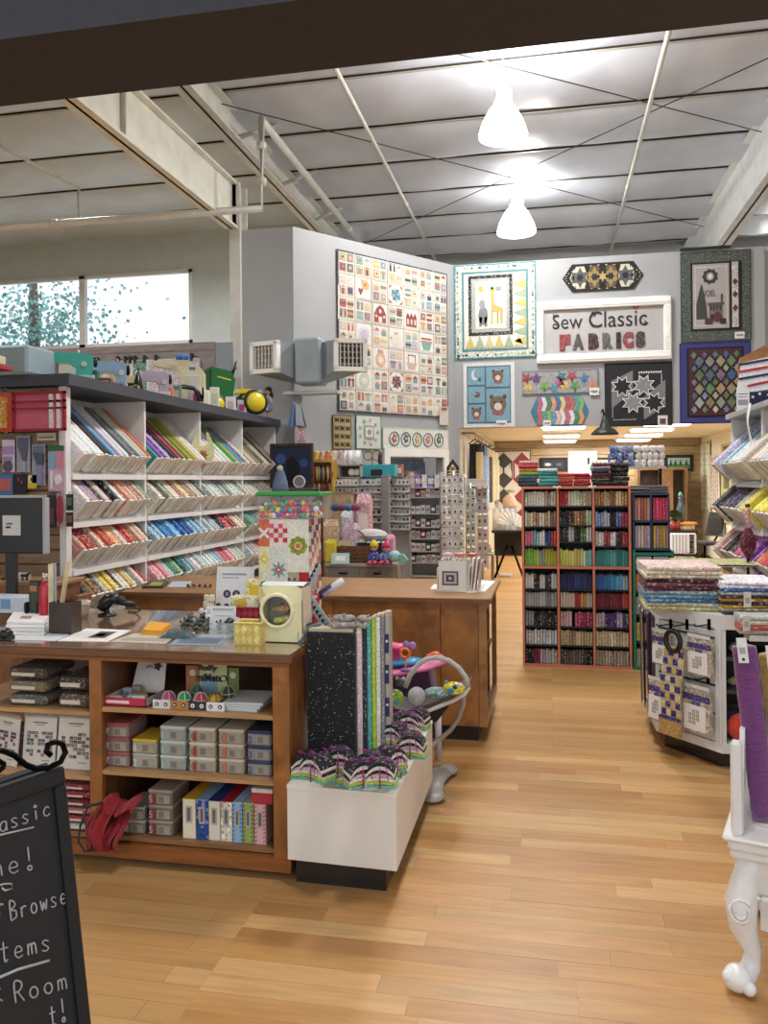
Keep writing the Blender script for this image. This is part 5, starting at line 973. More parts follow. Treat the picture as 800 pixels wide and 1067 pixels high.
for k, (x0, x1, yt, c, lab) in enumerate(((51.5, 54.5, 587, 'd8c8a0', 'cream wooden ruler standing upright in the dark bin'), (55, 57.5, 586, 'a8b4c4', 'clear blue-grey ruler standing upright in the dark bin'), (59, 68, 585, 'd8c090', 'tan wooden yardstick leaning in the dark bin'))):
    q = onz(60, 661, ZT); Y = q.y+.035+.012*k; a = ony(x0, 620, Y); b = ony(x1, 620, Y); zt = ony(x0, yt, Y).z
    if k < 2: m = MB().box(-.012, .012, -.0015, .0015, 0, zt-ZT-.01, c)
    else: hh = zt-ZT-.01; m = MB().add([(-.014, -.001, 0), (.012, -.001, 0), (.068, -.001, hh), (.046, -.001, hh), (-.014, .001, 0), (.012, .001, 0), (.068, .001, hh), (.046, .001, hh)], [(0, 1, 2, 3), (7, 6, 5, 4), (0, 4, 5, 1), (1, 5, 6, 2), (2, 6, 7, 3), (3, 7, 4, 0)], c)
    solo('ruler', lab, 'ruler', m, 'plastic' if k == 1 else 'oak', ((a.x+b.x)/2 if k < 2 else ony(60, 620, Y).x, Y, ZT+.007))
t = thing('scissors', 'pair of scissors with dark red handles upright in the dark bin', 'scissors', (ony(69, 630, bi.loc[1]).x, bi.loc[1]-.01, ZT+.03), (0, .15, 0))
obj('blade', MB().box(-.004, .004, -.001, .001, 0, .07, 'b8b8bc'), 'metal', t)
for s_ in (-1, 1): obj('handle', MB().tube([(.012*s_+.011*math.cos(a*PI/4), 0, .086+.017*math.sin(a*PI/4)) for a in range(8)], .003, '5a2030', 6, True), 'plastic', t)
I = at(73, 627, 89, 645, ZT, .08, 'ceramic_bowl', 'small ribbed cream ceramic bowl beside the ruler bin', 'bowl'); r = I.w/2; h = I.h
obj('bowl_body', MB().lathe([(r*.6, 0), (r*.8, h*.3), (r, h*.75), (r*1.02, h), (r*.95, h), (r*.85, h*.5), (r*.3, h*.25)], 'b8ac98', 20), 'gloss', I.t); obj('rim_band', MB().lathe([(r*1.0, h*.72), (r*1.035, h*.76), (r*1.0, h*.8)], '8a8070', 20), 'gloss', I.t)
# barcode scanner
q = onz(112, 641, ZT); t = thing('barcode_scanner', 'black barcode scanner standing on the glass-topped counter', 'scanner', (q.x, q.y, ZT))
obj('stand_foot', MB().lathe([(.05, 0), (.05, .006), (.02, .015), (.014, .05)], '18181c', 16), 'plastic', t)
obj('scanner_head', MB().tube([(-.03, .0, .03), (-.012, 0, .06), (.01, 0, .082), (.04, 0, .088), (.06, 0, .08)], [.03, .034, .034, .026, .02], '1e1e24', 12), 'gloss', t)
obj('handle', MB().tube([(.04, .01, .075), (.09, .03, .06), (.13, .04, .05)], [.018, .016, .014], '18181c', 10), 'plastic', t); obj('cable', MB().tube([(.13, .04, .05), (.16, .05, .02), (.12, .08, .005), (.05, .12, .005)], .004, '141416', 6), 'plastic', t)
# papers and booklets flat on the counter
def flat(name, label, cat, pts, z, th, c, marks=(), group=None, mat='paper'):
    P = [onz(x, y, z) for x, y in pts]; o = P[0]
    t = thing(name, label, cat, (o.x, o.y, z), 0, group); q = [(p.x-o.x, p.y-o.y) for p in P]
    obj('sheet', MB().flat(q, .0004, th, c), mat, t)
    U = Vector(q[1])-Vector(q[0]); V = Vector(q[3])-Vector(q[0])
    if marks:
        m = MB()
        for r_, cc in marks:
            pp = [U*a+V*b for a, b in r_]; m.flat([(p.x, p.y) for p in pp], th, th+.0006, cc)
        obj('print', m, mat, t, kind='stuff')
    return t
flat('leaflet', 'long white leaflet with a dark photo lying on the glass counter', 'leaflet', [(60, 668), (112, 669), (137, 657), (90, 655)], ZT, .002, 'e0dedb', [(rect(.45, .25, .8, .75), '4a4648'), (rect(.52, .35, .7, .6), '8a6a58')])
flat('leaflet', 'white leaflet at the frame edge of the glass counter', 'leaflet', [(0, 667), (58, 668), (84, 656), (40, 654)], ZT, .002, 'cfd2d4', [(rect(.5, .3, .9, .7), 'b0c0c8')])
flat('leaflet', 'cream printed sheet between the white leaflet and the yellow envelopes', 'leaflet', [(114, 669), (172, 671), (184, 662), (140, 660)], ZT, .0015, 'b8b0a0', [(rect(.1, .2, .9, .5), 'a09484')])
flat('leaflet', 'blue-grey printed sheet in front of the crystal tray', 'leaflet', [(176, 672), (230, 673), (236, 662), (190, 661)], ZT, .0015, '8894a0', [(rect(.1, .15, .9, .85), '5c6c80')])
for k in range(4): flat('notepad', 'white notepad, %s of the small stack by the register' % ['lowest', 'second', 'third', 'topmost'][k], 'notepad', [(4+k, 662-4*k), (46, 663-4*k), (56-k, 653-4*k), (14, 652-4*k)], ZT+.0125*k, .011, ['e4e2e0', 'd8d6d4', 'e6e4e2', 'dedcda'][k], [(rect(.3, .3, .6, .6), 'a08080')] if k == 3 else ())
for k in range(4): flat('envelope', 'golden yellow envelope, %s in the little stack on the counter' % ['lowest', 'second', 'third', 'topmost'][k], 'envelope', [(146+k, 662-k*1.6), (168, 663-k*1.6), (178, 655-k*1.6), (156, 653-k*1.6)], ZT+.005*k, .0045, 'd89c28')
I = at(0, 652, 6, 668, ZT, .05, 'tape_dispenser', 'black tape dispenser cut off by the frame edge on the counter', 'dispenser'); obj('dispenser_body', MB().ball((0, 0, .025), .028, '18181a', 12, 8).box(-.05, .03, -.02, .02, 0, .02, '18181a', .004), 'plastic', I.t)
# crystal tray with dark beads, grey net
I = at(207, 640, 240, 666, ZT, .12, 'display_stand', 'clear acrylic tray stand with a small price card, among beaded pins', 'stand'); w = I.w
obj('tray', MB().box(-w/2, w/2, -.06, .06, 0, .006, 'dde4e4').box(-w/2, w/2, .055, .06, 0, .05, 'dde4e4').box(-w/2, w/2, -.06, -.055, 0, .02, 'dde4e4'), 'clear', I.t)
t0 = I
card('price_card', 'white price card standing in the acrylic tray', 'card', 217, 632, 244, 656, ZT, 'e6e6e6', [(rect(.1, .8, .9, .9), 'b0b0b4'), (rect(.2, .55, .8, .6), 'c0c0c4')], group=None)
for k in range(13):
    x = 191+k*4.2; y = 655-4*(k % 3)
    q = onz(x, y+3, ZT); m = MB(); c = ['2c4a40', '1e2420', '3c5c50', '24342c'][k % 4]; r = .013
    m.ball((0, 0, r), r, c, 8, 6).ball((0, 0, r*2.6), r*.8, c, 8, 6)
    for s_ in range(5): m.ball((r*1.3*math.cos(s_*1.26), 0, r*2.6+r*1.3*math.sin(s_*1.26)), r*.45, jit(c, .3), 6, 4)
    solo('beaded_pin', '%s flower pin of dark green glass beads before the white display boxes' % ORD[k], 'pin', m, 'gloss', (q.x, q.y, ZT+.001), 0, 'beaded flower pins on the counter')
q = onz(186, 664, ZT); m = MB().grid(lambda u, v: ((u-.5)*.16, (v-.5)*.1, .002+.035*max(0, math.sin(u*PI)*math.sin(v*PI))**.6+.006*math.sin(u*23)*math.sin(v*19)), 20, 14, '6a8084'); solo('net_bag', 'crumpled blue-grey net bag beside the yellow envelopes', 'bag', m, 'clear', (q.x, q.y, ZT))
m = MB().grid(lambda u, v: ((u-.5)*.14, (v-.5)*.09, .001+.028*max(0, math.sin(u*PI)*math.sin(v*PI))**.6+.005*math.sin(u*19)*math.sin(v*15)), 20, 14, '3a4a50'); solo('net_filling', 'dark slate cloth folded inside the crumpled net bag', 'cloth', m, 'cloth', (q.x, q.y, ZT+.001))
# white display of sunglasses-like pins, etc
card('backing_card', 'white display card with two round black eyeglass charms', 'card', 223, 591, 262, 640, ZT, 'e8e8ea', [(disc(.3, .42, .1, 12, 1, .85), '24242c'), (disc(.55, .42, .1, 12, 1, .85), '24242c'), (disc(.3, .42, .05, 8), 'b0a0c8'), (disc(.55, .42, .05, 8), 'b0a0c8'), (rect(.15, .82, .8, .86), 'a0a0a8'), (rect(.15, .75, .6, .78), 'b8b8c0')])
for k in range(3):
    I = at(202, 616, 225, 642, ZT, .07, 'rolled_ribbon', 'cream patterned ribbon roll, %s of the pile by the white card' % ORD[k], 'ribbon roll', 'ribbon rolls by the white card', mk=False)
    m = MB(); r = .028; m.lathe([(r, 0), (r*1.03, .004), (r*1.03, .03), (r, .034)], jit('d8ccb8'), 16).lathe([(r*.4, .0341), (r*.3, .036)], '5a5450', 10)
    solo('rolled_ribbon', 'cream patterned ribbon roll, %s of the pile by the white card' % ['bottom', 'middle', 'top'][k], 'ribbon roll', m, 'printed', (I.loc[0]+.005*k, I.loc[1], ZT+.001+.035*k), .3*k, 'ribbon rolls by the white card')
for k, (x, y, c) in enumerate(((222, 640, 'e8e2e6'), (234, 634, 'e0d8e0'), (246, 643, 'd8d4dc'), (252, 632, 'e8e0e4'), (214, 632, 'ddd4d8'), (240, 645, '2c2830'), (232, 627, '34303c'))):
    q = onz(x, y+12, ZT); m = MB(); sd = k
    m.ball((0, 0, .02), .02, c, 10, 7, (1.4, 1, 1)).ball((.025, .005, .035), .018, jit(c), 8, 6).ball((-.02, -.005, .038), .018, jit(c), 8, 6).tube([(-.02, -.02, .03), (0, -.028, .045), (.03, -.02, .03)], .003, '3c3444', 5)
    solo('yarn_pouf', 'soft %s gathered pouf, %s in the heap before the white card' % (cname(c), ORD[k]), 'pouf', m, 'bigprint', (q.x, q.y, ZT+.001), k, 'gathered poufs on the counter')
# yellow goods
card('pattern_card', 'small yellow pattern box with red lettering next to the striped quilt bag', 'card', 268, 587, 285, 640, ZT, 'ece0a0', [(rect(.15, .86, .85, .93), 'c84838'), (rect(.2, .3, .6, .75), 'd8b830'), (rect(.65, .35, .85, .7), 'f2ead0')], lean=.1, D=.03)
for k, (x0, y0, x1, y1, c, l) in enumerate(((256, 605, 281, 650, 'e8dc98', 'yellow and white zip pouch box by the price card'), (240, 622, 268, 652, 'e4dcb8', 'cream lacy pouch box behind the red woven basket'))):
    I = at(x0, y0, x1, y1, ZT, .08, 'pouch_box', l, 'box'); w, h = I.w, I.h
    obj('box_body', MB().box(-w/2, w/2, -.04, .04, 0, h, c, .003), 'bigprint', I.t); obj('label_panel', MB().box(-w*.35, w*.1, -.043, -.04, h*.4, h*.9, 'd8b830').box(w*.15, w*.4, -.043, -.04, h*.45, h*.85, 'f0ead8'), 'paper', I.t, kind='stuff')
def basket(label, x0, y0, x1, y1, c, c2, z=ZT, name='woven_basket'):
    I = at(x0, y0, x1, y1, z, .09, name, label, 'basket'); w, h = I.w, I.h; D = .09
    for a, b, c_, d in ((-w/2, w/2, -D/2, -D/2+.006), (-w/2, w/2, D/2-.006, D/2), (-w/2, -w/2+.006, -D/2+.006, D/2-.006), (w/2-.006, w/2, -D/2+.006, D/2-.006)): obj('side_wall', MB().box(a, b, c_, d, 0, h*.92, c), 'cloth', I.t)
    m = MB()
    for k in range(4):
        x = -w/2+w*k/4; s_ = w/4
        for j in range(2):
            z_ = h*.45*j; m.add([(x, -D/2-.002, z_+h*.22), (x+s_/2, -D/2-.002, z_), (x+s_, -D/2-.002, z_+h*.22), (x+s_/2, -D/2-.002, z_+h*.44)], [(0, 1, 2, 3)], jit(c2, .15))
    obj('weave_diamond', m, 'cloth', I.t, kind='stuff'); obj('rim', MB().tube([(-w/2, -D/2, h*.94), (w/2, -D/2, h*.94), (w/2, D/2, h*.94), (-w/2, D/2, h*.94)], .005, c2, 6, True), 'cloth', I.t); obj('bottom', MB().box(-w/2+.006, w/2-.006, -D/2+.006, D/2-.006, 0, .005, c), 'cloth', I.t)
    return I
basket('small yellow woven paper basket at the counter edge', 244, 648, 271, 672, 'e0c460', 'ecd888'); basket('red woven basket behind the yellow one', 246, 632, 270, 654, '8c1c2c', 'b03444')
# round-window bag of pieces
I = at(270, 611, 315, 670, ZT, .14, 'window_bag', 'yellow printed gift bag with a big round window and wrapped rolls inside', 'bag'); w, h = I.w, I.h; D = .13
xc, zc_ = -w*.1, h*.56; r = min(w*.36, h*.36); n = 24
v = []; f = []
for i in range(n): a = 2*PI*i/n+PI/n; v.append((xc+r*math.cos(a), -D/2, zc_+r*math.sin(a)))
for i in range(n):
    a = 2*PI*i/n+PI/n; c_, s_ = math.cos(a), math.sin(a); k = min((w/2-xc if c_ > 0 else xc+w/2)/max(1e-6, abs(c_)), ((h-zc_) if s_ > 0 else zc_)/max(1e-6, abs(s_))); v.append((xc+k*c_, -D/2+(.02 if s_ > .5 else 0), zc_+k*s_))
f = [(i, (i+1) % n, n+(i+1) % n, n+i) for i in range(n)]
obj('front_panel', MB().add(v, f, 'e4dcae'), 'paper', I.t); obj('window_rim', MB().tube([v[i] for i in range(n)], .008, 'eee8c0', 8, True), 'matte', I.t)
obj('side_panel', MB().box(w/2-.004, w/2, -D/2, D/2, 0, h*.97, 'd8c4ac').box(-w/2, -w/2+.004, -D/2, D/2, 0, h*.97, 'd8d0a0').box(-w/2, w/2, D/2-.004, D/2, 0, h, 'c8d0d4').box(-w/2, w/2, -D/2, D/2, 0, .004, 'd8c890'), 'paper', I.t, kind='stuff')
obj('top_fold', MB().grid(lambda u, v: ((u-.5)*w, -D/2+.02+(D-.02)*v, h+.01*math.sin(v*PI)), 6, 4, 'd8dce0'), 'paper', I.t)
for k, (x, z, c) in enumerate(((-.25, .1, 'e8e0c0'), (.05, .1, 'd8c880'), (.28, .12, 'e8dcb0'), (-.1, .32, 'd8c870'), (.15, .36, 'c8b890'), (-.12, .56, 'b89868'), (.1, .6, '9c6858'))):
    solo('fabric_roll', 'small wrapped %s roll seen through the round bag window, %s' % (cname(c), ORD[k]), 'fabric roll', MB().tube([(-.035, 0, 0), (0, -.004, .003), (.035, 0, 0)], .016, c, 10), 'printed', (I.loc[0]+w*x*.7, I.loc[1]-.01, ZT+.02+h*z*.85), R.uniform(-.4, .4), 'rolls in the window bag')
# patchwork box with the ball tub on it
YQ = 3.75; a = ony(270, 600, YQ); b = ony(322, 600, YQ); zt = ony(290, 541, YQ).z
t = thing('patchwork_box', 'tall box covered in a patchwork of stars and checks, under the tub of balls', 'box', (a.x, YQ, ZT+.0005)); w = b.x-a.x; h = zt-ZT-.001; D = .2
obj('box_body', MB().box(0, w, 0, D, 0, h, 'd8d4c8', .002), 'paint', t)
def blk(x0, z0, x1, z1, kind, c1, c2, bg):
    X0, X1, Z0, Z1 = x0*w, x1*w, h*z0, h*z1; cx, cz = (X0+X1)/2, (Z0+Z1)/2; s = min(X1-X0, Z1-Z0)/2
    m = MB(); m.prism(rect(X0, Z0, X1, Z1), -.003, .001, bg)
    if kind == 'star': m.prism(star(cx, cz, s*.98, 8, .5), -.0045, -.001, c1); m.prism(star(cx, cz, s*.36, 4, .8), -.006, -.001, c2); m.prism(rect(cx-s*.12, cz-s*.12, cx+s*.12, cz+s*.12), -.007, -.001, bg)
    elif kind == 'cross': m.prism([(cx-s, cz-s*.7), (cx-s*.7, cz-s), (cx+s, cz+s*.7), (cx+s*.7, cz+s)], -.0045, -.001, c1); m.prism([(cx-s, cz+s*.7), (cx-s*.7, cz+s), (cx+s, cz-s*.7), (cx+s*.7, cz-s)], -.006, -.001, c1)
    elif kind == 'check':
        for i in range(4):
            for j in range(4):
                if (i+j) % 2: m.prism(rect(cx-s+s*i/2, cz-s+s*j/2, cx-s+s*(i+1)/2, cz-s+s*(j+1)/2), -.0045, -.001, c1 if i % 2 else c2)
    elif kind == 'flower':
        for k in range(8): m.prism(disc(cx+s*.6*math.cos(k*PI/4), cz+s*.6*math.sin(k*PI/4), s*.3, 6), -.0045, -.001, c1)
        m.prism(disc(cx, cz, s*.25, 8), -.006, -.001, c2)
    obj('patch', m, 'cloth', t)
blk(0, .74, .22, 1, 'cross', 'f0ece8', 'e07048', 'd87050'); blk(.22, .74, .58, 1, 'check', 'c83848', 'd86080', 'ecdcd0'); blk(.58, .5, 1, 1, 'flower', '9aa030', 'd86850', 'e8e4d4'); blk(0, .5, .22, .74, 'star', 'd8c838', 'e8e8a0', 'e8e0b0'); blk(.22, .3, .58, .74, 'star', '8aa09a', 'd83c48', 'dcdcd0'); blk(0, .24, .22, .5, 'flower', '8a9838', 'e8d890', 'e4e0c8'); blk(.58, .28, .8, .5, 'check', 'd86050', '4a5c6a', 'b8a888'); blk(.8, .28, 1, .5, 'none', '', '', 'b02838'); blk(.58, .06, .8, .28, 'flower', 'ecd8d0', 'e8e8e8', 'b83040'); blk(.8, .06, 1, .28, 'none', '', '', 'dcb830')
m = MB()
for i in range(5):
    for j in range(16):
        if (i*3+j*5) % 4: m.box(w, w+.003, D*i/5+.002, D*(i+1)/5-.001, h*j/16+.001, h*(j+1)/16-.001, ['c84838', 'e8d8c8', '3c3434', 'd87050', 'e8c8b0', '8a3438'][(i*2+j) % 6])
obj('side_patch', m, 'cloth', t, kind='stuff')
t = thing('ball_tub', 'clear tub with a green lid, full of bright crinkled balls', 'tub', (a.x-.005, YQ-.01, zt+.001)); W_ = w+.06; H_ = ony(290, 513, YQ).z-zt
obj('tub_wall', MB().box(0, W_, 0, .003, 0, H_*.88, 'e8f0f0').box(0, W_, D+.03, D+.033, 0, H_*.88, 'e8f0f0').box(0, .003, .003, D+.03, 0, H_*.88, 'e8f0f0').box(W_-.003, W_, .003, D+.03, 0, H_*.88, 'e8f0f0').box(0, W_, 0, D+.033, -.0, .003, 'e0e8e8'), 'film', t)
obj('lid', MB().box(-.006, W_+.006, -.006, D+.04, H_*.85, H_, '2c9440', .006), 'plastic', t)
BC = ['e03c60', '2c5cb8', 'e87828', '48a848', '7a3ca8', '38b0b0', 'e8c840', 'e060a0', '1c3c80', 'd83030', 'e8e0e8']
for k in range(84):
    layer = k//28; x = .02+(k % 28 % 14)*(W_-.04)/13; y = .02+.055*(k % 28//14)
    c = R.choice(BC); m = MB(); r = R.uniform(.0135, .017)
    m.ball((0, 0, 0), r, c, 7, 5); m.ball((r*.7, -r*.5, r*.4), r*.55, jit(R.choice(BC), .2), 5, 4).ball((-r*.6, -r*.6, -r*.3), r*.5, jit(c, .4), 5, 4)
    solo('craft_ball', '%s crinkled ball, %s in the %s row of the tub' % (cname(c), ORD[(k % 14)], ['front lowest', 'back lowest', 'front middle', 'back middle', 'front top', 'back top'][k//14]), 'craft ball', m, 'gloss', (a.x-.005+x, YQ-.01+y+R.uniform(-.005, .005), zt+.02+.0275*layer+R.uniform(-.004, .004)), k, 'craft balls in the tub')
# triangle-striped board, red packet, white strip, rolled tubes
q = ony(325, 640, 3.7)
t = thing('triangle_banner', 'grey quilted strip with black triangles standing zigzag beside the patchwork box', 'quilt strip', (ony(313, 600, 3.6).x, 3.6, ZT+.0005)); m = MB(); H_ = ony(330, 590, 3.6).z-ZT
P = [(.0, .22), (.06, .32), (.03, .12), (.12, .0), (.19, .12), (.17, .16), (.1, .07), (.09, .14)]
obj('strip', MB().prism([(-.0, .16), (.07, .3), (.1, .3), (.05, .17), (.17, .0), (.12, .0)], 0, .008, 'a8b0ac'), 'cloth', t)
m = MB()
for k in range(7): x, z = .0+.011*k, .165+.021*k; m.prism([(x, z), (x+.018, z+.002), (x+.014, z+.02)], -.003, 0, '1c1c20')
for k in range(8): x, z = .03+.0135*k, .155-.0195*k; m.prism([(x, z), (x+.018, z), (x+.004, z-.02)], -.003, 0, '1c1c20')
obj('triangle_row', m, 'cloth', t, kind='stuff')
card('booklet', 'red booklet with white lettering between the window bag and the triangle strip', 'booklet', 314, 619, 331, 650, ZT, 'b82c38', [(rect(.1, .85, .9, .95), 'e8d8d8'), (rect(.1, .55, .5, .7), 'd87880'), (disc(.5, .25, .2, 10, 1.3, .6), '9c1c2c')], D=.015)
card('white_sheet', 'white ribbed packet of zips behind the yellow pattern box', 'packet', 284, 586, 311, 640, ZT, 'd4d4d0', [(rect(.1+.15*k, .1, .15+.15*k, .9), 'a8a8a4') for k in range(6)], lean=.05)
for k, (x, y, a_, c, l) in enumerate(((336, 618, .9, '2c3050', 'navy rolled paper tube lying behind the bolts'), (347, 612, .7, 'd8d8e0', 'white rolled paper tube with print lying behind the bolts'))):
    q = ony(x, y, 3.9); solo('paper_tube', l, 'paper tube', MB().tube([(-.05, 0, -.035), (.05, 0, .035)], .018, c, 12), 'paper', (q.x, q.y, q.z), 0)
# grey mice on the bolts' top
for k, (x, y) in enumerate(((351, 651), (360, 646), (368, 650), (375, 643), (357, 640), (367, 638), (383, 640))):
    q = ony(x, y, YF+.05+.012*k); zt_ = ony(345, 656, YF).z+.001
    m = MB(); c = jit('a39c98', .12); z_ = max(0, q.z-zt_)*0; m.ball((0, 0, .014), .014, c, 10, 6, (2.2, 1.1, 1)).ball((.03, 0, .014), .009, c, 8, 6, (1.3, 1, 1)); m.ball((.022, .006, .026), .006, jit('8a8480'), 6, 4).ball((.022, -.006, .026), .006, jit('8a8480'), 6, 4); m.tube([(-.028, 0, .01), (-.05, .01, .012), (-.065, .0, .02)], .0025, c, 5)
    solo('pincushion_mouse', 'grey felt mouse, %s of the heap on top of the black bolt' % ORD[k], 'felt mouse', m, 'printed', (q.x, YF+.03+.008*k if k < 4 else YF+.045, zt_+(0 if k < 4 else .028)), R.uniform(-.8, .8)+(PI if k % 2 else 0), 'felt mice on the black bolt')

# ============================================================ REGISTER SIDE
ZR = 1.02
sc = thing('register_cabinet', 'brown side cabinet behind the monitor at the edge of the shop', 'cabinet', (0, 0, 0)); YR = 4.18
xr = ony(62, 612, YR).x; xr2 = ony(92, 612, 4.4).x
obj('cabinet_top', MB().box(-4.2, xr, YR-.02, 4.44, ZR, ZR+.025, '9a7450', .004), 'oak_flat', sc); obj('front_panel', MB().box(-4.2, xr-.02, YR, YR+.02, .05, ZR, '8a5c38'), 'oak', sc); obj('end_panel', MB().box(xr-.04, xr-.02, YR+.02, 4.42, .05, ZR, '7c5030'), 'oak', sc)
obj('angled_end', MB().box(xr, xr2, 4.3, 4.44, .3, .95, '8a5c38', .004), 'oak', sc)
q = ony(22, 590, 3.6); t = thing('monitor', 'black computer monitor seen from behind with a white label and silver edge', 'monitor', (ony(22, 590, 3.98).x, 3.98, .918))
zm0, zm1 = ony(22, 577, 3.98).z-.918, ony(22, 516, 3.98).z-.918; xm = ony(48.5, 550, 3.98).x-t.location.x
obj('back_shell', MB().box(-.35, xm-.018, 0, .035, zm0, zm1-.01, '1e1d20', .01), 'plastic', t); obj('bezel', MB().box(-.35, xm, -.01, .004, zm1-.016, zm1, 'a8a8aa', .003).box(xm-.02, xm, -.01, .03, zm0, zm1-.016, 'a8a8aa', .003), 'plastic', t, kind='stuff')
obj('rear_label', MB().box(-.11, .0, -.003, .002, zm0+.1, zm0+.21, 'd0d0ce').box(-.085, -.05, -.005, -.002, zm0+.16, zm0+.17, '6a6a6a').box(-.09, -.06, -.005, -.002, zm0+.14, zm0+.15, '3a3a3a'), 'paper', t, kind='stuff')
obj('stand_neck', MB().box(-.1, -.04, .005, .03, .01, zm0+.02, '1e1d20'), 'plastic', t); obj('stand_foot', MB().box(-.19, .05, -.08, .1, 0, .012, '1e1d20', .004), 'plastic', t)
m = MB(); m.tube([(-.022, 0, .028), (.018, 0, .028)], .009, '2a2420', 8).tube([(.016, 0, .03), (.03, 0, .045), (.038, 0, .04)], [.007, .006, .004], '2a2420', 6)
for x in (-.02, -.012, .008, .016): m.tube([(x, 0, .024), (x+.002, 0, .0)], .003, '2a2420', 5)
solo('horse_figurine', 'tiny dark horse figure before a white card by the monitor', 'figurine', m, 'gloss', (ony(26, 604, YR+.03).x, YR+.03, ZR+.026))
solo('white_card', 'small white card with pink writing behind the horse figure', 'card', MB().box(-.05, .05, -.001, .001, 0, .04, 'e4e0de').box(-.02, .03, -.002, -.001, .018, .022, 'c08890'), 'paper', (ony(24, 600, YR+.07).x, YR+.07, ZR+.026))
for k, x in enumerate((3, 9, 15)): solo('glass_bead_pot', '%s tiny pot of gold beads on the side cabinet' % ORD[k], 'pot', MB().lathe([(.012, 0), (.015, .012), (.012, .024), (.006, .03)], ['6a5c40', '8a7448', 'a8a498'][k], 10), 'gloss', (ony(x, 604, YR+.05).x, YR+.05, ZR+.026), 0, 'bead pots by the monitor')
I = at(25, 606, 37, 650, ZT, .05, 'brochure_rack', 'black wire brochure rack with a dark booklet beside the red bottle', 'rack'); w, h = I.w, I.h; obj('frame', MB().box(-w/2, w/2, .02, .025, 0, h, '1c1c1e').box(-w/2, -w/2+.004, -.02, .02, 0, h*.5, '1c1c1e').box(w/2-.004, w/2, -.02, .02, 0, h*.5, '1c1c1e'), 'plastic', I.t, kind='stuff'); obj('booklet', MB().box(-w*.4, w*.4, .005, .015, .01, h*.95, '3c4a34').box(-w*.3, w*.3, .0035, .005, h*.75, h*.88, 'b07848'), 'paper', I.t)
I = at(0, 623, 26, 640, ZT, .1, 'document_tray', 'black letter tray with blue-white papers at the frame edge', 'tray'); w, h = I.w, I.h
obj('tray_body', MB().box(-w/2-.1, w/2, -.05, .1, 0, .004, '1c1c20').box(w/2-.004, w/2, -.05, .1, .004, h*.7, '1c1c20').box(-w/2-.1, w/2-.004, .096, .1, .004, h*.7, '1c1c20'), 'plastic', I.t); obj('paper_stack', MB().box(-w/2-.1, w/2-.01, -.045, .09, .005, h, 'c8d4de').box(-w/2, -w*.1, -.046, -.04, h*.3, h*.9, '6c9cc8'), 'paper', I.t)
# things on the second counter
def c2at(x0, y0, x1, y1, D, name, label, cat, group=None, rot=0, dy=0): return at(x0, y0, x1, y1, Z2+.0005, D, name, label, cat, group, rot, dy)
I = c2at(455, 582, 502, 617, .2, 'kit_basket', 'white open box packed with pattern booklets on the second counter', 'box'); w, h = I.w, I.h
obj('tray', MB().box(-w/2, w/2, -.1, .1, 0, .006, 'd8d4cc').box(-w/2, -w/2+.006, -.1, .1, .006, h*.7, 'e4e0dc').box(w*.2, w*.2+.006, -.1, .1, .006, h*.75, 'e4e0dc').box(-w/2+.006, w*.2, .094, .1, .006, h*.9, 'dcd8d4'), 'paint', I.t)
obj('front_card', MB().box(-w*.46, w*.16, -.1, -.094, .01, h*.92, 'ece8e2').box(-w*.38, -w*.02, -.103, -.099, h*.2, h*.62, '5c5a64').box(-w*.34, -w*.06, -.105, -.102, h*.25, h*.57, 'c8c0c4').box(-w*.29, -w*.11, -.107, -.104, h*.31, h*.51, '4c4a58').box(-w*.23, -w*.17, -.109, -.106, h*.37, h*.45, 'd8d0d0'), 'paper', I.t)
for k in range(9):
    c = ['e8e4e0', 'dcd4cc', 'e4dcd8', 'c8c0bc', 'ece8e4', 'e0d8d8', 'd8d0cc', 'e8e0dc', 'c8b8b0'][k]
    x = -w*.42+w*.07*k if k < 6 else w*(.24+.08*(k-6))
    solo('pattern_booklet', 'pattern booklet, %s in the white box on the second counter' % ORD[k], 'booklet', MB().box(-.004, .004, -.08, .085, 0, h*R.uniform(.86, .98), c).box(-.005, -.0035, -.06, .05, h*.2, h*.6, 'a89098'), 'paper', (I.loc[0]+x, I.loc[1], Z2+.008), (0, .12*(1 if k > 5 else .3), 0), 'booklets in the white box')
for k in range(3): solo('pink_tin', 'small %s round tin resting on the booklets in the white box' % ['pink', 'coral', 'red-edged'][k], 'tin', MB().lathe([(.03, 0), (.032, .004), (.032, .016), (.028, .02)], ['e0b0b8', 'd87868', 'c85860'][k], 14).lathe([(.02, .0201), (.018, .022)], 'f0e0e0', 12), 'paper', (I.loc[0]+w*(-.3+.28*k), I.loc[1]+.02, Z2+h*.985+.008))
flat('paper_sheet', 'white sheets lying at the corner of the second counter', 'paper', [(486, 618), (505, 617), (516, 606), (496, 605)], Z2, .004, 'e8e4e0', [(rect(.2, .3, .8, .6), 'c8c4c0')])
flat('paper_sheet', 'dark-edged sheet under the white box on the second counter', 'paper', [(448, 614), (462, 615), (464, 610), (452, 609)], Z2, .003, 'd8d4d0')
flat('calculator_pad', 'dark green pad on the near end of the second counter', 'pad', [(148, 613), (170, 613), (176, 607), (156, 607)], Z2, .012, '2c3430', [(rect(.2, .2, .8, .8), '9ab030')], mat='plastic')
flat('paper_sheet', 'blue-tinted sheet beside the dark green pad', 'paper', [(174, 612), (196, 612), (200, 606), (180, 606)], Z2, .003, 'b8c4d0')
for k, x in enumerate((196, 202, 208, 214, 219)): 
    q = onz(x, 612, Z2); solo('bead_charm', '%s purple and gold bead charm on the second counter' % ORD[k], 'charm', MB().ball((0, 0, .012), .012, '4c3048', 8, 6).ball((.018, 0, .01), .009, 'c8b060', 8, 6), 'gloss', (q.x, q.y, Z2+.001), k, 'bead charms')
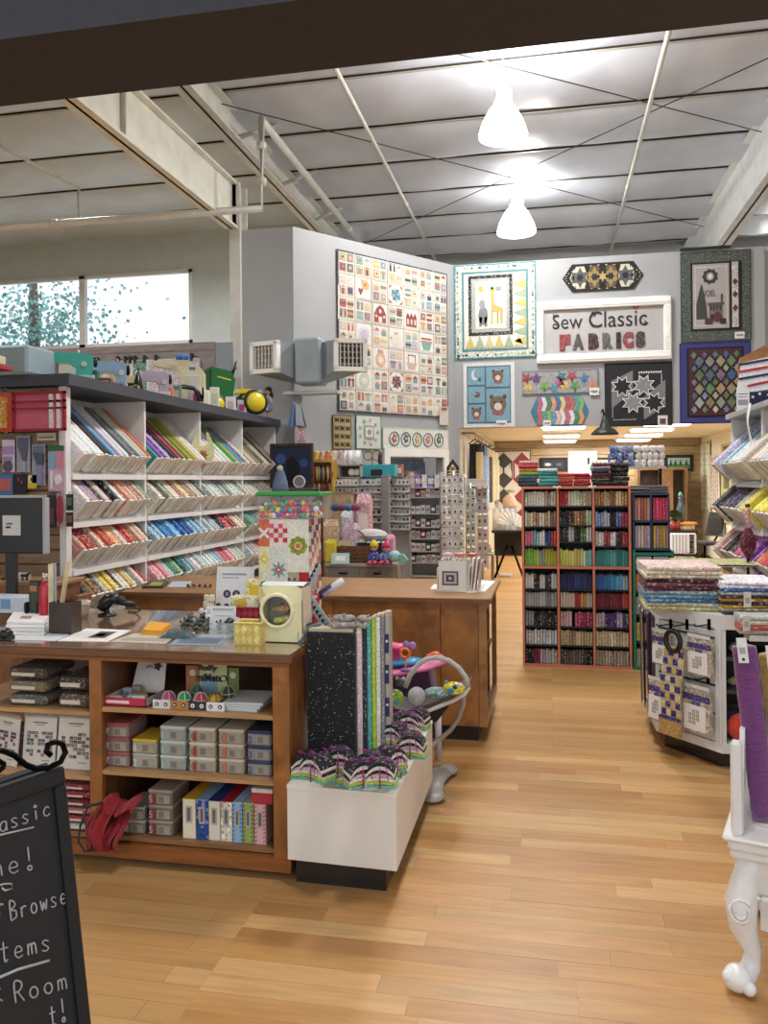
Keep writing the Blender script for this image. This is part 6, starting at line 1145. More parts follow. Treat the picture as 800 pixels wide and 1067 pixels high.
# ============================================================ BABY SWING AND TOY TRAY
YS = 4.12
def s3(x, y, Y=YS): p = ony(x, y, Y); return (p.x, p.y, p.z)
sw_ = thing('baby_swing', 'grey and white baby swing with toy arch beside the white display box', 'baby swing', (-.55, YS, 0)); o_ = Vector((-.55, YS, 0))
def lp(pts, Y=YS): return [tuple(Vector(s3(x, y, Y if not isinstance(Y, list) else Y[i]))-o_) for i, (x, y) in enumerate(pts)]
f1 = onz(464, 806, 0)-o_; f2 = onz(451, 834, 0)-o_; f0 = onz(446, 808, 0)-o_
m = MB()
m.ball((f1.x, f1.y, .022), .06, 'b0aaa6', 16, 8, (1.15, 1.4, .36)); m.ball((f2.x, f2.y, .022), .06, 'b0aaa6', 16, 8, (1.0, 1.2, .36)); m.tube([(f1.x, f1.y, .022), ((f1.x+f2.x)/2-.015, (f1.y+f2.y)/2, .024), (f2.x, f2.y, .022)], [.055, .042, .05], 'aea8a4', 12, flatz=.38)
m.tube([(f0.x, f0.y, .022), (f1.x-.02, f1.y, .022)], [.05, .05], 'aea8a4', 12, flatz=.4)
obj('base', m, 'plastic', sw_)
obj('wire_ring', MB().tube([(f2.x+.075+.018*math.cos(a*PI/5), f2.y-.02+.03*math.sin(a*PI/5), .02) for a in range(10)], .003, 'c8c4c0', 6, True), 'metal', sw_)
obj('support_tube', MB().tube(lp([(446, 806), (443, 792), (448, 778), (458, 770), (469, 761), (478, 748), (483, 733), (483, 718)], [YS-.05, YS, YS+.04, YS+.05, YS+.05, YS+.04, YS+.02, YS]), [.012]*8, 'a49c94', 10), 'plastic', sw_)
obj('toy_arch', MB().tube(lp([(422, 716), (427, 704), (435, 693), (444, 687), (455, 685), (467, 688), (478, 696), (485, 706), (488, 716)], YS-.03), [.013]*9, 'b8b2ae', 12), 'cloth', sw_)
obj('seat_rail', MB().tube(lp([(489, 716), (484, 723), (472, 730), (455, 737), (440, 743), (430, 746)], YS-.02), [.012, .014, .014, .013, .012, .01], 'dcd8d2', 10, flatz=.8), 'plastic', sw_)
P = lp([(488, 714), (470, 722), (450, 730), (425, 738), (412, 735)], YS+.02)
obj('seat_sling', MB().grid(lambda u, v: (P[min(4, int(u*4))][0]*(1-(u*4) % 1)+P[min(4, int(u*4)+1)][0]*((u*4) % 1) if u < 1 else P[4][0], -.03+.24*v, (P[min(4, int(u*4))][2]*(1-(u*4) % 1)+P[min(4, int(u*4)+1)][2]*((u*4) % 1) if u < 1 else P[4][2])-.05*math.sin(v*PI)*math.sin(u*PI)), 16, 8, '4a4648'), 'cloth', sw_)
m = MB(); g = lp([(440, 742), (470, 733), (455, 752), (443, 758)], YS+.02); m.add(g, [(0, 1, 2, 3)], '2c2828'); m.add([(a, b+.15, c) for a, b, c in g], [(3, 2, 1, 0)], '2c2828'); obj('seat_pouch', m, 'cloth', sw_)
def plush(label, x, y, rpx, c, name='plush_toy', sc=(1, 1, 1), extra=(), Y=YS, mat='bigprint', cat='toy'):
    p = s3(x, y, Y); r = rpx*Y*.98/850; t = thing(name, label, cat, (p[0], p[1], p[2]-r*sc[2]))
    obj('body', MB().ball((0, 0, r*sc[2]), r, c, 14, 9, sc), mat, t)
    for nm, dx, dy, dz, rr, cc, s_ in extra: obj(nm, MB().ball((dx*r, dy*r, r*sc[2]+dz*r), rr*r, cc, 10, 7, s_), 'cloth', t)
    return t
plush('round green and yellow patterned plush ball beside the swing seat', 412, 727, 9, '8aa838', extra=(('spot', -.5, -.8, .2, .4, 'e06838', (1, .5, 1)), ('spot', .3, -.9, -.3, .35, '3c8c9c', (1, .5, 1))), Y=4.0)
plush('fuzzy grey plush ball on the swing seat', 434, 725, 9.5, 'a8a6a8', extra=(('nose', .1, -.9, -.2, .2, 'c8c4c4', (1, .5, .7)),), Y=4.06, mat='cloth')
plush('teal and grey knitted plush animal leaning along the swing', 456, 722, 8, '7c9c9c', sc=(1.9, .9, .8), extra=(('head', 1.5, 0, .9, .6, '58a0b0', (1, 1, 1)), ('ear', 1.2, 0, 1.4, .28, '4890a4', (1, 1, 1.2)), ('ear', 1.9, 0, 1.3, .28, '4890a4', (1, 1, 1.2))), Y=4.12)
plush('yellow green and blue star-print cloth toy at the swing tip', 473, 717, 8, 'd8d040', sc=(1.5, .7, .85), extra=(('wing', -.4, -.6, -.2, .5, '2c80b0', (1, .4, .7)), ('wing', .8, -.5, .6, .4, 'e8e8e8', (1, .4, .7)), ('spot', .2, -.7, .3, .3, '283c70', (1, .4, 1))), Y=4.06)
plush('small black and silver rattle hanging at the arch foot', 417, 711, 4.5, '4c4c54', sc=(1, 1, 1.1), extra=(('ear', -.8, 0, .9, .5, '88888c', (1, 1, 1)), ('ear', .8, 0, .9, .5, 'a8a8ac', (1, 1, 1))), Y=4.0)
YT = 4.55; o2 = Vector(s3(435, 700, YT)); o2.z = 0
tt = thing('activity_tray', 'pink baby activity centre with a purple body behind the swing', 'toy tray', o2)
def tp(x, y, Y=YT): return Vector(s3(x, y, Y))-o2
a = tp(398, 702); b = tp(452, 694)
obj('tray', MB().tube([tuple(tp(392, 700)), tuple(tp(410, 699)), tuple(tp(430, 696)), tuple(tp(450, 692)), tuple(tp(468, 687))], [.05, .12, .14, .1, .03], 'e890b8', 16, flatz=.16), 'plastic', tt)
obj('tray_rim', MB().tube([tuple(tp(398, 704, YT-.1)), tuple(tp(420, 702, YT-.13)), tuple(tp(445, 697, YT-.11)), tuple(tp(466, 689, YT-.04))], .011, 'e078ac', 8), 'plastic', tt)
obj('blue_ring', MB().tube([tuple(tp(400, 690)), tuple(tp(415, 690)), tuple(tp(430, 689)), tuple(tp(440, 688))], [.05, .07, .07, .03], '3c94c8', 14, flatz=.3), 'plastic', tt)
obj('magenta_seat', MB().tube([tuple(tp(400, 672)), tuple(tp(408, 674)), tuple(tp(418, 675)), tuple(tp(423, 674))], [.045, .05, .045, .03], 'd83c78', 14, flatz=.55), 'plastic', tt)
obj('seat_post', MB().box(a.x+.02, a.x+.1, -.03, .05, tp(410, 692).z, tp(410, 672).z, 'c83470', .01), 'plastic', tt)
obj('purple_body', MB().add([tuple(tp(403, 703)), tuple(tp(446, 700)), tuple(tp(452, 730)), tuple(tp(403, 745)), tuple(tp(403, 703)+Vector((0, .2, 0))), tuple(tp(446, 700)+Vector((0, .2, 0))), tuple(tp(452, 730)+Vector((0, .2, 0))), tuple(tp(403, 745)+Vector((0, .2, 0)))], [(0, 1, 2, 3), (7, 6, 5, 4), (0, 4, 5, 1), (1, 5, 6, 2), (2, 6, 7, 3), (3, 7, 4, 0)], '4c3458'), 'cloth', tt)
for k, x in enumerate((-.18, .1)): obj('leg', MB().tube([(x, .1, 0), (x, .1, tp(410, 740).z+.03)], .02, 'd8d0d8', 8), 'plastic', tt)
p = tp(425.7, 676); n_ = 12
obj('orange_ring', MB().tube([(p.x+.025*math.cos(a*2*PI/n_), -.12, p.z+.025*math.sin(a*2*PI/n_)) for a in range(n_)], .009, 'e87830', 8, True), 'plastic', tt); obj('ring_stem', MB().tube([(p.x, -.12, p.z-.03), (p.x+.005, -.12, p.z-.07), (p.x-.01, -.12, p.z-.1)], .006, 'e88838', 8), 'plastic', tt)
p = tp(430, 668); obj('purple_butterfly', MB().ball((p.x-.02, -.1, p.z), .02, '9c78c0', 10, 6, (1, .4, 1)).ball((p.x+.015, -.1, p.z-.005), .022, 'b08ac8', 10, 6, (1, .4, 1)).tube([(p.x, -.1, p.z-.05), (p.x+.03, -.1, p.z+.01), (p.x+.035, -.1, p.z-.03)], .006, 'e87ab0', 6), 'plastic', tt)
p = tp(455, 681); obj('orange_flower', MB().ball((p.x, -.05, p.z), .03, 'e87040', 10, 6, (1.1, .7, .8)).ball((p.x-.035, -.05, p.z-.01), .02, 'e05878', 8, 6).ball((p.x+.03, -.05, p.z-.01), .018, 'a070c0', 8, 6), 'plastic', tt)
p = tp(428, 693); obj('purple_knob', MB().ball((p.x, -.12, p.z), .025, 'a060b0', 10, 6, (1.8, .8, .5)), 'plastic', tt)

# ============================================================ MIDDLE OF THE SHOP: table, racks, spinners
YM = 7.9
I = Item('sample_table', 'grey drawer table with a basket and dolls on it, before the notion racks', 'table', 338, 587, 414, 640, YM, .36, 0); w, h = I.w, .78; xt = I.loc[0]
obj('tabletop', MB().box(-w/2, w/2, -.18, .18, h-.03, h, '9c9994', .004), 'paint', I.t)
for k in range(4): obj('leg', MB().box(*((-w/2+.01, -w/2+.05) if k % 2 == 0 else (w/2-.05, w/2-.01)), *((-.17, -.13) if k < 2 else (.13, .17)), 0, h-.03, '8a8682'), 'paint', I.t)
obj('apron', MB().box(-w/2+.01, w/2-.01, -.16, .16, h-.16, h-.03, '847f7a'), 'paint', I.t)
for k in range(2):
    d = obj('drawer', MB().box(-w*.46+w*.48*k, -w*.02+w*.46*k, -.175, -.16, h-.15, h-.04, '7c7874', .003), 'paint', I.t); obj('handle', MB().box(-w*.3+w*.48*k, -w*.18+w*.46*k, -.19, -.175, h-.1, h-.085, '2c2c2e'), 'metal', d)
ZM = h+.001
def onm(x0, y0, x1, y1, name, label, cat, D=.15, dy=0, z=ZM, group=None):   # upright on the table
    Y = YM+.05+dy; return Item(name, label, cat, x0, y0, x1, y1, Y, D, z, group)
I = onm(345, 568, 386, 587, 'wicker_basket', 'brown wicker basket of patterns on the grey table', 'basket', .25); w, h = I.w, .17
v = []; f = []
for k, (sx, z_) in enumerate(((.42, 0), (.5, h), (.47, h), (.4, .02))):
    v += [(-w*sx, -.1*(sx*2), z_), (w*sx, -.1*(sx*2), z_), (w*sx, .1*(sx*2), z_), (-w*sx, .1*(sx*2), z_)]
for k in range(3):
    for i in range(4): j = (i+1) % 4; f.append((k*4+i, k*4+j, k*4+4+j, k*4+4+i))
f += [(3, 2, 1, 0), (12, 13, 14, 15)]
obj('basket_body', MB().add(v, f, '6c4428'), 'printed', I.t)
for k in range(4): z_ = .02+.04*k; s_ = .42+.08*z_/h; obj('wicker_band', MB().tube([(-w*s_, -.2*s_-.002, z_), (w*s_, -.2*s_-.002, z_), (w*s_, .2*s_, z_), (-w*s_, .2*s_, z_)], .006, '7c5434', 5, True), 'matte', I.t)
obj('basket_handle', MB().tube([(w*.02+.13*math.cos(PI*k/8), 0, h+.16*math.sin(PI*k/8)) for k in range(9)], .01, '8a6444', 8), 'matte', I.t)
for k in range(9): solo('pattern_card', '%s pattern card, %s in the wicker basket' % (['cream', 'white', 'tan'][k % 3], ORD[k]), 'card', MB().box(-.07, .07, -.002, .002, 0, .19+.03*(k % 3), ['d8c8a0', 'e8e4dc', 'c8a880'][k % 3]).box(-.04, .04, -.003, -.002, .08, .15, 'a88868'), 'paper', (I.loc[0]-.12+.03*k, I.loc[1]-.05+.012*k, ZM+.025), (-.1, .25, 0), 'pattern cards in the basket')
def doll(x0, y0, x1, y1, hat, dress_, lab, dy=-.1):
    I = onm(x0, y0, x1, y1, 'rag_doll', lab, 'doll', .1, dy); w, h = I.w, max(I.h, .2)
    obj('dress', MB().lathe([(w*.5, 0), (w*.42, h*.25), (w*.2, h*.5), (w*.12, h*.55)], dress_, 14, sy=.7), 'bigprint', I.t); obj('head', MB().ball((0, 0, h*.7), h*.17, 'e8c0a8', 12, 8), 'cloth', I.t); obj('hat', MB().lathe([(h*.2, h*.72), (h*.17, h*.85), (h*.08, h*.97), (.01, h)], hat, 12), 'cloth', I.t)
    for s_ in (-1, 1): obj('arm', MB().tube([(s_*w*.15, 0, h*.5), (s_*w*.42, -.02, h*.35), (s_*w*.3, -.06, h*.22)], .016, dress_, 7), 'bigprint', I.t); obj('leg', MB().tube([(s_*w*.2, -.03, .03), (s_*w*.28, -.14, .02)], .018, 'c84060', 7), 'cloth', I.t)
    obj('face', MB().ball((-.02, -h*.16, h*.72), .008, '2a2020', 6, 4).ball((.02, -h*.16, h*.72), .008, '2a2020', 6, 4).ball((0, -h*.165, h*.66), .007, 'c84858', 6, 4), 'matte', I.t, kind='stuff')
doll(383, 563, 394, 587, 'e8c838', '4858a8', 'rag doll in a yellow hat and blue print dress on the grey table'); doll(394, 564, 408, 587, 'd03868', '6878b0', 'rag doll with a crimson hood and sunglasses beside the yellow-hatted one')
I = onm(405, 570, 424, 589, 'plush_octopus', 'pale aqua knitted plush with long limbs at the table end', 'toy', .1, -.12); obj('body', MB().ball((-.04, 0, .08), .06, '9cd0cc', 12, 8), 'cloth', I.t)
for k in range(5): obj('limb', MB().tube([(0, -.02, .09-.012*k), (.05, -.04, .1-.025*k), (.09, -.03, .03+.01*k)], .015, '90c8c4', 7), 'cloth', I.t)
I = onm(370, 546, 400, 566, 'pillow', 'fluffy pale grey pillow on top of the wrapped goods', 'pillow', .25, .1, ZM+.2); obj('pillow_body', MB().ball((0, 0, .07), .13, 'c8c4c4', 16, 10, (1.25, .8, .5)), 'cloth', I.t); obj('trim', MB().tube([(.15*math.cos(a*PI/8), .1*math.sin(a*PI/8), .07) for a in range(16)], .012, 'd8d4d4', 6, True), 'cloth', I.t)
I = onm(372, 566, 402, 586, 'gift_box', 'black display box with teal and pink tissue behind the dolls', 'box', .25, .1); w = I.w; obj('box_body', MB().box(-w/2, w/2, -.12, .12, 0, .2, '28262a', .005), 'paint', I.t); obj('tissue', MB().grid(lambda u, v: ((u-.5)*w*1.05, -.13+.26*v, .2+.02*math.sin(u*20)*math.sin(v*15)), 16, 8, '9cc8c8'), 'paper', I.t)
def bag(x0, y0, x1, y1, c, lab, dy=.2, z=ZM, mat='bigprint', c2=None):
    I = onm(x0, y0, x1, y1, 'wrapped_package', lab, 'package', .12, dy, z); w, h = I.w, I.h
    obj('package_body', MB().box(-w/2, w/2, -.06, .06, 0, h*.88, c, .015), mat, I.t); obj('package_top', MB().add([(-w/2, -.05, h*.87), (w/2, -.05, h*.87), (w*.36, -.01, h), (-w*.36, -.01, h), (-w/2, .05, h*.87), (w/2, .05, h*.87), (w*.36, .0, h), (-w*.36, .0, h)], [(0, 1, 2, 3), (7, 6, 5, 4), (3, 2, 6, 7), (1, 5, 6, 2), (4, 0, 3, 7)], c), mat, I.t)
    if c2: obj('label_panel', MB().box(-w*.3, w*.3, -.063, -.058, h*.3, h*.7, c2), 'paper', I.t)
bag(336, 541, 353, 562, 'd8b898', 'bag of small fruits and flowers print near the yellow ribbons', .2); bag(354, 532, 367, 548, 'e4e4ec', 'white package with a round blue logo between print bags', .25, c2='3858a0'); bag(370, 514, 386, 548, 'd8a8b0', 'tall pink and white print package rising over the pillow', .3, c2='e8d8d0'); bag(356, 545, 372, 562, 'd0b8c8', 'pink-grey plush packet under the white package', .1)
bag(338, 562, 350, 587, 'd8c838', 'yellow tissue pack at the basket end', .0, mat='cloth'); bag(398, 557, 410, 575, 'd890a8', 'pink tissue pack behind the crimson-hooded doll', .25, mat='cloth')
flat_q = onz(355, 592, ZM); solo('greeting_card', 'aqua and white greeting card leaning on the basket', 'card', MB().box(-.09, .09, -.002, .002, 0, .11, 'b0d0d4').box(-.05, .05, -.003, -.002, .03, .08, 'e4ece8'), 'paper', (ony(355, 580, YM).x, YM-.02, ZM), (-.3, 0, .2))
# rack of card-packed notions, standing before the slanted wall
def notion_rack(name, label, x0, x1, ytop, Y, rows, cols, z0, zt, D=.18, pk='e4e2de', dots='5a5860', body='b4b4b6', wall=True, per=None):
    a = ony(x0, 520, Y).x; b = ony(x1, 520, Y).x; w = b-a; h = ony((x0+x1)/2, ytop, Y).z
    t = thing(name, label, 'rack', ((a+b)/2, Y+D/2, 0))
    obj('back_panel', MB().box(-w/2, w/2, D/2-.02, D/2, .05, h, body), 'paint', t); obj('base', MB().box(-w/2, w/2, -D/2, D/2, 0, .05, '5a5856'), 'paint', t)
    ph = (zt-z0)/rows; pw = w/cols
    for r in range(rows):
        z = z0+ph*r; hk = obj('shelf_lip', MB().box(-w/2, w/2, -D/2, D/2-.02, z-.008, z, body), 'metal', t)
        for c in range(cols):
            m = MB(); hh = ph*R.uniform(.7, .86); cc = jit(pk, .05)
            m.box(-pw*.46, pw*.46, -.004, .004, 0, hh, cc); k = R.random()
            m.box(-pw*.25, pw*.25, -.006, -.004, hh*.2, hh*R.uniform(.5, .75), jit(R.choice((dots, 'a0a0a4', 'c8b8b0', dots, '3c3a40')), .2))
            m.box(-pw*.35, pw*.35, -.0055, -.004, hh*.84, hh*.93, 'b8b4b4')
            solo('notion_card', '%s card, %s in the %s row up, %s' % (cname(cc), ORD[c], ORD[r], per or label.split(' with ')[0]), 'card', m, 'paper', ((a+b)/2-w/2+pw*(c+.5), Y+D*.3, z+.001), 0, 'notion cards on the %s' % (per or name.replace('_', ' ')))
    return t
zz = lambda y, Y: ony(420, y, Y).z
notion_rack('card_rack', 'low white card rack with two rows of cards by the ribbon shelf', 347, 372, 497, 8.6, 2, 6, zz(514, 8.6), zz(497, 8.6), per='rack by the ribbon shelf')
notion_rack('card_rack', 'white card rack with sparse dark buttons beside the grey post', 373.5, 396.5, 497, 8.75, 6, 4, zz(545, 8.75), zz(497, 8.75), per='button rack beside grey post', dots='242428')
notion_rack('card_rack', 'white card rack with full rows on the far side of the grey post', 405, 426, 497, 8.95, 7, 5, zz(552, 8.95), zz(497, 8.95), per='full rack past the grey post')
a = ony(397.2, 520, 8.7); b = ony(404.4, 520, 8.7); t = thing('rack_post', 'plain grey square post between two card racks', 'post', ((a.x+b.x)/2, 8.75, 0)); w = b.x-a.x; obj('post_body', MB().box(-w/2, w/2, -.04, .04, 0, zz(496, 8.7), '8c8b8d', .003), 'paint', t); obj('post_cap', MB().box(-w/2-.004, w/2+.004, -.044, .044, zz(496, 8.7), zz(496, 8.7)+.015, '9a999b'), 'paint', t)
# grey shelving with small packs
Y5 = 9.05; a = ony(427, 540, Y5).x; b = ony(459, 540, Y5).x; w = b-a; t = thing('pack_shelving', 'grey shelving of small boxed notions below the white-framed alcove', 'shelving', ((a+b)/2, Y5+.12, 0))
for s_ in (-1, 1): obj('upright', MB().box(s_*w/2-.012, s_*w/2+.012, -.12, .12, 0, zz(492, Y5), 'a8a8a6'), 'paint', t)
obj('back_panel', MB().box(-w/2, w/2, .1, .12, .05, zz(508, Y5), 'b4b4b2'), 'paint', t)
for k, y in enumerate((508, 518, 535, 549, 561, 574, 586, 600)):
    z = zz(y, Y5); obj('shelf', MB().box(-w/2, w/2, -.12, .1, z-.012, z, 'bcbcba'), 'paint', t)
    n = 6
    for c in range(n):
        if k == 7: continue
        hh = (zz(max(492, y-13), Y5)-z)*.7*R.uniform(.7, 1); pw = w/n; cc = R.choice(('e0dedc', 'd8d0cc', 'c8c4c4', 'b8a8a8', 'dcd8d4', '4a484c', 'c8a8a8', 'a8b0b0'))
        if (k, c) in ((1, 1), (4, 2)): cc = '8c2c3c'
        hh = min(hh, .09)
        solo('notion_box', '%s small box, %s on the %s shelf of the grey shelving' % (cname(cc), ORD[c], ORD[k]), 'box', MB().box(-pw*.44, pw*.44, -.05, .05, 0, hh, cc, .002).box(-pw*.3, pw*.3, -.052, -.05, hh*.3, hh*.7, 'f0ece8' if cc[0] in '48' else '8a8488'), 'paper', ((a+b)/2-w/2+pw*(c+.5), Y5+.08, z+.001), 0, 'boxes on the grey shelving')
# wire spinners
def spinner(name, label, x0, x1, ytop, ybot, Y, rows, cols, per, pk='dcdad6', c2='3a383c'):
    a = ony(x0, 540, Y).x; b = ony(x1, 540, Y).x; w = b-a; zt = zz(ytop, Y); z0 = zz(ybot, Y)
    t = thing(name, label, 'spinner rack', ((a+b)/2, Y+w/2, 0))
    obj('centre_pole', MB().tube([(0, 0, 0), (0, 0, zt+.03)], .012, 'c8c8c8', 8), 'metal', t); obj('foot', MB().lathe([(w*.6, 0), (w*.6, .02), (.03, .05)], '4a4a4c', 16), 'metal', t)
    for s_ in (-1, 1):
        for u in (-1, 1): obj('corner_wire', MB().tube([(s_*w/2, u*w/2, z0-.02), (s_*w/2, u*w/2, zt)], .004, 'd0d0d0', 5), 'metal', t)
    ph = (zt-z0)/rows; pw = w/cols
    for r in range(rows+1):
        z = z0+ph*r; obj('wire_tier', MB().tube([(-w/2, -w/2, z), (w/2, -w/2, z), (w/2, w/2, z), (-w/2, w/2, z)], .004, 'd8d8d8', 5, True).tube([(-w/2, -w/2-.02, z+ph*.25), (w/2, -w/2-.02, z+ph*.25)], .003, 'd8d8d8', 5), 'metal', t, kind='stuff')
        if r == rows: break
        for c in range(cols):
            m = MB(); hh = ph*R.uniform(.72, .88); cc = jit(R.choice((pk, pk, 'c8c4c0')), .05); m.box(-pw*.43, pw*.43, -.003, .003, 0, hh, cc); m.box(-pw*.16, pw*.16, -.005, -.003, hh*.3, hh*.6, jit(c2, .2)).box(-pw*.3, pw*.3, -.0045, -.003, hh*.8, hh*.9, 'a8a4a4')
            solo('button_card', '%s button card, %s in the %s tier up, %s' % (cname(cc), ORD[c], ORD[r], per), 'card', m, 'paper', ((a+b)/2-w/2+pw*(c+.5), Y-.008, z+.006), 0, 'button cards on the %s' % per)
    return t
spinner('button_spinner', 'tall white wire spinner of button cards before the opening', 460, 483, 494, 582, 8.9, 8, 4, 'button spinner')
spinner('button_spinner', 'wire spinner with greenish packs next to the tall button spinner', 485, 495, 507, 580, 9.4, 6, 2, 'greenish spinner', 'b8bcb0', '3c4840')
spinner('button_spinner', 'narrow wire spinner with red and purple packs at the opening edge', 497, 508, 507, 590, 9.6, 6, 2, 'red-packed spinner', 'c8bcc0', '7a2038')
I = Item('white_crate', 'plain pale tray box on the spinners below the hanging clothes', 'box', 484, 500, 507, 507, 9.45, .2); w = I.w; obj('crate_body', MB().box(-w/2, w/2, -.1, .1, 0, I.h, 'dcdcda', .004), 'paint', I.t); obj('crate_lip', MB().box(-w/2-.005, w/2+.005, -.105, .105, I.h, I.h+.012, 'e6e6e4'), 'paint', I.t)
# little house ornament
I = Item('house_ornament', 'black and gold house-shaped hanging ornament by the opening', 'ornament', 465, 478, 478, 498, 9.9, .04); w, h = I.w, I.h; obj('house_frame', MB().prism([(-w/2, 0), (w/2, 0), (w/2, h*.55), (0, h), (-w/2, h*.55)], -.01, .01, '24242c'), 'paint', I.t); obj('gold_window', MB().prism([(-w*.28, h*.1), (w*.28, h*.1), (w*.28, h*.5), (0, h*.75), (-w*.28, h*.5)], -.015, -.009, 'b09a48').box(-w*.04, w*.04, -.018, -.014, h*.1, h*.6, '24242c'), 'paper', I.t); obj('star_top', MB().prism(star(0, h*.62, w*.16, 5), -.019, -.014, 'd8d0b8'), 'paper', I.t)
# ribbon shelf (yellow) with spools
Y6 = 8.52; xa_, xb_ = ony(323, 500, Y6).x, ony(346, 500, Y6).x; w = xb_-xa_
t = thing('ribbon_shelf', 'yellow wooden ribbon shelf with hanging loops of ribbon beside the dark picture', 'shelf', ((xa_+xb_)/2, Y6+.1, 0)); zt = zz(478, Y6)
for k, y in enumerate((478, 514)): obj('shelf_board', MB().box(-w/2, w/2, -.1, .1, zz(y, Y6)-.025, zz(y, Y6), 'd0a838' if k == 0 else 'b89868'), 'oak_flat', t)
obj('back_panel', MB().box(-w/2, w/2, .08, .1, .0, zt-.025, 'c0a880'), 'oak', t)
for s_ in (-1, 1): obj('side_panel', MB().box(s_*w/2-.01, s_*w/2+.01, -.1, .1, 0, zt-.025, 'c8a040'), 'oak', t)
RC = ['a8343c', 'c83c30', 'e8a030', 'e8c850', '3c8c48', '48505c', 'c0b8a0', '8c3c50', 'e8c8a8', '2c4c80']
for rr, (y0, y1, n) in enumerate(((483, 502, 9), (502, 514, 9))):
    for k in range(n):
        c = RC[(k*3+rr*2) % 10]; hh = zz(y0, Y6)-zz(y1, Y6); m = MB(); r_ = hh*.46
        m.m = Matrix.Rotation(PI/2, 4, 'Y') @ Matrix.Rotation(.0, 4, 'Z'); m.lathe([(r_*.5, -.008), (r_, -.008), (r_, .008), (r_*.5, .008)], c, 16)
        solo('ribbon_spool', '%s ribbon spool, %s in the %s row of the yellow shelf' % (cname(c), ORD[k], ['upper', 'lower'][rr]), 'ribbon spool', m, 'gloss', ((xa_+xb_)/2-w/2+.025+(w-.05)*k/(n-1), Y6+.08, zz(y1, Y6)+hh*.47+.003), .35, 'ribbon spools on the yellow shelf')
for k, c in enumerate(('e0c048', 'e8b8a0', 'd88848', 'e8e0c0', 'c8a8b0')):
    m = MB(); m.lathe([(.03, 0), (.032, .005), (.032, .09), (.03, .095)], c, 12).lathe([(.02, .0951), (.018, .1)], 'e8e0d0', 10); solo('ribbon_reel', '%s upright ribbon reel, %s on top of the yellow shelf' % (cname(c), ORD[k]), 'ribbon reel', m, 'bigprint', (xa_+.045+.068*k, Y6+.1, zt+.001), 0, 'ribbon reels standing on the yellow shelf')
I = Item('wooden_cabinet', 'plain tan cabinet under the ribbon shelf next to the tub of balls', 'cabinet', 336, 514, 366, 545, 8.36, .12, 0); w = I.w; h = I.h; obj('cabinet_body', MB().box(-w/2, w/2, -.06, .06, 0, h, 'b89c78', .004), 'oak', I.t); obj('cabinet_top', MB().box(-w/2-.01, w/2+.01, -.07, .06, h, h+.015, 'a88c68'), 'oak_flat', I.t)
for k, c in enumerate(('2c5080', '6c3458', '386c90', '8c4068')): solo('felt_bundle', '%s felt bundle, %s in the heap before the tan cabinet' % (cname(c), ORD[k]), 'felt bundle', MB().ball((0, 0, .04), .05, c, 10, 7, (1.3, .9, .8)), 'cloth', (ony(346+7*k, 530, 7.98).x, YM+.2, ony(350, 533, 8.05).z), k, 'felt bundles')
# teal box and ornaments on the racks
I = Item('teal_box', 'bright teal box with a dark opening on top of the card racks', 'box', 378, 484, 411, 497, 8.8, .2, zz(497, 8.8)+.003); w, h = I.w, I.h; obj('box_body', MB().box(-w/2, w/2, -.1, .1, 0, h, '2fa0b0', .004), 'paint', I.t); obj('dark_opening', MB().box(-w*.25, w*.12, -.103, -.099, h*.1, h*.6, '201c1c'), 'paint', I.t)
I = Item('white_bag', 'white crinkled paper bag on the wooden cubby over the card rack', 'bag', 358, 469, 375, 484, 8.75, .1, zz(484, 8.75)); obj('bag_body', MB().grid(lambda u, v: ((u-.5)*I.w, -.04*math.sin(v*PI)+.01*math.sin(u*15), I.h*v), 12, 6, 'e4e6e8'), 'paper', I.t); obj('bag_back', MB().box(-I.w/2, I.w/2, .02, .03, 0, I.h*.95, 'd8dadc'), 'paper', I.t)
I = Item('wooden_cubby', 'pale grey open cubby holding a white bow beneath the white bag', 'cubby', 352, 484, 376, 497, 8.7, .16, zz(497.5, 8.7)); w, h = I.w, I.h
for nm, b_ in (('side_panel', (-w/2, -w/2+.015, 0, h)), ('side_panel', (w/2-.015, w/2, 0, h)), ('top_panel', (-w/2, w/2, h-.015, h)), ('bottom_panel', (-w/2, w/2, 0, .012))): obj(nm, MB().box(b_[0], b_[1], -.08, .08, b_[2], b_[3], 'b0a898'), 'paint', I.t)
obj('back_panel', MB().box(-w/2, w/2, .07, .08, 0, h, '4a4644'), 'paint', I.t); solo('white_bow', 'white bow pack standing inside the grey cubby', 'bow', MB().ball((-.03, 0, .05), .04, 'e0e4e8', 8, 6, (1, .4, 1.1)).ball((.03, 0, .05), .04, 'd8dce0', 8, 6, (1, .4, 1.1)), 'paper', (I.loc[0]+.04, I.loc[1]-.02, I.z0+.014))
t = thing('wire_ornament', 'gold wire butterfly ornament standing on the teal box', 'ornament', (ony(388, 484, 8.9).x, 8.9, zz(484, 8.8)+.004)); H_ = .17
for s_, r_ in ((-1, .05), (1, .06)): obj('wire_wing', MB().tube([(s_*r_*1.0+r_*math.cos(a*PI/7), 0, H_*.6+r_*math.sin(a*PI/7)) for a in range(14)], .007, 'a88850', 6, True), 'metal', t)
obj('wire_stem', MB().tube([(0, 0, 0), (0, 0, H_)], .006, 'a88850', 6), 'metal', t)
solo('black_bottle', 'slim black bottle on the teal box beside the wire ornament', 'bottle', MB().lathe([(.022, 0), (.024, .01), (.024, .1), (.01, .13), (.01, .15)], '242426', 12), 'gloss', (ony(396, 480, 8.85).x, 8.85, zz(484, 8.8)+.006))
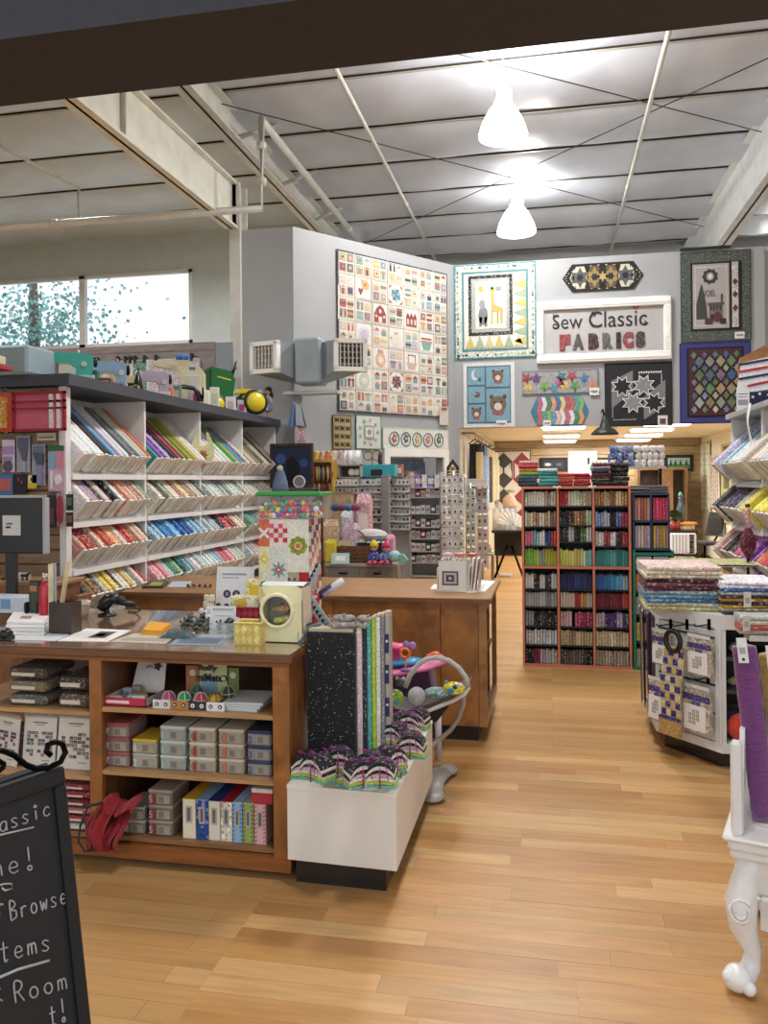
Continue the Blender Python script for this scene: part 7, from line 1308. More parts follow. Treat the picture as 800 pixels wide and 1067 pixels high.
for k, (x, c) in enumerate(((416, 'c8785c'), (428, 'd8a890'), (436, '8a6cc0'), (442, 'e8dce0'), (449, '7a7ca8'), (455, 'e0e0e4'))):
    Yv = 9.1; solo('spool_box', '%s thread box, %s on the sill below the rainbow quilt' % (cname(c), ORD[k]), 'box', MB().box(-.045, .045, -.03, .03, 0, .14, c, .003).box(-.03, .03, -.032, -.03, .04, .1, 'e8e0dc'), 'bigprint', (ony(x, 500, Yv).x, Yv, zz(508, Yv) if 427 < x < 459 else zz(497, Yv)+.002), 0, 'thread boxes below the alcove')
# dark painting on an easel
I = Item('painting', 'dark blue abstract picture in a brown frame leaning beside the ribbon shelf', 'picture', 281, 462, 326, 508, 8.25, .04); w, h = I.w, I.h
obj('canvas', MB().box(-w/2+.02, w/2-.02, -.01, .01, .02, h-.02, '24304c').prism([(-w*.1, 0.03), (w*.15, .03), (w*.2, h*.5), (w*.05, h*.75), (-w*.12, h*.6)], -.014, -.009, '14141e').prism(disc(-w*.25, h*.65, w*.12, 10), -.014, -.009, '3c5a94').prism(disc(w*.28, h*.55, w*.1, 10), -.014, -.009, '34508c').prism(disc(-w*.25, h*.3, w*.08, 9), -.014, -.009, '4a6090'), 'cloth', I.t)
for b_ in ((-w/2, w/2, h-.03, h), (-w/2, w/2, 0, .03), (-w/2, -w/2+.03, .03, h-.03), (w/2-.03, w/2, .03, h-.03)): obj('frame_side', MB().box(b_[0], b_[1], -.02, .02, b_[2], b_[3], '4c342c', .004), 'oak', I.t)
pz = I.z0; t = thing('picture_stand', 'grey stand carrying the dark blue picture near the wall', 'stand', (I.loc[0], I.loc[1]+.05, 0)); obj('stand_body', MB().box(-w/2+.02, w/2-.02, -.1, .08, 0, pz-.002, '7a7470', .004), 'paint', t); obj('stand_shelf', MB().box(-w/2, w/2, -.12, .1, pz-.02, pz-.001, '6a6460'), 'paint', t)
t2 = thing('child_mannequin', 'small blue denim outfit figure before the dark picture', 'mannequin', (ony(292, 500, 8.0).x, 8.0, pz-.05)); obj('outfit', MB().lathe([(.09, 0), (.08, .1), (.05, .2), (.03, .24)], '7088a8', 12, sy=.6), 'cloth', t2); obj('collar', MB().ball((0, -.01, .25), .035, 'd8d8d8', 10, 6), 'cloth', t2); obj('pole', MB().tube([(0, 0, -(pz-.05)), (0, 0, 0)], .012, '5a5a5c', 6), 'metal', t2)
solo('white_hoop', 'white hoop with a grey centre leaning at the foot of the dark picture', 'hoop', MB().tube([(.06*math.cos(a*PI/8), 0, .06+.06*math.sin(a*PI/8)) for a in range(16)], .01, 'd8d8dc', 6, True).prism(disc(0, .06, .055, 14), -.002, .004, '8a8a90'), 'plastic', (ony(311, 500, 8.2).x, 8.218, pz))
# ============================================================ TOYS ON TOP OF THE TALL RACK
ZK = 2.281
def onk(x, y):            # a place on the rack top where its foot shows at a pixel
    q = onx(x, y, XS-.05); return q
def topthing(name, label, cat, x0, x1, ybot, ytop, back=0, D=.12, rot=0):
    q = onx((x0+x1)/2, (ybot), XS-.03-back); Y = q.y; s = Y*.98/850*1.04; w = (x1-x0)*Y*1.09/850; h = (ybot-ytop)*Y*1.06/850
    t = thing(name, label, cat, (XS-.08-back, Y, ZK), rot); return t, w, h
def sewing(label, x0, x1, ybot, ytop, c, c2, c3='c8c8c8', back=0, wheel='4a4a4c', rot=.6):
    t, w, h = topthing('toy_sewing_machine', label, 'sewing machine', x0, x1, ybot, ytop, back, rot=rot)
    w *= 1.3
    obj('bed', MB().box(-w/2, w/2, -.06, .06, 0, h*.2, c2, .008), 'paint', t)
    obj('arm', MB().prism([(w*.2, h*.2), (w*.46, h*.2), (w*.48, h*.9), (w*.4, h*.98), (-w*.36, h), (-w*.46, h*.92), (-w*.46, h*.58), (-w*.22, h*.62), (w*.1, h*.62), (w*.2, h*.5)], -.035, .035, c), 'gloss', t)
    obj('head', MB().box(-w*.5, -w*.3, -.04, .04, h*.42, h*.98, c3, .008), 'gloss', t); obj('needle_bar', MB().tube([(-w*.4, 0, h*.2), (-w*.4, 0, h*.42)], .006, '8a8a8c', 6), 'metal', t)
    m = MB(); m.m = Matrix.Translation((w*.49, 0, h*.72)) @ Matrix.Rotation(PI/2, 4, 'Y'); m.lathe([(h*.18, 0), (h*.19, .01), (h*.18, .02), (h*.08, .024)], wheel, 14); obj('hand_wheel', m, 'metal', t)
    obj('dial', MB().prism(disc(w*.33, h*.6, h*.1, 12), -.045, -.034, 'd8d4c8'), 'metal', t); obj('spool_pin', MB().tube([(w*.25, 0, h*.95), (w*.25, 0, h*1.12)], .005, 'c0c0c0', 6), 'metal', t)
    return t
sewing('mint green sewing machine with a white head at the near end of the rack top', 49, 97, 391, 360, '3fae9e', 'a8b4b8', 'e4e4e0', .12)
sewing('light blue sewing machine with a dark hand wheel on the rack top', 106, 134, 403, 373, '8caccc', 'a8b0b8', '90aac8', .1, '2a3040')
sewing('lilac and grey toy sewing machine in the middle of the rack top', 152, 178, 414, 387, 'b8a8b8', 'c8b8c0', 'c8bcc8', .05)
sewing('small cream toy sewing machine with a dark wheel on the rack top', 118, 146, 405, 384, 'd8c898', 'b8a888', 'e0d4b0', .22)
# cream portable machine case
t, w, h = topthing('machine_cover', 'big cream hooked machine cover standing on the rack top', 'cover', 168, 218, 418, 371, .2, rot=.3)
obj('cover_body', MB().prism([(w*.1, 0), (w*.5, 0), (w*.5, h*.75), (w*.42, h*.88), (w*.1, h), (-w*.5, h), (-w*.5, h*.9), (-w*.1, h*.82), (w*.05, h*.6)], -.09, .09, 'e6dcb8'), 'gloss', t); obj('front_panel', MB().box(w*.16, w*.44, -.1, -.088, h*.12, h*.68, 'd8d4c8', .004), 'gloss', t); obj('brand_plate', MB().box(w*.22, w*.34, -.094, -.088, h*.8, h*.86, '3c8c9c'), 'paper', t)
t, w, h = topthing('machine_case', 'grey-blue sewing machine case beside the mint machine', 'case', 14, 50, 390, 360, .25, rot=.0)
obj('case_body', MB().box(-w*.6, w*.6, -.15, .15, 0, h*1.05, '8fa4ae', .015), 'paint', t); obj('case_end', MB().box(-w*.62, -w*.6, -.14, .14, .01, h*1.03, 'c8bfa8', .004), 'paint', t)
t, w, h = topthing('toy_machine', 'cream toy machine with a round spool on a red base at the frame edge', 'toy', -8, 14, 392, 366, .2)
obj('base', MB().box(-w/2, w/2, -.08, .08, 0, .03, 'a83038', .005), 'gloss', t); obj('body', MB().box(-w*.4, w*.4, -.04, .04, .03, h*.6, 'd8ccb0', .01), 'gloss', t); m = MB(); m.m = Matrix.Translation((0, -.05, h*.7)) @ Matrix.Rotation(PI/2, 4, 'X'); m.lathe([(h*.28, 0), (h*.3, .01), (h*.28, .025)], 'e0d8c0', 16).lathe([(h*.12, .026), (h*.1, .03)], '5a3a34', 10); obj('spool_wheel', m, 'gloss', t)
for k, (x0, x1, yb, yt, c, nm, lab, bk_) in enumerate(((97, 110, 398, 381, '2f6c50', 'green_tin', 'dark green box tilted behind the mint machine', .1), (110, 124, 404, 395, '7c4444', 'book', 'maroon book lying under the light blue machine', .03), (124, 139, 406, 398, '98a4b4', 'box', 'small blue-grey box before the cream toy machine', .02), (139, 150, 408, 396, '30343c', 'box', 'small black box beside the dark bottle', .1),
  (176, 187, 418, 405, 'd88870', 'box', 'orange-pink box of notions by the lilac machine', .02), (186, 195, 420, 403, '6c8c80', 'box', 'dull green little box by the dark machine', .03), (205, 216, 424, 406, 'e0c8cc', 'box', 'pink and white little box among the toys', .02), (216, 224, 426, 408, 'e8e4e0', 'box', 'white little box near the green tractor', .02), (224, 234, 428, 405, 'd8d8c8', 'box', 'cream box with a green label before the green tractor', .02), (240, 251, 432, 416, 'e4d8e0', 'box', 'white box with a magenta panel under the tractor', .0), (252, 262, 433, 418, 'ded4d8', 'box', 'grey and white box beside the yellow wheel', .0))):
    t, w, h = topthing('keepsake_'+('box' if nm != 'book' else 'book'), lab, 'box' if nm != 'book' else 'book', x0, x1, yb, yt, bk_, rot=.3); w *= .9
    obj('body', MB().box(-w/2, w/2, -.035, .035, 0, h, c, .004), 'paint', t); obj('label_panel', MB().box(-w*.3, w*.3, -.0375, -.034, h*.25, h*.7, ['b8c8a8', 'c8b8a8', 'b04878', 'e8e0d0'][k % 4]), 'paper', t)
t, w, h = topthing('dark_bottle', 'black tapered bottle with a round cream medallion on the rack top', 'bottle', 146, 155, 408, 381, .03); obj('bottle_body', MB().lathe([(.03, 0), (.035, h*.3), (.03, h*.55), (.012, h*.8), (.01, h)], '1c1a20', 14), 'gloss', t); obj('medallion', MB().prism(disc(0, h*.2, .028, 14), -.045, -.03, 'd8c088').prism(disc(0, h*.2, .016, 10), -.048, -.03, '6a5438'), 'metal', t)
t, w, h = topthing('antique_machine', 'black antique hand sewing machine lying low on the rack top', 'sewing machine', 184, 217, 421, 398, .04, rot=.5); obj('bed', MB().box(-w/2, w/2, -.05, .05, 0, .02, 'a89878', .003), 'oak', t); obj('arm', MB().tube([(-w*.4, 0, h*.3), (-w*.38, 0, h*.7), (-w*.1, 0, h*.8), (w*.25, 0, h*.72), (w*.4, 0, h*.25), (w*.4, 0, .02)], [.014, .02, .02, .022, .03, .034], '1e1e24', 10), 'gloss', t)
m = MB(); m.m = Matrix.Translation((w*.46, 0, h*.5)) @ Matrix.Rotation(PI/2, 4, 'Y'); m.lathe([(h*.3, 0), (h*.3, .012)], '2a2a30', 14); obj('hand_wheel', m, 'metal', t)
# green tractor with yellow wheel
t, w, h = topthing('toy_tractor', 'green pedal tractor with yellow seat and wheel at the far end of the rack top', 'toy tractor', 222, 272, 434, 386, .1, rot=.75)
obj('hood', MB().prism([(-w*.5, h*.35), (-w*.05, h*.3), (w*.02, h*.75), (-w*.08, h*.93), (-w*.48, h)], -.07, .07, '1f6e3a'), 'gloss', t); obj('hood_stripe', MB().prism([(-w*.36, h*.78), (-w*.08, h*.72), (-w*.08, h*.75), (-w*.36, h*.81)], -.073, .073, 'c8c848'), 'paper', t)
obj('frame', MB().box(-w*.45, w*.4, -.03, .03, h*.22, h*.38, '1c5030', .006), 'gloss', t); obj('grille', MB().box(-w*.53, -w*.49, -.06, .06, h*.36, h*.95, '18502c'), 'gloss', t)
obj('seat', MB().prism([(w*.02, h*.45), (w*.42, h*.5), (w*.46, h*.58), (w*.1, h*.56)], -.06, .06, 'dcc820'), 'gloss', t)
obj('steering_column', MB().tube([(-w*.08, 0, h*.85), (w*.04, 0, h*.98)], .01, '1c1c1e', 6), 'metal', t)
c_ = Vector((w*.05, 0, h*1.0)); obj('steering_wheel', MB().tube([(c_.x+.025*math.cos(a*PI/8)+.02*math.sin(a*PI/8), .08*math.cos(a*PI/8), c_.z+.08*math.sin(a*PI/8)) for a in range(16)], .009, '1c1c1e', 6, True).tube([(c_.x, -.07, c_.z), (c_.x, .07, c_.z)], .006, '1c1c1e', 5), 'plastic', t)
for (x, y, r) in ((w*.42, -.1, h*.28), (w*.42, .1, h*.28), (-w*.38, -.08, h*.2), (-w*.38, .08, h*.2)):
    m = MB(); m.m = Matrix.Translation((x, y, r)) @ Matrix.Rotation(PI/2, 4, 'X'); m.lathe([(r*.75, -.018), (r, -.015), (r, .015), (r*.75, .018)], '1a1a1a', 20); wh = obj('tyre', m, 'plastic', t)
    m = MB(); m.m = Matrix.Translation((x, y, r)) @ Matrix.Rotation(PI/2, 4, 'X'); m.lathe([(r*.15, -.026), (r*.76, -.02), (r*.76, .02), (r*.15, .026)], 'e0cc20', 18); obj('wheel_disc', m, 'gloss', wh)
# doll at the end
t, w, h = topthing('standing_doll', 'dark-haired doll in a grey-blue dress at the end of the rack top', 'doll', 277, 291, 438, 403, -.06, rot=-.2)
for s_ in (-1, 1): obj('leg', MB().tube([(s_*.018, 0, 0), (s_*.018, 0, h*.3)], .011, 'c8a890', 8), 'matte', t); obj('arm', MB().tube([(s_*.03, 0, h*.64), (s_*.055, -.01, h*.42)], .01, 'd8b8a0', 8), 'matte', t)
obj('dress', MB().lathe([(.055, h*.22), (.045, h*.42), (.03, h*.55), (.034, h*.66), (.012, h*.7)], '8c9cb8', 14, sy=.7), 'cloth', t); obj('apron', MB().prism([(-.02, h*.25), (.02, h*.25), (.018, h*.62), (-.018, h*.62)], -.042, -.032, 'c8c4d0'), 'cloth', t)
hd_ = obj('head', MB().ball((0, 0, h*.82), .034, 'd8b098', 14, 10, (1, .95, 1.1)), 'matte', t); obj('hair', MB().ball((0, .008, h*.85), .04, '241a18', 14, 10, (1.05, 1, 1.05)).ball((.034, .012, h*.7), .024, '241a18', 8, 6, (1, 1, 1.6)).ball((-.034, .012, h*.74), .018, '241a18', 8, 6, (1, 1, 1.4)), 'cloth', t); obj('face', MB().ball((-.012, -.033, h*.825), .005, '1c1414', 6, 4).ball((.012, -.033, h*.825), .005, '1c1414', 6, 4).ball((0, -.034, h*.79), .005, 'a85050', 6, 4, (1.6, 1, .6)), 'matte', hd_, kind='stuff')
# grey wood display frame behind the machines, with clips and pale quilts
YG = 8.9
a = ony(97, 372, YG); b = ony(223, 360, YG); zt_ = ony(200, 357, YG).z; zb_ = ony(200, 372, YG).z
t = thing('hanging_rack', 'weathered grey-brown wooden display frame behind the sewing machines', 'frame', (0, 0, 0))
obj('top_rail', MB().box(a.x-.6, b.x, YG, YG+.06, zb_, zt_, '8c8280').box(a.x-.6, b.x, YG-.005, YG, (zt_+zb_)/2-.01, (zt_+zb_)/2+.01, '7c7270'), 'oak_flat', t, kind='stuff'); c_ = ony(209, 380, YG).x; obj('side_post', MB().box(c_, b.x, YG-.001, YG+.06, 0, zb_, '8a807e'), 'oak', t); obj('side_post', MB().box(a.x-.6, a.x-.5, YG, YG+.06, 0, zb_, '8a807e'), 'oak', t)
for k, (x0, x1, c, l) in enumerate(((97, 128, 'a8a29c', 'pale taupe quilt hung at the near end of the wooden frame'), (130, 137, 'd8d0b8', 'narrow cream strip hung on the wooden frame'), (139, 153, '6c9888', 'green batik panel clipped to the wooden frame'), (155, 208, 'c4bcc8', 'pale lilac dotted quilt clipped to the wooden frame'))):
    p = ony(x0, 380, YG-.02); q = ony(x1, 380, YG-.02); w = q.x-p.x; h = 1.3; tq = thing('hanging_quilt', l, 'quilt', ((p.x+q.x)/2, YG-.03, zb_-.02-h)); obj('cloth_sheet', MB().grid(lambda u, v: ((u-.5)*w, .008*math.sin(u*19), h*v), 16, 6, c), 'bigprint', tq)
    for s_ in (-.35, .35): obj('clip', MB().box(s_*w-.015, s_*w+.015, -.02, .02, h-.03, h+.06, '2c2a2a', .004), 'plastic', tq)
a = ony(222, 372, 9.6); b = ony(245, 372, 9.6); t = thing('grey_panel', 'plain blue-grey panel between the wooden frame and the column', 'panel', ((a.x+b.x)/2, 9.6, 0)); h = ony(232, 357, 9.6).z; obj('panel_board', MB().box(-(b.x-a.x)/2-.3, (b.x-a.x)/2-.03, -.02, .02, 0, h, '98a2ac', .004), 'paint', t); obj('panel_foot', MB().box(-.3, .1, -.1, .1, 0, .04, '6a6e74'), 'paint', t)
t, w, h = topthing('blue_scarf', 'bright blue crumpled cloth on top of the cream machine cover', 'cloth', 189, 203, 374, 366, .1); 
t.location.z = ZK+(418-371)*6.6*1.06/850-.0; obj('cloth_folds', MB().ball((-.03, 0, .03), .035, '3c78c0', 8, 6, (1.2, .8, .8)).ball((.03, 0, .028), .03, '4c8cd0', 8, 6, (1.2, .8, .9)), 'cloth', t)
# baby bib hanging between bays
q = onx(211, 462, XS+.02); t = thing('baby_bib', 'cream baby bib with an orange flower hanging from a rack divider', 'bib', (XS+.02, q.y, q.z-.17), (0, 0, .5))
obj('bib_body', MB().prism([(-.1, .06), (-.07, .0), (.07, .0), (.1, .06), (.09, .17), (.05, .26), (.03, .27), (.045, .17), (0, .14), (-.045, .17), (-.03, .27), (-.05, .26), (-.09, .17)], -.008, 0, 'dfe0b0'), 'printed', t); obj('flower', MB().prism(star(0, .07, .05, 7, .6), -.012, -.008, 'c86844').prism(disc(0, .07, .018, 8), -.014, -.008, '6c8c4c'), 'cloth', t)

# ============================================================ STRIPED DISPLAY GONDOLA
ZG = .85
oc = [(.605, 5.08), (.905, 4.72), (1.3, 4.72), (1.37, 4.9), (1.37, 5.7), (1.2, 6.05), (.9, 6.05), (.6, 5.66)]
g = thing('display_gondola', 'white eight-sided display unit on a dark base with slatted sides of hanging packets', 'display unit', (0, 0, 0))
cen = Vector((1.0, 5.38))
def sc_(k): return [(cen.x+(x-cen.x)*k, cen.y+(y-cen.y)*k) for x, y in oc]
obj('base', MB().flat(sc_(.86), 0, .1, '1e1b1b'), 'gloss', g); obj('bottom_board', MB().flat(sc_(1.0), .1, .15, 'dcdcda'), 'paint', g); obj('top_board', MB().flat(sc_(1.0), ZG-.075, ZG, 'dededc'), 'paint', g)
obj('core', MB().flat(sc_(.94)[:2]+sc_(.94)[1:2]+[(.92, 5.1), (1.35, 5.1)]+sc_(.94)[4:], .15, ZG-.075, 'd0ceca'), 'paint', g)
WG = Wall(Vector((oc[0][0], oc[0][1], 0)), math.atan2(oc[1][1]-oc[0][1], oc[1][0]-oc[0][0])); LG = (Vector(oc[1])-Vector(oc[0])).length
def gobj(name, mb, mat='paint', parent=g, **k):
    o = obj(name, mb, mat, parent, **k); o.location = WG.P; o.rotation_euler = (0, 0, WG.ang); return o
gobj('corner_post', MB().box(0, .03, -.0, .03, .15, ZG-.075, 'dededc')); gobj('corner_post', MB().box(LG-.04, LG, .0, .03, .15, ZG-.075, 'dededc'))
for k in range(4): gobj('slat', MB().box(.03, LG-.04, .005, .025, .155+.155*k, .155+.155*k+.145, 'd6d4ce', .002))
for k in range(2): gobj('slot_rail', MB().box(.03, LG-.04, -.006, .003, .46 if k == 0 else .72, .468 if k == 0 else .728, '2a282a'))
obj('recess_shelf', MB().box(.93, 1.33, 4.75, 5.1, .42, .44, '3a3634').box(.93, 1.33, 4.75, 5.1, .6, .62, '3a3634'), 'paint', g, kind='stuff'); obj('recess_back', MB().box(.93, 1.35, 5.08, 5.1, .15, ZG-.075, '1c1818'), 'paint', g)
obj('corner_post', MB().box(.895, .93, 4.725, 4.76, .15, ZG-.075, 'd8d8d6'), 'paint', g)
def gpack(x0, y0, x1, y1, label, name='hanging_packet', big=True, off=.05):
    ym = (y0+y1)/2; u0 = WG.uv(x0, ym)[0]; u1 = WG.uv(x1, ym)[0]; z1_ = WG.uv((x0+x1)/2, y0)[1]; z0_ = WG.uv((x0+x1)/2, y1)[1]; w, h = u1-u0, z1_-z0_
    t = thing(name, label, 'packet', WG.pt(u0, z0_, off), WG.ang)
    obj('fabric_pack', MB().box(0, w, 0, .03, 0, h, 'b8ac98', .004), 'bigprint', t); obj('purple_band', MB().box(.0, w, -.002, .002, h*.72, h*.86, '4c3c80').box(w*.35, w*.65, -.003, 0, h*.6, h*.7, '5a4888'), 'printed', t, kind='stuff')
    obj('pattern_card', MB().box(w*.05, w*.88, -.008, -.002, h*.06, h*.62, 'ece8e6').box(0, w, -.003, .0, h, h+.02, 'd8d8d8'), 'paper', t, kind='stuff')
    m = MB()
    for i in range(3):
        for j in range(4):
            if (i*7+j*3) % 5 != 4: m.box(w*.26+i*w*.14, w*.26+i*w*.14+w*.11, -.0095, -.008, h*.2+j*h*.085, h*.2+j*h*.085+h*.066, '9c9088').box(w*.29+i*w*.14, w*.29+i*w*.14+w*.05, -.0105, -.009, h*.22+j*h*.085, h*.22+j*h*.085+h*.03, 'd8d0c8')
    obj('picture_grid', m, 'paper', t, kind='stuff'); return t
gpack(686, 658, 703, 692, 'hanging packet with a white picture card, high beside the black ring'); gpack(724, 664, 748, 703, 'hanging packet with a white picture card, high next to the corner post', off=.06)
gpack(682, 708, 699, 750, 'hanging packet with a tilted white card, low by the edge of the slatted side'); gpack(719, 716, 747, 762, 'hanging packet with a tilted white card, low next to the corner post', off=.06)
for k, x in enumerate((699, 716, 739)):
    u_, z_ = WG.uv(x, 645); t = thing('hook', 'black display hook, %s along the upper slot of the slatted side' % ORD[k], 'hook', WG.pt(u_, z_-.03, .0), WG.ang); obj('hook_plate', MB().box(-.008, .008, -.008, -.0, -.03, .03, '1c1c1e'), 'metal', t); obj('prong', MB().tube([(0, -.008, 0), (0, -.11, .0), (0, -.12, .012)], .004, '1c1c1e', 6), 'metal', t)
u_, z_ = WG.uv(738, 706); t = thing('hook', 'black display hook on the lower slot of the slatted side', 'hook', WG.pt(u_, z_, .0), WG.ang); obj('hook_plate', MB().box(-.008, .008, -.008, -.0, -.03, .03, '1c1c1e'), 'metal', t); obj('prong', MB().tube([(0, -.008, 0), (0, -.1, .0), (0, -.11, .012)], .004, '1c1c1e', 6), 'metal', t)
# ring and quilted strap
u_, z_ = WG.uv(714, 666); r = .052
t = thing('strap_sampler', 'long purple and gold quilted strap hanging from a black ring on the slatted side', 'quilted strap', WG.pt(u_, z_, .1), WG.ang)
obj('ring', MB().tube([(r*math.cos(a*PI/10), 0, r*1.1*math.sin(a*PI/10)) for a in range(20)], .014, '18161c', 10, True), 'plastic', t)
zl_ = WG.uv(706, 762)[1]-z_; m = MB(); ws = .075
obj('strap_body', MB().grid(lambda u, v: ((u-.5)*ws*2*(1-.3*(v > .95))-.03*(1-v), .01*math.sin(v*9), zl_+(-.03-zl_)*v), 6, 14, 'cfc09a').grid(lambda u, v: ((u-.5)*ws*2-.03*(1-v), .012+.01*math.sin(v*9), zl_+(-.03-zl_)*v), 6, 14, 'b8a070'), 'printed', t)
for k in range(8):
    for j in range(4):
        v = .22+.76*k/8; c = ['3c2c78', 'd8c8a0', '3c2c78', 'c8b070'][(k+j) % 4]; x0 = (j/4-.5)*ws*1.9-.03*(1-v); z0_ = zl_+(-.03-zl_)*v
        y_ = .01*math.sin(v*9)-.004; obj('patch', MB().box(x0+.002, x0+ws*.46, y_-.002, y_+.004, z0_, z0_+.034, c), 'printed', t)
obj('gold_hem', MB().box(-ws-.03, ws-.03, -.006, .014, zl_, zl_+.09, 'b08c4c').box(-ws-.03, ws-.03, -.007, .014, zl_+.09, zl_+.105, '3c2c78'), 'printed', t, kind='stuff')
# fabric panels hanging on the far side faces
for k, (x0, x1, y0, y1, c, l) in enumerate(((668, 674, 640, 735, 'dcd6d0', 'pale cloth hanging on the outer side of the display unit'), (671, 677, 645, 738, '8a5868', 'dark rose speckled cloth hanging beside the pale one'), (675, 684, 640, 742, '9c6ca8', 'orchid purple cloth hanging at the corner of the display unit'))):
    Y = 5.5-.17*k; a = ony(x0, 690, Y); b = ony(x1, 690, Y); z1_ = ZG-.08; z0_ = ony(x0, y1, Y).z; w = b.x-a.x; t = thing('hanging_cloth', l, 'cloth', (a.x-.01, Y, z0_)); obj('cloth_sheet', MB().grid(lambda u, v: (w*u+(.0+.03*(v-1)*-.3)*1, .2*u+.01*math.sin(v*6), (z1_-z0_)*v), 6, 10, c), 'printed', t); obj('top_rod', MB().tube([(0, 0, z1_-z0_), (w, .2, z1_-z0_)], .006, '8a8a8a', 6), 'metal', t)
# piles on the gondola
G2 = 'folded fabrics on the display unit'
def gp(x0, x1, y0, y1, Y, zb, cols, where, d=.4, mat='bigprint'): pile(x0, x1, y1, y0, Y, zb, cols, 'folded_fabric', lv('folded cloth', where), d=d, grp=G2, mat=mat, jx=.006)
gp(673, 752, 591, 633, 4.86, ZG+.002, ['d0c88c', 'c8c4b0', '4c80a8', '6898b8', '90a8b0', '5c2434', '8c5860', '4c2030', 'd8ccb0', 'e8dcc8', 'e0c8c0'], 'wide stack on the display unit', .45)
gp(752, 812, 607, 641, 4.76, ZG+.002, ['3c4048', 'c8c0a0', 'c89c34', '2c2c38', 'b88440', '4c3c30', 'a8b0b8', '4468a8', 'd8dce8', 'e8ecf0'], 'chevron-print stack over the dark recess', .4)
gp(705, 790, 588, 597, 5.35, ZG+.002+.2, ['e8d8d0', '2c3c58', 'b8b878'], 'further stack with the navy diamond cloth', .4)
pile(772, 830, 661, 642, 4.6, None, ['c8b8b0', 'c86860', 'd8ccc0', 'c8d0c8'], 'folded_fabric', lv('soft cloth', 'loose stack hanging over the recess'), d=.14, grp=G2)
# support under that: little shelf of the unit
obj('side_ledge', MB().box(1.02, 1.36, 4.58, 4.72, ony(800, 662, 4.6).z-.03, ony(800, 662, 4.6).z-.002, 'd0ceca'), 'paint', g)
for k, (x, y, c, c2, l) in enumerate(((779, 625, 'e0dedc', 'a8a8a8', 'white paper tag hanging from the chevron-print stack'), (778, 650, 'd8d4d0', 'b0b0b0', 'folded white tag at the side ledge'))):
    q = ony(x, y, 4.55); solo('paper_tag', l, 'tag', MB().box(-.02, .02, -.001, .001, -.04, .04, c).box(-.012, .012, -.002, -.001, -.02, .01, c2), 'paper', (q.x, 4.56, q.z), .3)
for k, (x, y, c, r_, l) in enumerate(((765, 663, 'b0a49c', .04, 'grey rolled cloth in the upper recess of the display unit'), (764, 690, 'b8a888', .035, 'tan roll on the middle recess shelf'), (761, 722, 'c8b48c', .03, 'small tan roll low in the recess'), (757, 742, '1c1c2c', .07, 'black cloth bundle low in the recess'), (764, 768, 'd84830', .06, 'orange-red cloth at the foot of the recess'))):
    q = ony(x, y, 4.85); z_ = [.621, .441, .441, .151, .151][k]; solo('cloth_roll', l, 'cloth', MB().ball((0, 0, r_*(.8 if k < 3 else 1.3)), r_, c, 12, 8, (1.5, 1, .8 if k < 3 else 1.3)), 'cloth', (q.x+(.03 if k != 4 else .04), 4.86-(.07 if k == 4 else 0), z_+(.0 if k < 3 else .0)))
# arrow-like black lamp stand/table spindle with leather shape
q = onz(766, 596, ZG+.2); t = thing('umbrella_form', 'closed maroon and pink patterned umbrella shape on a thin black stand', 'umbrella', (ony(779, 560, 5.5).x, 5.5, ZG+.0))
zq = lambda y: ony(779, y, 5.5).z-ZG
obj('stand_pole', MB().tube([(0, 0, 0), (0, 0, zq(580))], .008, '1c1a1c', 8), 'metal', t); obj('umbrella_body', MB().lathe([(.01, zq(582)), (.045, zq(572)), (.05, zq(562)), (.018, zq(550))], '5c1c34', 12), 'printed', t); obj('umbrella_neck', MB().lathe([(.018, zq(551)), (.014, zq(530)), (.01, zq(528))], 'd8a8b0', 10), 'bigprint', t); obj('knob', MB().ball((0, 0, zq(527)), .016, '2a2024', 10, 6), 'gloss', t); obj('stand_foot', MB().lathe([(.06, 0), (.06, .008), (.01, .014)], '1c1a1c', 14), 'metal', t)

# ============================================================ SLANTED RACK ON THE OTHER SIDE
XR2 = 1.4; XB2 = 1.82; YR2 = [6.83, 5.9, 4.95, 4.0]; RZ2 = [1.56, 1.23, .9]
r2 = thing('fabric_rack', 'white slanted-shelf fabric rack with a grey top facing the tall white rack', 'rack', (0, 0, 0))
for k, y in enumerate(YR2): obj('side_panel' if k in (0, 3) else 'divider', MB().box(XR2, XB2, y-.012, y+.012, .1, 2.06, 'e6e6e6', .004), 'paint', r2)
obj('back_panel', MB().box(XB2, XB2+.02, YR2[3], YR2[0], .1, 2.06, 'dededd'), 'paint', r2); obj('plinth', MB().box(XR2+.05, XB2, YR2[3], YR2[0], 0, .1, '4c4844'), 'paint', r2)
obj('top_board', MB().box(XR2-.04, XB2+.04, YR2[3]-.02, YR2[0]+.02, 2.06, 2.1, 'a0a2a4', .004), 'paint', r2)
for b in range(3):
    for z in RZ2:
        m = MB(); y0, y1 = YR2[b+1]+.012, YR2[b]-.012; v = [(XR2, y1, z-.012), (XR2, y0, z-.012), (XR2+.42, y0, z+.39), (XR2+.42, y1, z+.39)]; w_ = [(p, q, s-.015) for p, q, s in v]
        m.add(v+w_, [(0, 1, 2, 3), (7, 6, 5, 4), (4, 5, 1, 0), (5, 6, 2, 1), (6, 7, 3, 2), (7, 4, 0, 3)], 'e2e0de'); obj('shelf', m, 'paint', r2)
PR = [['c8c8e0', '58b0a8', 'e8e8f0', 'd8d8dc', 'c8d0c0', 'd8ccc0', 'e0d8c8'], ['4a4848', '585070', '2c2a2c', 'b8b4a8', 'e0d040', 'd8c848', 'e8dc60', 'd0c030'], ['c8a0a0', '2a2626', '3a3434', 'c85878', '9050b0', '8a4ca8', 'd07030', 'c84858']]
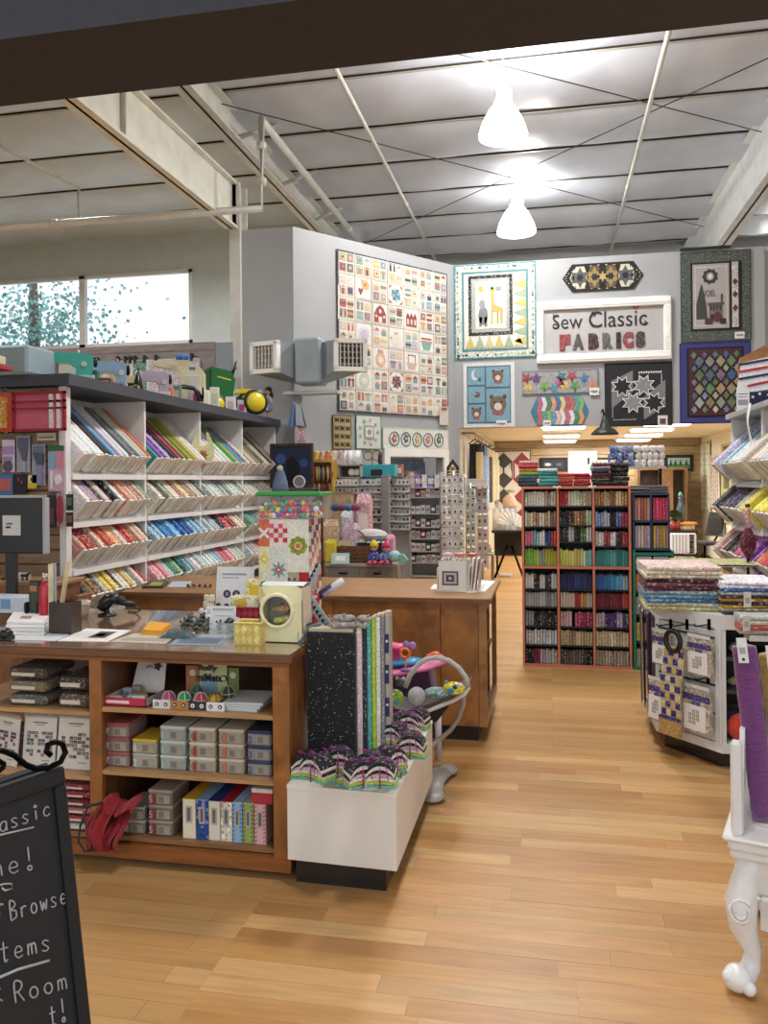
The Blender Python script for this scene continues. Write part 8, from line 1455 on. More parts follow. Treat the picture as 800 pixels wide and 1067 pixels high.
for b in range(3):
    for r, z in enumerate(RZ2):
        y = YR2[b]-.03; n = 0
        while y > YR2[b+1]+.08:
            t_ = R.uniform(.055, .07); c = PR[r][min(7, int((YR2[0]-y)/1.5*8)) % len(PR[r])]; ca, sa = math.cos(TH), math.sin(TH)
            lab = '%s fabric bolt, %s along the %s shelf, %s bay of rack opposite' % (cname(c), ORD[n], ['top', 'middle', 'lower'][r], ORD[b])
            rt_ = thing('fabric_bolt', lab, 'fabric bolt', (XR2+.02-(.06 if n < 2 else R.uniform(0, .02)), y-t_/2, z+.026), 0, 'fabric bolts on the rack opposite')
            M_ = Matrix(((ca, 0, -sa, 0), (0, 1, 0, 0), (sa, 0, ca, 0), (0, 0, 0, 1)))
            m = MB(); m.m = M_; m.box(.008, .5 if r == 0 else .33, -t_/2+.002, t_/2-.002, 0, .18, jit(c), .008); obj('cloth_wrap', m, 'bigprint' if R.random() < .6 else 'printed', rt_)
            m = MB(); m.m = M_; m.box(-.004, .012, -t_*.4, t_*.4, .006, .174, jit('d8d0c4', .05)); obj('card_end', m, 'paper', rt_)
            y -= t_; n += 1
# striped cloth doll stand on its top
q = ony(765, 432, 6.5); YD = 6.55
I = Item('flag_sampler', 'brown curved board draped with red white and navy striped cloth and starry pocket', 'cloth display', 770, 368, 806, 430, YD, .1, 2.101); w, h = I.w, I.h
obj('back_board', MB().prism([(-w*.35, 0), (w*.5, 0), (w*.55, h*1.1), (w*.3, h*1.15), (-w*.4, h*.95), (-w*.5, h*.8)], .0, .03, '9c6c44'), 'oak_flat', I.t)
m = MB(); m.prism([(-w*.55, h*.3), (w*.45, h*.38), (w*.5, h*.95), (-w*.4, h*.85)], -.03, 0, 'e8e8ea'); obj('striped_cloth', m, 'cloth', I.t)
for k, c in enumerate(('b02840', '28305c', 'c02c48', '28305c')): z = h*(.42+.125*k); obj('stripe', MB().prism([(-w*.5+(.25*w if k == 0 else 0), z), (w*.47, z+h*.08), (w*.47, z+h*.12), (-w*.5+(.25*w if k == 0 else 0), z+h*.04)], -.035, -.028, c), 'cloth', I.t)
obj('navy_pocket', MB().box(-w*.3, w*.45, -.04, -.0, .0, h*.34, '1c2444', .006), 'cloth', I.t)
for x, z in ((-.1, .25), (.25, .12), (.35, .28), (.1, .3)): obj('star', MB().prism(star(x*w, z*h, w*.06, 5, .45), -.045, -.039, 'dce0ec'), 'cloth', I.t)
solo('price_label', 'white printed price label before the starry navy pocket', 'label', MB().box(-.045, .045, -.001, .001, 0, .17, 'e8e8ec').box(-.035, .035, -.002, -.001, .12, .125, '4a4a58').box(-.035, .03, -.002, -.001, .1, .104, '6a6a74').box(-.035, .035, -.002, -.001, .04, .08, 'a0a0a8'), 'paper', (ony(774, 425, YD-.1).x, YD-.1, 2.101))
q = onx(783, 455, XR2-.05); solo('cellophane_strip', 'twisted clear cellophane strip hanging over the rack edge', 'wrapper', MB().grid(lambda u, v: (-.02+.01*math.sin(v*7), (u-.5)*.06*(1+.3*math.sin(v*9)), -.34+.36*v), 4, 14, 'f0f0ec'), 'paper', (XR2-.045, q.y, 2.09))

# ============================================================ WHITE CARVED BENCH WITH VELVET BOLTS
BO = Vector((.568, 2.72, 0)); BA = -.305
be = thing('carved_bench', 'ornate white carved bench with cabriole legs holding velvet bolts', 'bench', BO, BA); WW = 'e9e7e4'
obj('seat_board', MB().box(-.03, 1.3, -.03, .6, .44, .475, WW, .01), 'gloss', be); obj('rim_moulding', MB().box(-.045, 1.31, -.045, .61, .475, .49, WW, .007).box(-.025, 1.3, -.022, .59, .415, .44, WW, .008), 'gloss', be, kind='stuff')
obj('apron', MB().box(0, 1.27, 0, .02, .31, .42, 'e0deda', .003), 'gloss', be); obj('side_apron', MB().box(-.005, .015, .02, .56, .27, .42, 'e0deda', .003), 'gloss', be)
m = MB()
for k in range(46): x = .02+k*.027; m.ball((x, -.004, .3), .013, WW, 7, 5, (1.25, .7, .85))
obj('rope_moulding', m, 'gloss', be, kind='stuff'); obj('lower_apron', MB().prism([(.06, .2), (.06, .3), (1.2, .3), (1.2, .2), (.7, .17), (.35, .19), (.2, .205), (.14, .195)], .004, .02, 'dad8d4'), 'gloss', be)
def leg(x, y, fl):
    f = fl; m = MB()
    m.tube([(x+.035*f, y+.03, .44), (x+.02*f, y+.02, .36), (x+.005*f, y+.0, .28), (x+.008*f, y+.008, .2), (x+.035*f, y+.03, .12), (x+.03*f, y+.028, .07), (x+.01*f, y+.0, .042)], [.036, .038, .05, .043, .026, .03, .036], WW, 14)
    l = obj('leg', m, 'gloss', be)
    obj('foot_scroll', MB().ball((x-.005*f, y-.012, .042), .044, WW, 14, 10, (1, 1, .95)).ball((x-.03*f, y-.03, .05), .02, WW, 8, 6).ball((x+.03*f, y-.035, .03), .022, WW, 8, 6), 'gloss', l)
    m = MB()
    for k in range(3): m.tube([(x+.008*f+(.036-.0032*k-.0012*a)*math.cos(a*.55+.6+k*2.1), y-.042, .262+(.042-.003*k-.0014*a)*math.sin(a*.55+.6+k*2.1)) for a in range(14)], .0045, WW, 6)
    obj('carved_scroll', m, 'gloss', l)
leg(0, 0, 1); leg(0, .55, 1); leg(1.25, 0, -1); leg(1.25, .55, -1)
obj('end_board', MB().add([(-.01, .0, .49), (.015, 0, .49), (.015, .06, .8), (.0, .06, .8), (-.01, .56, .49), (.015, .56, .49), (.015, .5, .8), (.0, .5, .8), (.015, .03, .7), (.0, .03, .7)], [(0, 1, 8, 9), (9, 8, 2, 3), (4, 7, 6, 5), (0, 9, 3, 7, 4), (1, 5, 6, 2, 8), (3, 2, 6, 7)], 'dcdad8'), 'gloss', be)
obj('end_post', MB().box(-.02, .012, -.03, .01, .49, .78, 'e6e4e2', .008), 'gloss', be)
def vbolt(u, v, w, c, hh, lab, lean, lean2=0):
    q = be.matrix_basis @ Vector((u, v, .491)); t = thing('velvet_bolt', lab, 'fabric bolt', q, (0, lean, BA), 'velvet bolts on the bench')
    pr = []
    m = MB(); n = 20; z = 0; prof = []
    for k in range(15): prof.append((w*(1+.03*math.sin(k*2.7)), .012+hh*k/14))
    prof.append((w*.93, hh+.02)); m.lathe(prof, c, 24, sy=.55); obj('velvet_wrap', m, 'velvet', t)
    obj('card_core', MB().lathe([(w*.95, 0), (w*.95, .012)], 'd8d0c8', 20, sy=.5).lathe([(w*.6, hh+.018), (w*.6, hh+.024)], 'b8a890', 16, sy=.25), 'paper', t, kind='stuff')
    obj('price_tag', MB().box(-.018, .012, -w*.55-.006, -w*.55-.003, hh-.03, hh+.05, 'e4e2e0').box(-.012, .006, -w*.55-.008, -w*.55-.005, hh-.0, hh+.02, 'a8a8a8').prism(disc(-.003, hh-.018, .005, 8), -w*.55-.009, -w*.55-.006, '2a2a2a'), 'paper', t, kind='stuff'); return t
vbolt(.068, .1, .037, '6c2470', .55, 'purple velvet bolt leaning on the white carved bench', -.1); vbolt(.15, .12, .045, '9c7c2c', .53, 'mustard gold velvet bolt beside the purple one', -.1)
vbolt(.29, .14, .05, '2c4c3c', .52, 'dark green velvet bolt at the frame edge', -.07)

# ============================================================ CHALKBOARD
dB = math.radians(67.7); dv = Vector((math.cos(dB), math.sin(dB), 0)); nB = Vector((dv.y, -dv.x, 0)); TL = .16
TR = O+ray(66, 798)*(1.43/ray(66, 798).dot(FW))
axz = (Vector((0, 0, 1))*math.cos(TL)-nB*math.sin(TL)); HB_ = TR.z/axz.z; BR_ = TR-axz*HB_      # bottom corner on the floor
cb = thing('chalkboard_sign', 'black wood-framed A-frame chalkboard with white handwriting and iron scrolls', 'sign', BR_, (-TL, 0, dB))
Wd = .62
obj('slate', MB().box(-Wd+.022, -.022, .004, .012, .1, HB_-.03, '1c1d1f'), 'matte', cb)
for b_ in ((-Wd, 0, HB_-.03, HB_), (-Wd+.022, -.022, .08, .1)): obj('frame_rail', MB().box(b_[0], b_[1], -.006, .02, b_[2], b_[3], '141416', .004), 'matte', cb)
obj('frame_stile', MB().box(-.022, 0, -.006, .02, 0, HB_-.03, '141416', .004), 'matte', cb); obj('frame_stile', MB().box(-Wd, -Wd+.022, -.006, .02, 0, HB_-.03, '141416', .004), 'matte', cb)
m = MB(); m.m = Matrix.Translation((0, .03, HB_)) @ Matrix.Rotation(2*TL, 4, 'X') @ Matrix.Translation((0, 0, -HB_)); m.box(-Wd, 0, .0, .02, 0, HB_, '121214', .004); obj('rear_panel', m, 'matte', cb)
def bl(x, y):       # pixel on the board -> local x, z
    q = onp(x, y, TR, (nB*math.cos(TL)+Vector((0, 0, 1))*math.sin(TL))) - BR_; return q.dot(dv), q.dot(axz)
P = [(72, 792), (76, 781), (69, 773), (58, 775), (53, 785), (57, 789)]
def iron(pts, r): return MB().tube([(bl(x, y)[0], .0, bl(x, y)[1]) for x, y in pts], r, '17181a', 8)
obj('iron_scroll', iron([(53, 787), (48, 783), (50, 776), (57, 773), (65, 775), (68, 784), (63, 794), (50, 800), (38, 801), (27, 797), (15, 787), (3, 782), (-12, 783), (-30, 790)], .0052), 'metal', cb)
obj('iron_scroll', iron([(-2, 804), (3, 800), (4, 796), (-1, 793), (-10, 795)], .0045), 'metal', cb)
CH_ = {'a': [[(.9, .9), (.5, 1), (.15, .7), (.15, .2), (.5, 0), (.85, .3), (.9, .9), (.9, .1), (1, 0)]], 's': [[(.85, .85), (.5, 1), (.2, .8), (.5, .5), (.8, .25), (.5, 0), (.1, .12)]], 'i': [[(.5, 1), (.5, 0)], [(.5+.14*math.cos(t/2), 1.45+.12*math.sin(t/2)) for t in range(14)]],
 'c': [[(.9, .8), (.6, 1), (.2, .7), (.15, .3), (.5, 0), (.95, .15)]], 'l': [[(.5, 1.8), (.5, 0), (.7, 0)]], 'o': [[(.5+.38*math.cos(t/2), .5+.48*math.sin(t/2)) for t in range(14)]], 'm': [[(.05, 0), (.1, 1), (.1, .75), (.3, 1), (.45, .8), (.45, 0), (.45, .75), (.65, 1), (.85, .8), (.9, 0)]], 'n': [[(.1, 0), (.1, 1), (.1, .7), (.5, 1), (.85, .75), (.85, 0)]],
 'e': [[(.15, .5), (.85, .55), (.7, .95), (.4, 1), (.15, .6), (.2, .2), (.5, 0), (.9, .15)]], '!': [[(.5, 2.1), (.5, .8)], [(.5+.18*math.cos(t/2), .15+.2*math.sin(t/2)) for t in range(14)]], 'B': [[(.15, 0), (.15, 1.8), (.7, 1.7), (.8, 1.3), (.2, 1), (.85, .8), (.85, .2), (.15, 0)]], 'r': [[(.2, 0), (.2, 1), (.2, .7), (.5, 1), (.85, .9)]],
 'w': [[(.05, 1), (.25, 0), (.5, .8), (.75, 0), (.95, 1)]], 't': [[(.5, 1.7), (.5, 0), (.8, .1)], [(.15, 1.1), (.9, 1.15)]], 'R': [[(.15, 0), (.15, 1.8), (.7, 1.8), (.85, 1.4), (.6, 1), (.15, .9)], [(.4, .95), (.95, 0)]], 'k': [[(.2, 1.8), (.2, 0)], [(.8, 1), (.2, .45), (.9, 0)]], ' ': []}
def chalk(wd, x0, y0, x1, y1, hpx):
    a = bl(x0, y0); b = bl(x1, y1); n = len(wd); hz = abs(bl((x0+x1)/2, (y0+y1)/2-hpx)[1]-bl((x0+x1)/2, (y0+y1)/2)[1]); m = MB()
    for k, ch in enumerate(wd):
        for st_ in CH_[ch]:
            pts = []
            for (u, v) in st_:
                f_ = (k+.05+.7*u)/n; pts.append((a[0]+(b[0]-a[0])*f_, .0025, a[1]+(b[1]-a[1])*f_+hz*v))
            q = []                     # rounded strokes
            for i in range(len(pts)-1):
                p0 = Vector(pts[max(0, i-1)]); p1 = Vector(pts[i]); p2 = Vector(pts[i+1]); p3 = Vector(pts[min(len(pts)-1, i+2)])
                for j in range(4): s = j/4; q.append(tuple(.5*((2*p1)+(p2-p0)*s+(2*p0-5*p1+4*p2-p3)*s*s+(3*p1-p0-3*p2+p3)*s**3)))
            q.append(pts[-1]); m.tube(q, .0015, 'b4aeb0', 5, flatz=.8)
    obj('chalk_word', m, 'matte', cb)
chalk('lassic', -12, 872, 56, 848, 10); chalk('me!', -9, 915, 42, 904, 12); chalk('r', -2, 955, 9, 952, 12); chalk('Browse', 11, 960, 73, 940, 11)
chalk('tems', 0, 1003, 57, 989, 12); chalk('k', -6, 1045, 8, 1042, 14); chalk('Room', 15, 1046, 75, 1029, 12); chalk('t!', 52, 1070, 74, 1062, 12)
def line(pts, r=.0016): obj('chalk_line', MB().tube([(bl(x, y)[0], .0025, bl(x, y)[1]) for x, y in pts], r, 'c4c4c4', 5), 'matte', cb)
line([(-8, 872), (36, 862)]); line([(-8, 925), (5, 921), (13, 921), (14, 926), (6, 928), (3, 925)]); line([(-8, 1022), (20, 1010), (52, 1001)], .0024)
# ============================================================ INNER ROOM
YI = 17.33
WI = Wall(Vector((-1.15, 17.36, 0)), 0)
Q = Quilt(WI, 'diamond_quilt', 'red grey and white diamond and stripe quilt hanging in the inner room', 'quilt', 497, 470, 553, 548, 'ddd2c8', 'cloth', bind='4a4440')
for i in range(3):
    for j in range(2):
        x = .16+.34*i; z = .26+.48*j; c, c2 = [('9c1c30', 'c8a0a0'), ('3a3634', '8a8480'), ('a02034', 'd8c8c0')][(i+0) % 3] if i != 1 else ('4a4644', '8c8884')
        hw, hh = .165, .24
        Q.P('diamond', [([(x-hw, z+.12), (x, z+hh), (x+hw, z+.12), (x, z+.02)], c), ([(x-hw, z-.12), (x, z-hh), (x+hw, z-.12), (x, z-.02)], c)]); Q.P('stripe_bar', [(rect(x-hw, z-.12, x-hw+.03, z+.12), c), (rect(x+hw-.03, z-.12, x+hw, z+.12), c), (rect(x-.015, z-.1, x+.015, z+.1), c), (rect(x-hw+.045, z-.08, x-hw+.06, z+.08), c2), (rect(x+hw-.06, z-.08, x+hw-.045, z+.08), c2)], lay=0)
for x0, y0, x1, y1, b, c, l in ((562, 477, 591, 491, '1c1e26', '8a8c94', 'dark framed wall panel with a grey star on the inner room wall'), (612, 477, 636, 490, '24302c', 'a8c0ac', 'dark framed wall panel with a pale green scene'), (692, 474, 722, 491, '1c2420', '3c8c4c', 'dark framed wall panel with green trees on a hill')):
    Q = Quilt(WI, 'framed_panel', l, 'picture', x0, y0, x1, y1, b, 'cloth', bind='141414'); Q.P('picture', [(rect(.12, .18, .88, .82), c if b == '24302c' else '2a2e38' if c[0] == '8' else '9cc0c0')])
    if c[0] == '8': Q.P('star', [(star(.3, .5, .16, 8, .45), 'd8d4c8'), (star(.7, .5, .13, 6, .5), '5c6068')], lay=2)
    else: Q.P('hill', [(rect(.12, .18, .88, .42), '3c8c44')], lay=2); Q.P('tree', [([(x, .35), (x+.12, .35), (x+.06, .75)], '1c4c30') for x in (.16, .32, .5, .7)], lay=3)
Q = Quilt(WI, 'white_board', 'plain grey-white board above the orange bookcase in the inner room', 'board', 592, 470, 622, 495, 'cfcfcd', 'paper'); Q.ring('edge', .0, .03, 'e0e0de', 'paint')
I = Item('brown_cabinet', 'tall brown open cabinet at the back of the inner room', 'cabinet', 664, 487, 716, 540, 16.6, .5, 0); w, h = I.w, I.h
obj('side_panel', MB().box(-w/2, -w/2+.05, -.25, .25, 0, h, '8a6848'), 'oak', I.t); obj('side_panel', MB().box(w/2-.05, w/2, -.25, .25, 0, h, '7a5c40'), 'oak', I.t); obj('top_panel', MB().box(-w/2+.05, w/2-.05, -.25, .25, h-.05, h, '9c7850'), 'oak', I.t); obj('back_panel', MB().box(-w/2+.05, w/2-.05, .22, .25, 0, h-.05, '4a3424'), 'oak', I.t); obj('centre_panel', MB().box(-w*.06, w*.22, -.24, -.2, 0, h-.05, '9c7448'), 'oak', I.t); obj('shelf', MB().box(w*.22, w/2-.05, -.24, .22, h*.45, h*.48, '5c4430'), 'oak', I.t)
Q = Quilt(WI, 'cream_panel', 'narrow cream panel on the inner wall beside the brown cabinet', 'panel', 706, 488, 716, 515, 'e2dcc4', 'paper'); Q.ring('edge', .0, .06, 'ece8d8', 'paint')
Q = Quilt(WI, 'tan_quilt', 'small tan and green quilt low on the inner wall behind the vase', 'quilt', 706, 517, 720, 548, 'b8a468', 'bigprint', bind='7a6a40'); Q.P('patch', [(rect(.15, .2, .45, .5), '8a9c50'), (rect(.55, .55, .85, .85), 'c88850')])
# right-hand wall pieces
WX = Wall(Vector((XR-.01, 17.3, 0)), -PI/2)
Q = Quilt(WX, 'block_quilt', 'pale green and cream quilt of square blocks on the inner side wall', 'quilt', 727, 461, 741, 533, 'ccc9a0', 'bigprint')
for j in range(6):
    for i in range(1): Q.P('quilt_block', [(rect(.32, .04+j*.16, .95, .18+j*.16), 'dcdcb8'), (star(.62, .11+j*.16, .14, 4, .4), ['a8c088', '98b0a0', 'c8c070'][j % 3], 1)])
Q.P('dark_edge', [(rect(.04, .06+.15*k, .14, .15+.15*k), '4a4840') for k in range(6)])
Q = Quilt(WX, 'zigzag_quilt', 'cream narrow quilt of dark red slanted dashes on the inner side wall', 'quilt', 741.5, 474, 750.5, 530, 'e0d8c8', 'cloth')
for k in range(4): Q.P('dash_column', [([(.12+.2*k, .04+.085*j), (.22+.2*k, .1+.085*j), (.22+.2*k, .13+.085*j), (.12+.2*k, .07+.085*j)], ['a03040', '5a2c34', 'c86868'][(j+k) % 3]) for j in range(11)])
Q = Quilt(WX, 'yellow_quilt', 'yellow and black patterned long quilt on the side wall next to the slanted rack', 'quilt', 752.5, 462, 763, 545, 'c8c840', 'cloth')
for j in range(5): Q.P('dark_block', [(rect(.25, .04+.195*j, .8, .19+.195*j), ['3c3a30', '4a4438', '5c5c40'][j % 3])], 'bigprint')
solo('wall_rod', 'thin pale rod under the quilts on the inner side wall', 'rod', MB().box(-.015, 0, -.02, 2.6, -.01, .01, 'c8bca0'), 'oak', (XR-.01, 13.2, WX.uv(738, 535)[1]))
# hung clothes on the inner left wall
WL = Wall(Vector((-1.14, 10.8, 0)), PI/2)
for k, (Y, c, c2, hgt, l) in enumerate(((11.2, '2a2a30', 'c8b888', .75, 'cream and black garment hanging first on the inner side rail'), (11.7, '1c1c24', '6c8cb8', .95, 'black jacket over denim hanging on the inner side rail'), (12.3, '6888b8', '88a0c0', .95, 'denim blue garment hanging on the inner side rail'), (13.0, 'd8c898', '3c3830', .85, 'cream garment with a dark edge on the inner side rail'), (13.8, 'e0d4a8', 'd0c498', .85, 'pale yellow garment hanging on the inner side rail'), (14.8, 'd0c8a8', 'b8b090', .85, 'beige garment furthest along the inner side rail'))):
    t = thing('hanging_garment', l, 'garment', (-1.0, Y, 2.1-hgt), PI/2-.5)
    obj('garment_body', MB().grid(lambda u, v: ((u-.5)*(.36-.08*v), -.06*math.sin(u*PI)+.015*math.sin(u*25), hgt*v), 14, 6, c), 'cloth', t); obj('garment_front', MB().grid(lambda u, v: ((u-.5)*.18, -.07-.015*math.sin(u*PI), hgt*.85*v), 6, 6, c2), 'printed', t); obj('hanger', MB().tube([(-.16, 0, hgt), (0, 0, hgt+.07), (.16, 0, hgt)], .008, '3a3430', 6).tube([(0, 0, hgt+.07), (.01, 0, hgt+.14)], .005, '8a8a8a', 5), 'metal', t)
solo('garment_rail', 'metal rail carrying the garments on the inner side wall', 'rail', MB().tube([(-.15, 0, 0), (0, 0, 0), (0, 4.2, 0), (-.15, 4.2, 0)], .014, '9a9a9a', 8), 'metal', (-1.0, 10.9, 2.235))
# black sewing table with white ruffled machine cover and peach shade
Y7 = 13.4; I = Item('sewing_table', 'black folding table with metal legs in the inner room', 'table', 512, 553, 548, 590, Y7, .6, 0); w = I.w; h = I.h; obj('tabletop', MB().box(-w/2, w/2, -.3, .3, h-.04, h, '221e1e', .006), 'paint', I.t); obj('modesty_panel', MB().box(-w*.45, w*.45, -.02, .02, h*.45, h-.04, '2a2424'), 'cloth', I.t)
for k in range(2): obj('cross_leg', MB().tube([(-w*.42 if k else w*.42, -.25, 0), (w*.1 if k else -w*.1, .1, h-.04)], .02, '1c1a1c', 6), 'metal', I.t)
for s_ in (-1, 1): obj('leg', MB().tube([(s_*w*.4, .25, 0), (s_*w*.4, .25, h-.04)], .018, '2a2828', 6), 'metal', I.t)
xo = I.loc[0]; zo = h
t = thing('ruffled_cover', 'white ruffled fan-shaped cloth on the black folding table', 'cloth', (xo-.02, Y7+.1, zo+.001)); 
obj('cloth_back', MB().grid(lambda u, v: ((u-.5)*.4-.05, .02*math.sin(u*30), .0+.36*v), 16, 6, 'dcdfe0'), 'cloth', t); obj('ruffle_fan', MB().grid(lambda u, v: (.12+v*.26*math.cos(PI*(.1+u*.9)), -.2+.012*math.sin(u*60), .08+v*.24*math.sin(PI*u-.2)), 30, 4, 'e8ebec'), 'cloth', t); obj('ruffle_side', MB().grid(lambda u, v: (-.2+.14*u, -.12, .18+.12*v+.01*math.sin(u*30)), 10, 4, 'e4dcd0'), 'cloth', t)
t = thing('peach_lamp', 'peach shaded little lamp glowing behind the white ruffled cloth', 'lamp', (xo+.0, Y7+.38, zo+.001)); obj('shade', MB().lathe([(.09, .36), (.12, .42), (.1, .52), (.04, .58)], 'e8c0a8', 16), 'cloth', t); obj('stem', MB().tube([(0, 0, 0), (0, 0, .4)], .012, 'b8a890', 6), 'metal', t); obj('green_leaf', MB().ball((.02, -.05, .64), .05, '9ab070', 8, 6, (1.5, .6, .5)), 'cloth', t)
I = Item('white_shoe_stool', 'white foot pedal on the floor under the folding table', 'pedal', 521, 591, 532, 597, 13.6, .2, 0); obj('pedal_body', MB().box(-.1, .1, -.08, .08, 0, .05, 'd0ccc8', .02), 'plastic', I.t); obj('pedal_cord', MB().tube([(0, .08, .02), (.1, .3, .005), (.3, .5, .005)], .006, 'b0b0b0', 5), 'plastic', I.t)
I = Item('small_side_table', 'low table with a red and green tin by the spinner racks', 'table', 499, 577, 513, 600, 10.9, .3, 0); w, h = I.w, I.h; obj('tabletop', MB().box(-w/2, w/2, -.15, .15, h-.03, h, '9c9488', .004), 'paint', I.t)
for k in range(4): obj('leg', MB().box(*((-w/2, -w/2+.02) if k % 2 else (w/2-.02, w/2)), *((-.15, -.13) if k < 2 else (.13, .15)), 0, h-.03, '7c746c'), 'paint', I.t)
solo('round_tin', 'red and green round tin on the low table', 'tin', MB().lathe([(.06, 0), (.062, .01), (.062, .07), (.055, .08)], '3c8c4c', 14).lathe([(.05, .0801), (.05, .11), (.03, .12)], 'b83840', 12), 'gloss', (I.loc[0], I.loc[1], h+.001))
# table, chair, vase, plant near the side wall
Y8 = 14.2; I = Item('corner_table', 'dark table with an orange-topped round box near the side wall', 'table', 697, 553, 728, 600, Y8, .6, 0); w, h = I.w, I.h; obj('tabletop', MB().box(-w/2, w/2, -.3, .3, h-.04, h, '2c2424', .006), 'paint', I.t)
for k in range(4): obj('leg', MB().box(*((-w/2+.02, -w/2+.06) if k % 2 else (w/2-.06, w/2-.02)), *((-.28, -.24) if k < 2 else (.24, .28)), 0, h-.04, '2a2020'), 'paint', I.t)
xo, zo = I.loc[0], h; p = lambda x: ony(x, 545, Y8+.2).x
solo('hat_box', 'low round cream and orange box on the dark corner table', 'box', MB().lathe([(.16, 0), (.16, .09)], 'e0c8a0', 18).lathe([(.2, .09), (.2, .12), (.17, .13)], 'e09848', 18), 'paint', (p(714), Y8+.28, zo+.001))
solo('glass_vase', 'dark blue-grey glass vase with a teal rim on the round box', 'vase', MB().lathe([(.04, 0), (.07, .08), (.075, .2), (.04, .32), (.03, .38), (.045, .42)], '44545c', 16).lathe([(.03, .4201), (.045, .44), (.02, .5)], '3c8c80', 12), 'gloss', (p(710), Y8+.28, zo+.132))
t = thing('potted_plant', 'small dark green plant in a red pot on the corner table', 'plant', (p(701.5), Y8+.1, zo+.001)); obj('pot', MB().lathe([(.07, 0), (.1, .14), (.085, .14)], '8c2c28', 14), 'gloss', t); m = MB()
for k in range(60): a_ = R.uniform(0, 6.28); e_ = R.uniform(-.2, 1.4); r_ = .12; c_ = Vector((r_*math.cos(a_)*math.cos(e_), r_*math.sin(a_)*math.cos(e_), .2+r_*math.sin(e_))); m.add([c_+Vector((-.03, 0, -.01)), c_+Vector((0, -.02, .025)), c_+Vector((.03, 0, .0)), c_+Vector((0, .015, -.02))], [(0, 1, 2, 3)], jit('2c4a2c', .3))
obj('foliage', m, 'foliage', t, kind='stuff')
t = thing('striped_bag', 'white and black striped fabric bag hanging before the corner table', 'bag', (ony(711, 565, Y8-.15).x, Y8-.2, zo-.36)); obj('bag_body', MB().box(-.2, .2, -.06, .06, 0, .33, 'd8dce4', .02), 'cloth', t)
for k in range(5): obj('stripe', MB().box(-.17+.05*k, -.155+.05*k, -.064, -.058, .01, .32, '8a9ab8'), 'cloth', t)
obj('black_panel', MB().box(.09, .16, -.064, -.058, .01, .32, '1c1c24'), 'bigprint', t)
t = thing('fabric_crate', 'dark crate of pastel folded cloth under the corner table', 'crate', (ony(711, 585, Y8-.1).x, Y8-.13, 0)); obj('crate_wall', MB().box(-.22, -.2, -.15, .15, 0, .34, '2a2224').box(.2, .22, -.15, .15, 0, .34, '2a2224').box(-.2, .2, -.15, .15, 0, .02, '2a2224').box(-.2, .2, .13, .15, 0.02, .34, '2a2224'), 'paint', t, kind='stuff')
for k, c in enumerate(('c8b0b0', 'a8a0b8', 'c0a8a0', 'b0a8b8', '8890a8', 'c8c0b8')): solo('folded_cloth', '%s folded cloth, %s in the dark crate under the corner table' % (cname(c), ORD[k]), 'cloth', MB().box(-.028, .028, -.12, .12, 0, .3, c, .008), 'printed', (t.location.x-.16+.063*k, t.location.y-.01, .021), 0, 'cloths in the crate')
def chair(x, Y, rz, lab):
    t = thing('task_chair', lab, 'chair', (ony(x, 560, Y).x, Y, 0), rz)
    obj('backrest', MB().grid(lambda u, v: ((u-.5)*.4*(1-.15*v), .22+.1*v+.04*math.cos((u-.5)*3), .58+.42*v), 10, 8, '3a3c3e').box(-.16, .16, .25, .3, .62, .92, '2c2c2e', .02), 'cloth', t); obj('seat', MB().box(-.22, .22, -.2, .2, .44, .5, '2a2a2c', .03), 'cloth', t); obj('back_bar', MB().tube([(0, .2, .45), (0, .33, .6), (0, .3, .8)], .018, '1c1c1e', 8), 'metal', t); obj('column', MB().tube([(0, 0, .1), (0, 0, .44)], .025, '1c1c1e', 10), 'metal', t)
    for k in range(5): a_ = k*2*PI/5; lg = obj('leg', MB().tube([(0, 0, .1), (.25*math.cos(a_), .25*math.sin(a_), .06)], [.022, .015], '1c1c1e', 8), 'plastic', t); obj('castor', MB().ball((.25*math.cos(a_), .25*math.sin(a_), .03), .03, '18181a', 8, 6), 'plastic', lg)
chair(734, 15.1, -.9, 'dark grey task chair pushed to the corner table by the side wall')
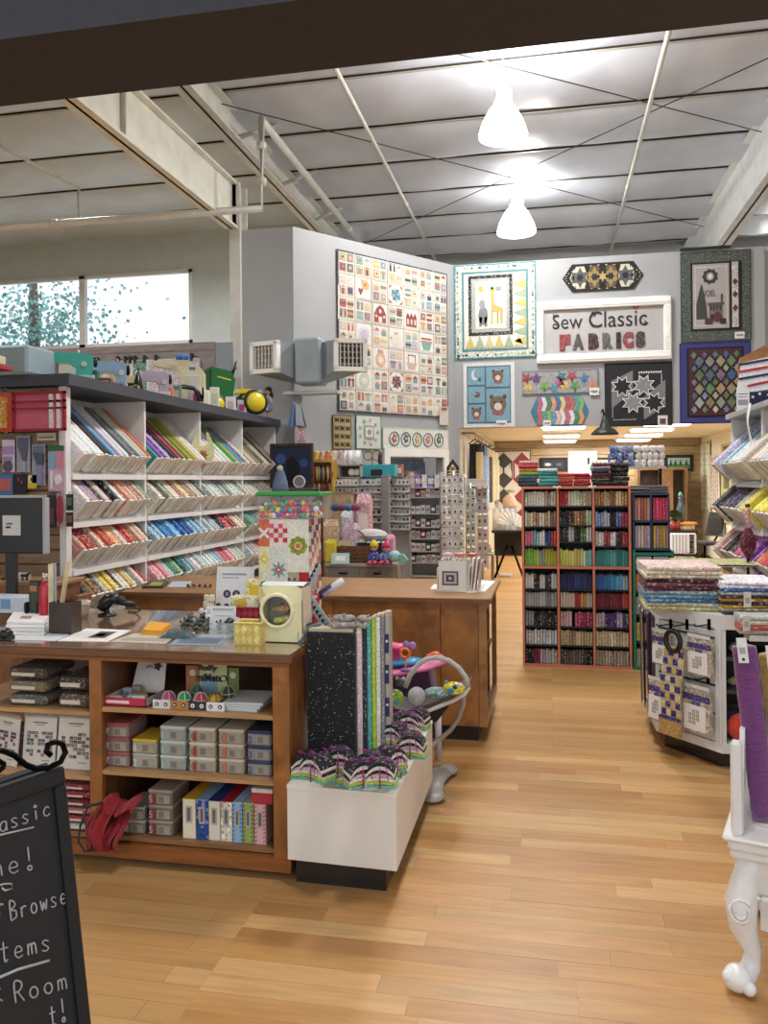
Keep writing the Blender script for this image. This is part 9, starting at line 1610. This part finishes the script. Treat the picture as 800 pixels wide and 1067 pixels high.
# white and blue garment bundles on a stand above the bookcases
Y9 = 9.3; a = ony(636, 500, Y9); b = ony(694, 500, Y9); zb_ = ony(665, 486, Y9).z; w = b.x-a.x; t = thing('high_shelf_stand', 'slim black stand with a narrow shelf behind the orange bookcase', 'stand', ((a.x+b.x)/2, Y9+.15, 0)); obj('shelf_board', MB().box(-w/2, w/2, -.15, .15, zb_-.025, zb_, 'b8b4b0'), 'paint', t)
for s_ in (-1, 1): obj('post', MB().tube([(s_*w*.45, .1, 0), (s_*w*.45, .1, zb_-.025)], .02, '2c2a2c', 8), 'metal', t)
k_ = 0
for r_, (n_, cs) in enumerate(((9, ['c8ccd4', '3c5ca0', 'b8c0d0', '5c7cb8', 'd8d8dc', 'e8e8ea', 'ececea', 'e0dcdc', 'e8e0e4']), (9, ['4c6cb0', '88a0cc', '3c54a0', 'a8b4d0', 'dcdcdc', 'e8e8e8', 'e4e4e8', 'e8dce0', 'd8d0d8']), (7, ['5c78b8', '98a8cc', '7088b8', 'd8d8dc', 'e8e8e8', 'e0e0e4', 'e0d0d8']))):
    for k in range(n_):
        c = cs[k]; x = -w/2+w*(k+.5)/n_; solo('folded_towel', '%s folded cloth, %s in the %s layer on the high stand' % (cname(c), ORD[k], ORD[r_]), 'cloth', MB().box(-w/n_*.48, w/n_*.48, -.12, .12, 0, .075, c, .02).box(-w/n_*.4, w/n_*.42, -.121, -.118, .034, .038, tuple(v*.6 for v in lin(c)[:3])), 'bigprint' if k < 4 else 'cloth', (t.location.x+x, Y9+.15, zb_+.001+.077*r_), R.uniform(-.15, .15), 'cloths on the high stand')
# black pendant lamp in front of the opening
Y0_ = 10.2; p_ = ony(630, 453, Y0_); t = thing('pendant_lamp', 'black bell pendant lamp on a bracket at the top of the wide opening', 'lamp', (p_.x, Y0_, p_.z)); k = (ony(630, 432, Y0_).z-p_.z)
obj('shade', MB().lathe([(.165, 0), (.16, .02), (.12, .06), (.06, .1), (.045, .16), (.015, k)], '1e2022', 20), 'paint', t); obj('stem', MB().tube([(0, 0, k*.9), (-.02, .02, k+.06), (-.02, .36, k+.06)], .012, '1e2022', 8), 'metal', t)
t = thing('emergency_light', 'small white box light under the header of the opening', 'light', (ony(637, 470, 12).x, 12, 2.3)); obj('light_body', MB().box(-.08, .08, -.05, .05, 0, .12, 'e8e4dc', .01), 'paint', t); obj('lens', MB().box(-.06, .06, -.055, -.05, .03, .09, 'f4f0e8', .004), 'paper', t)
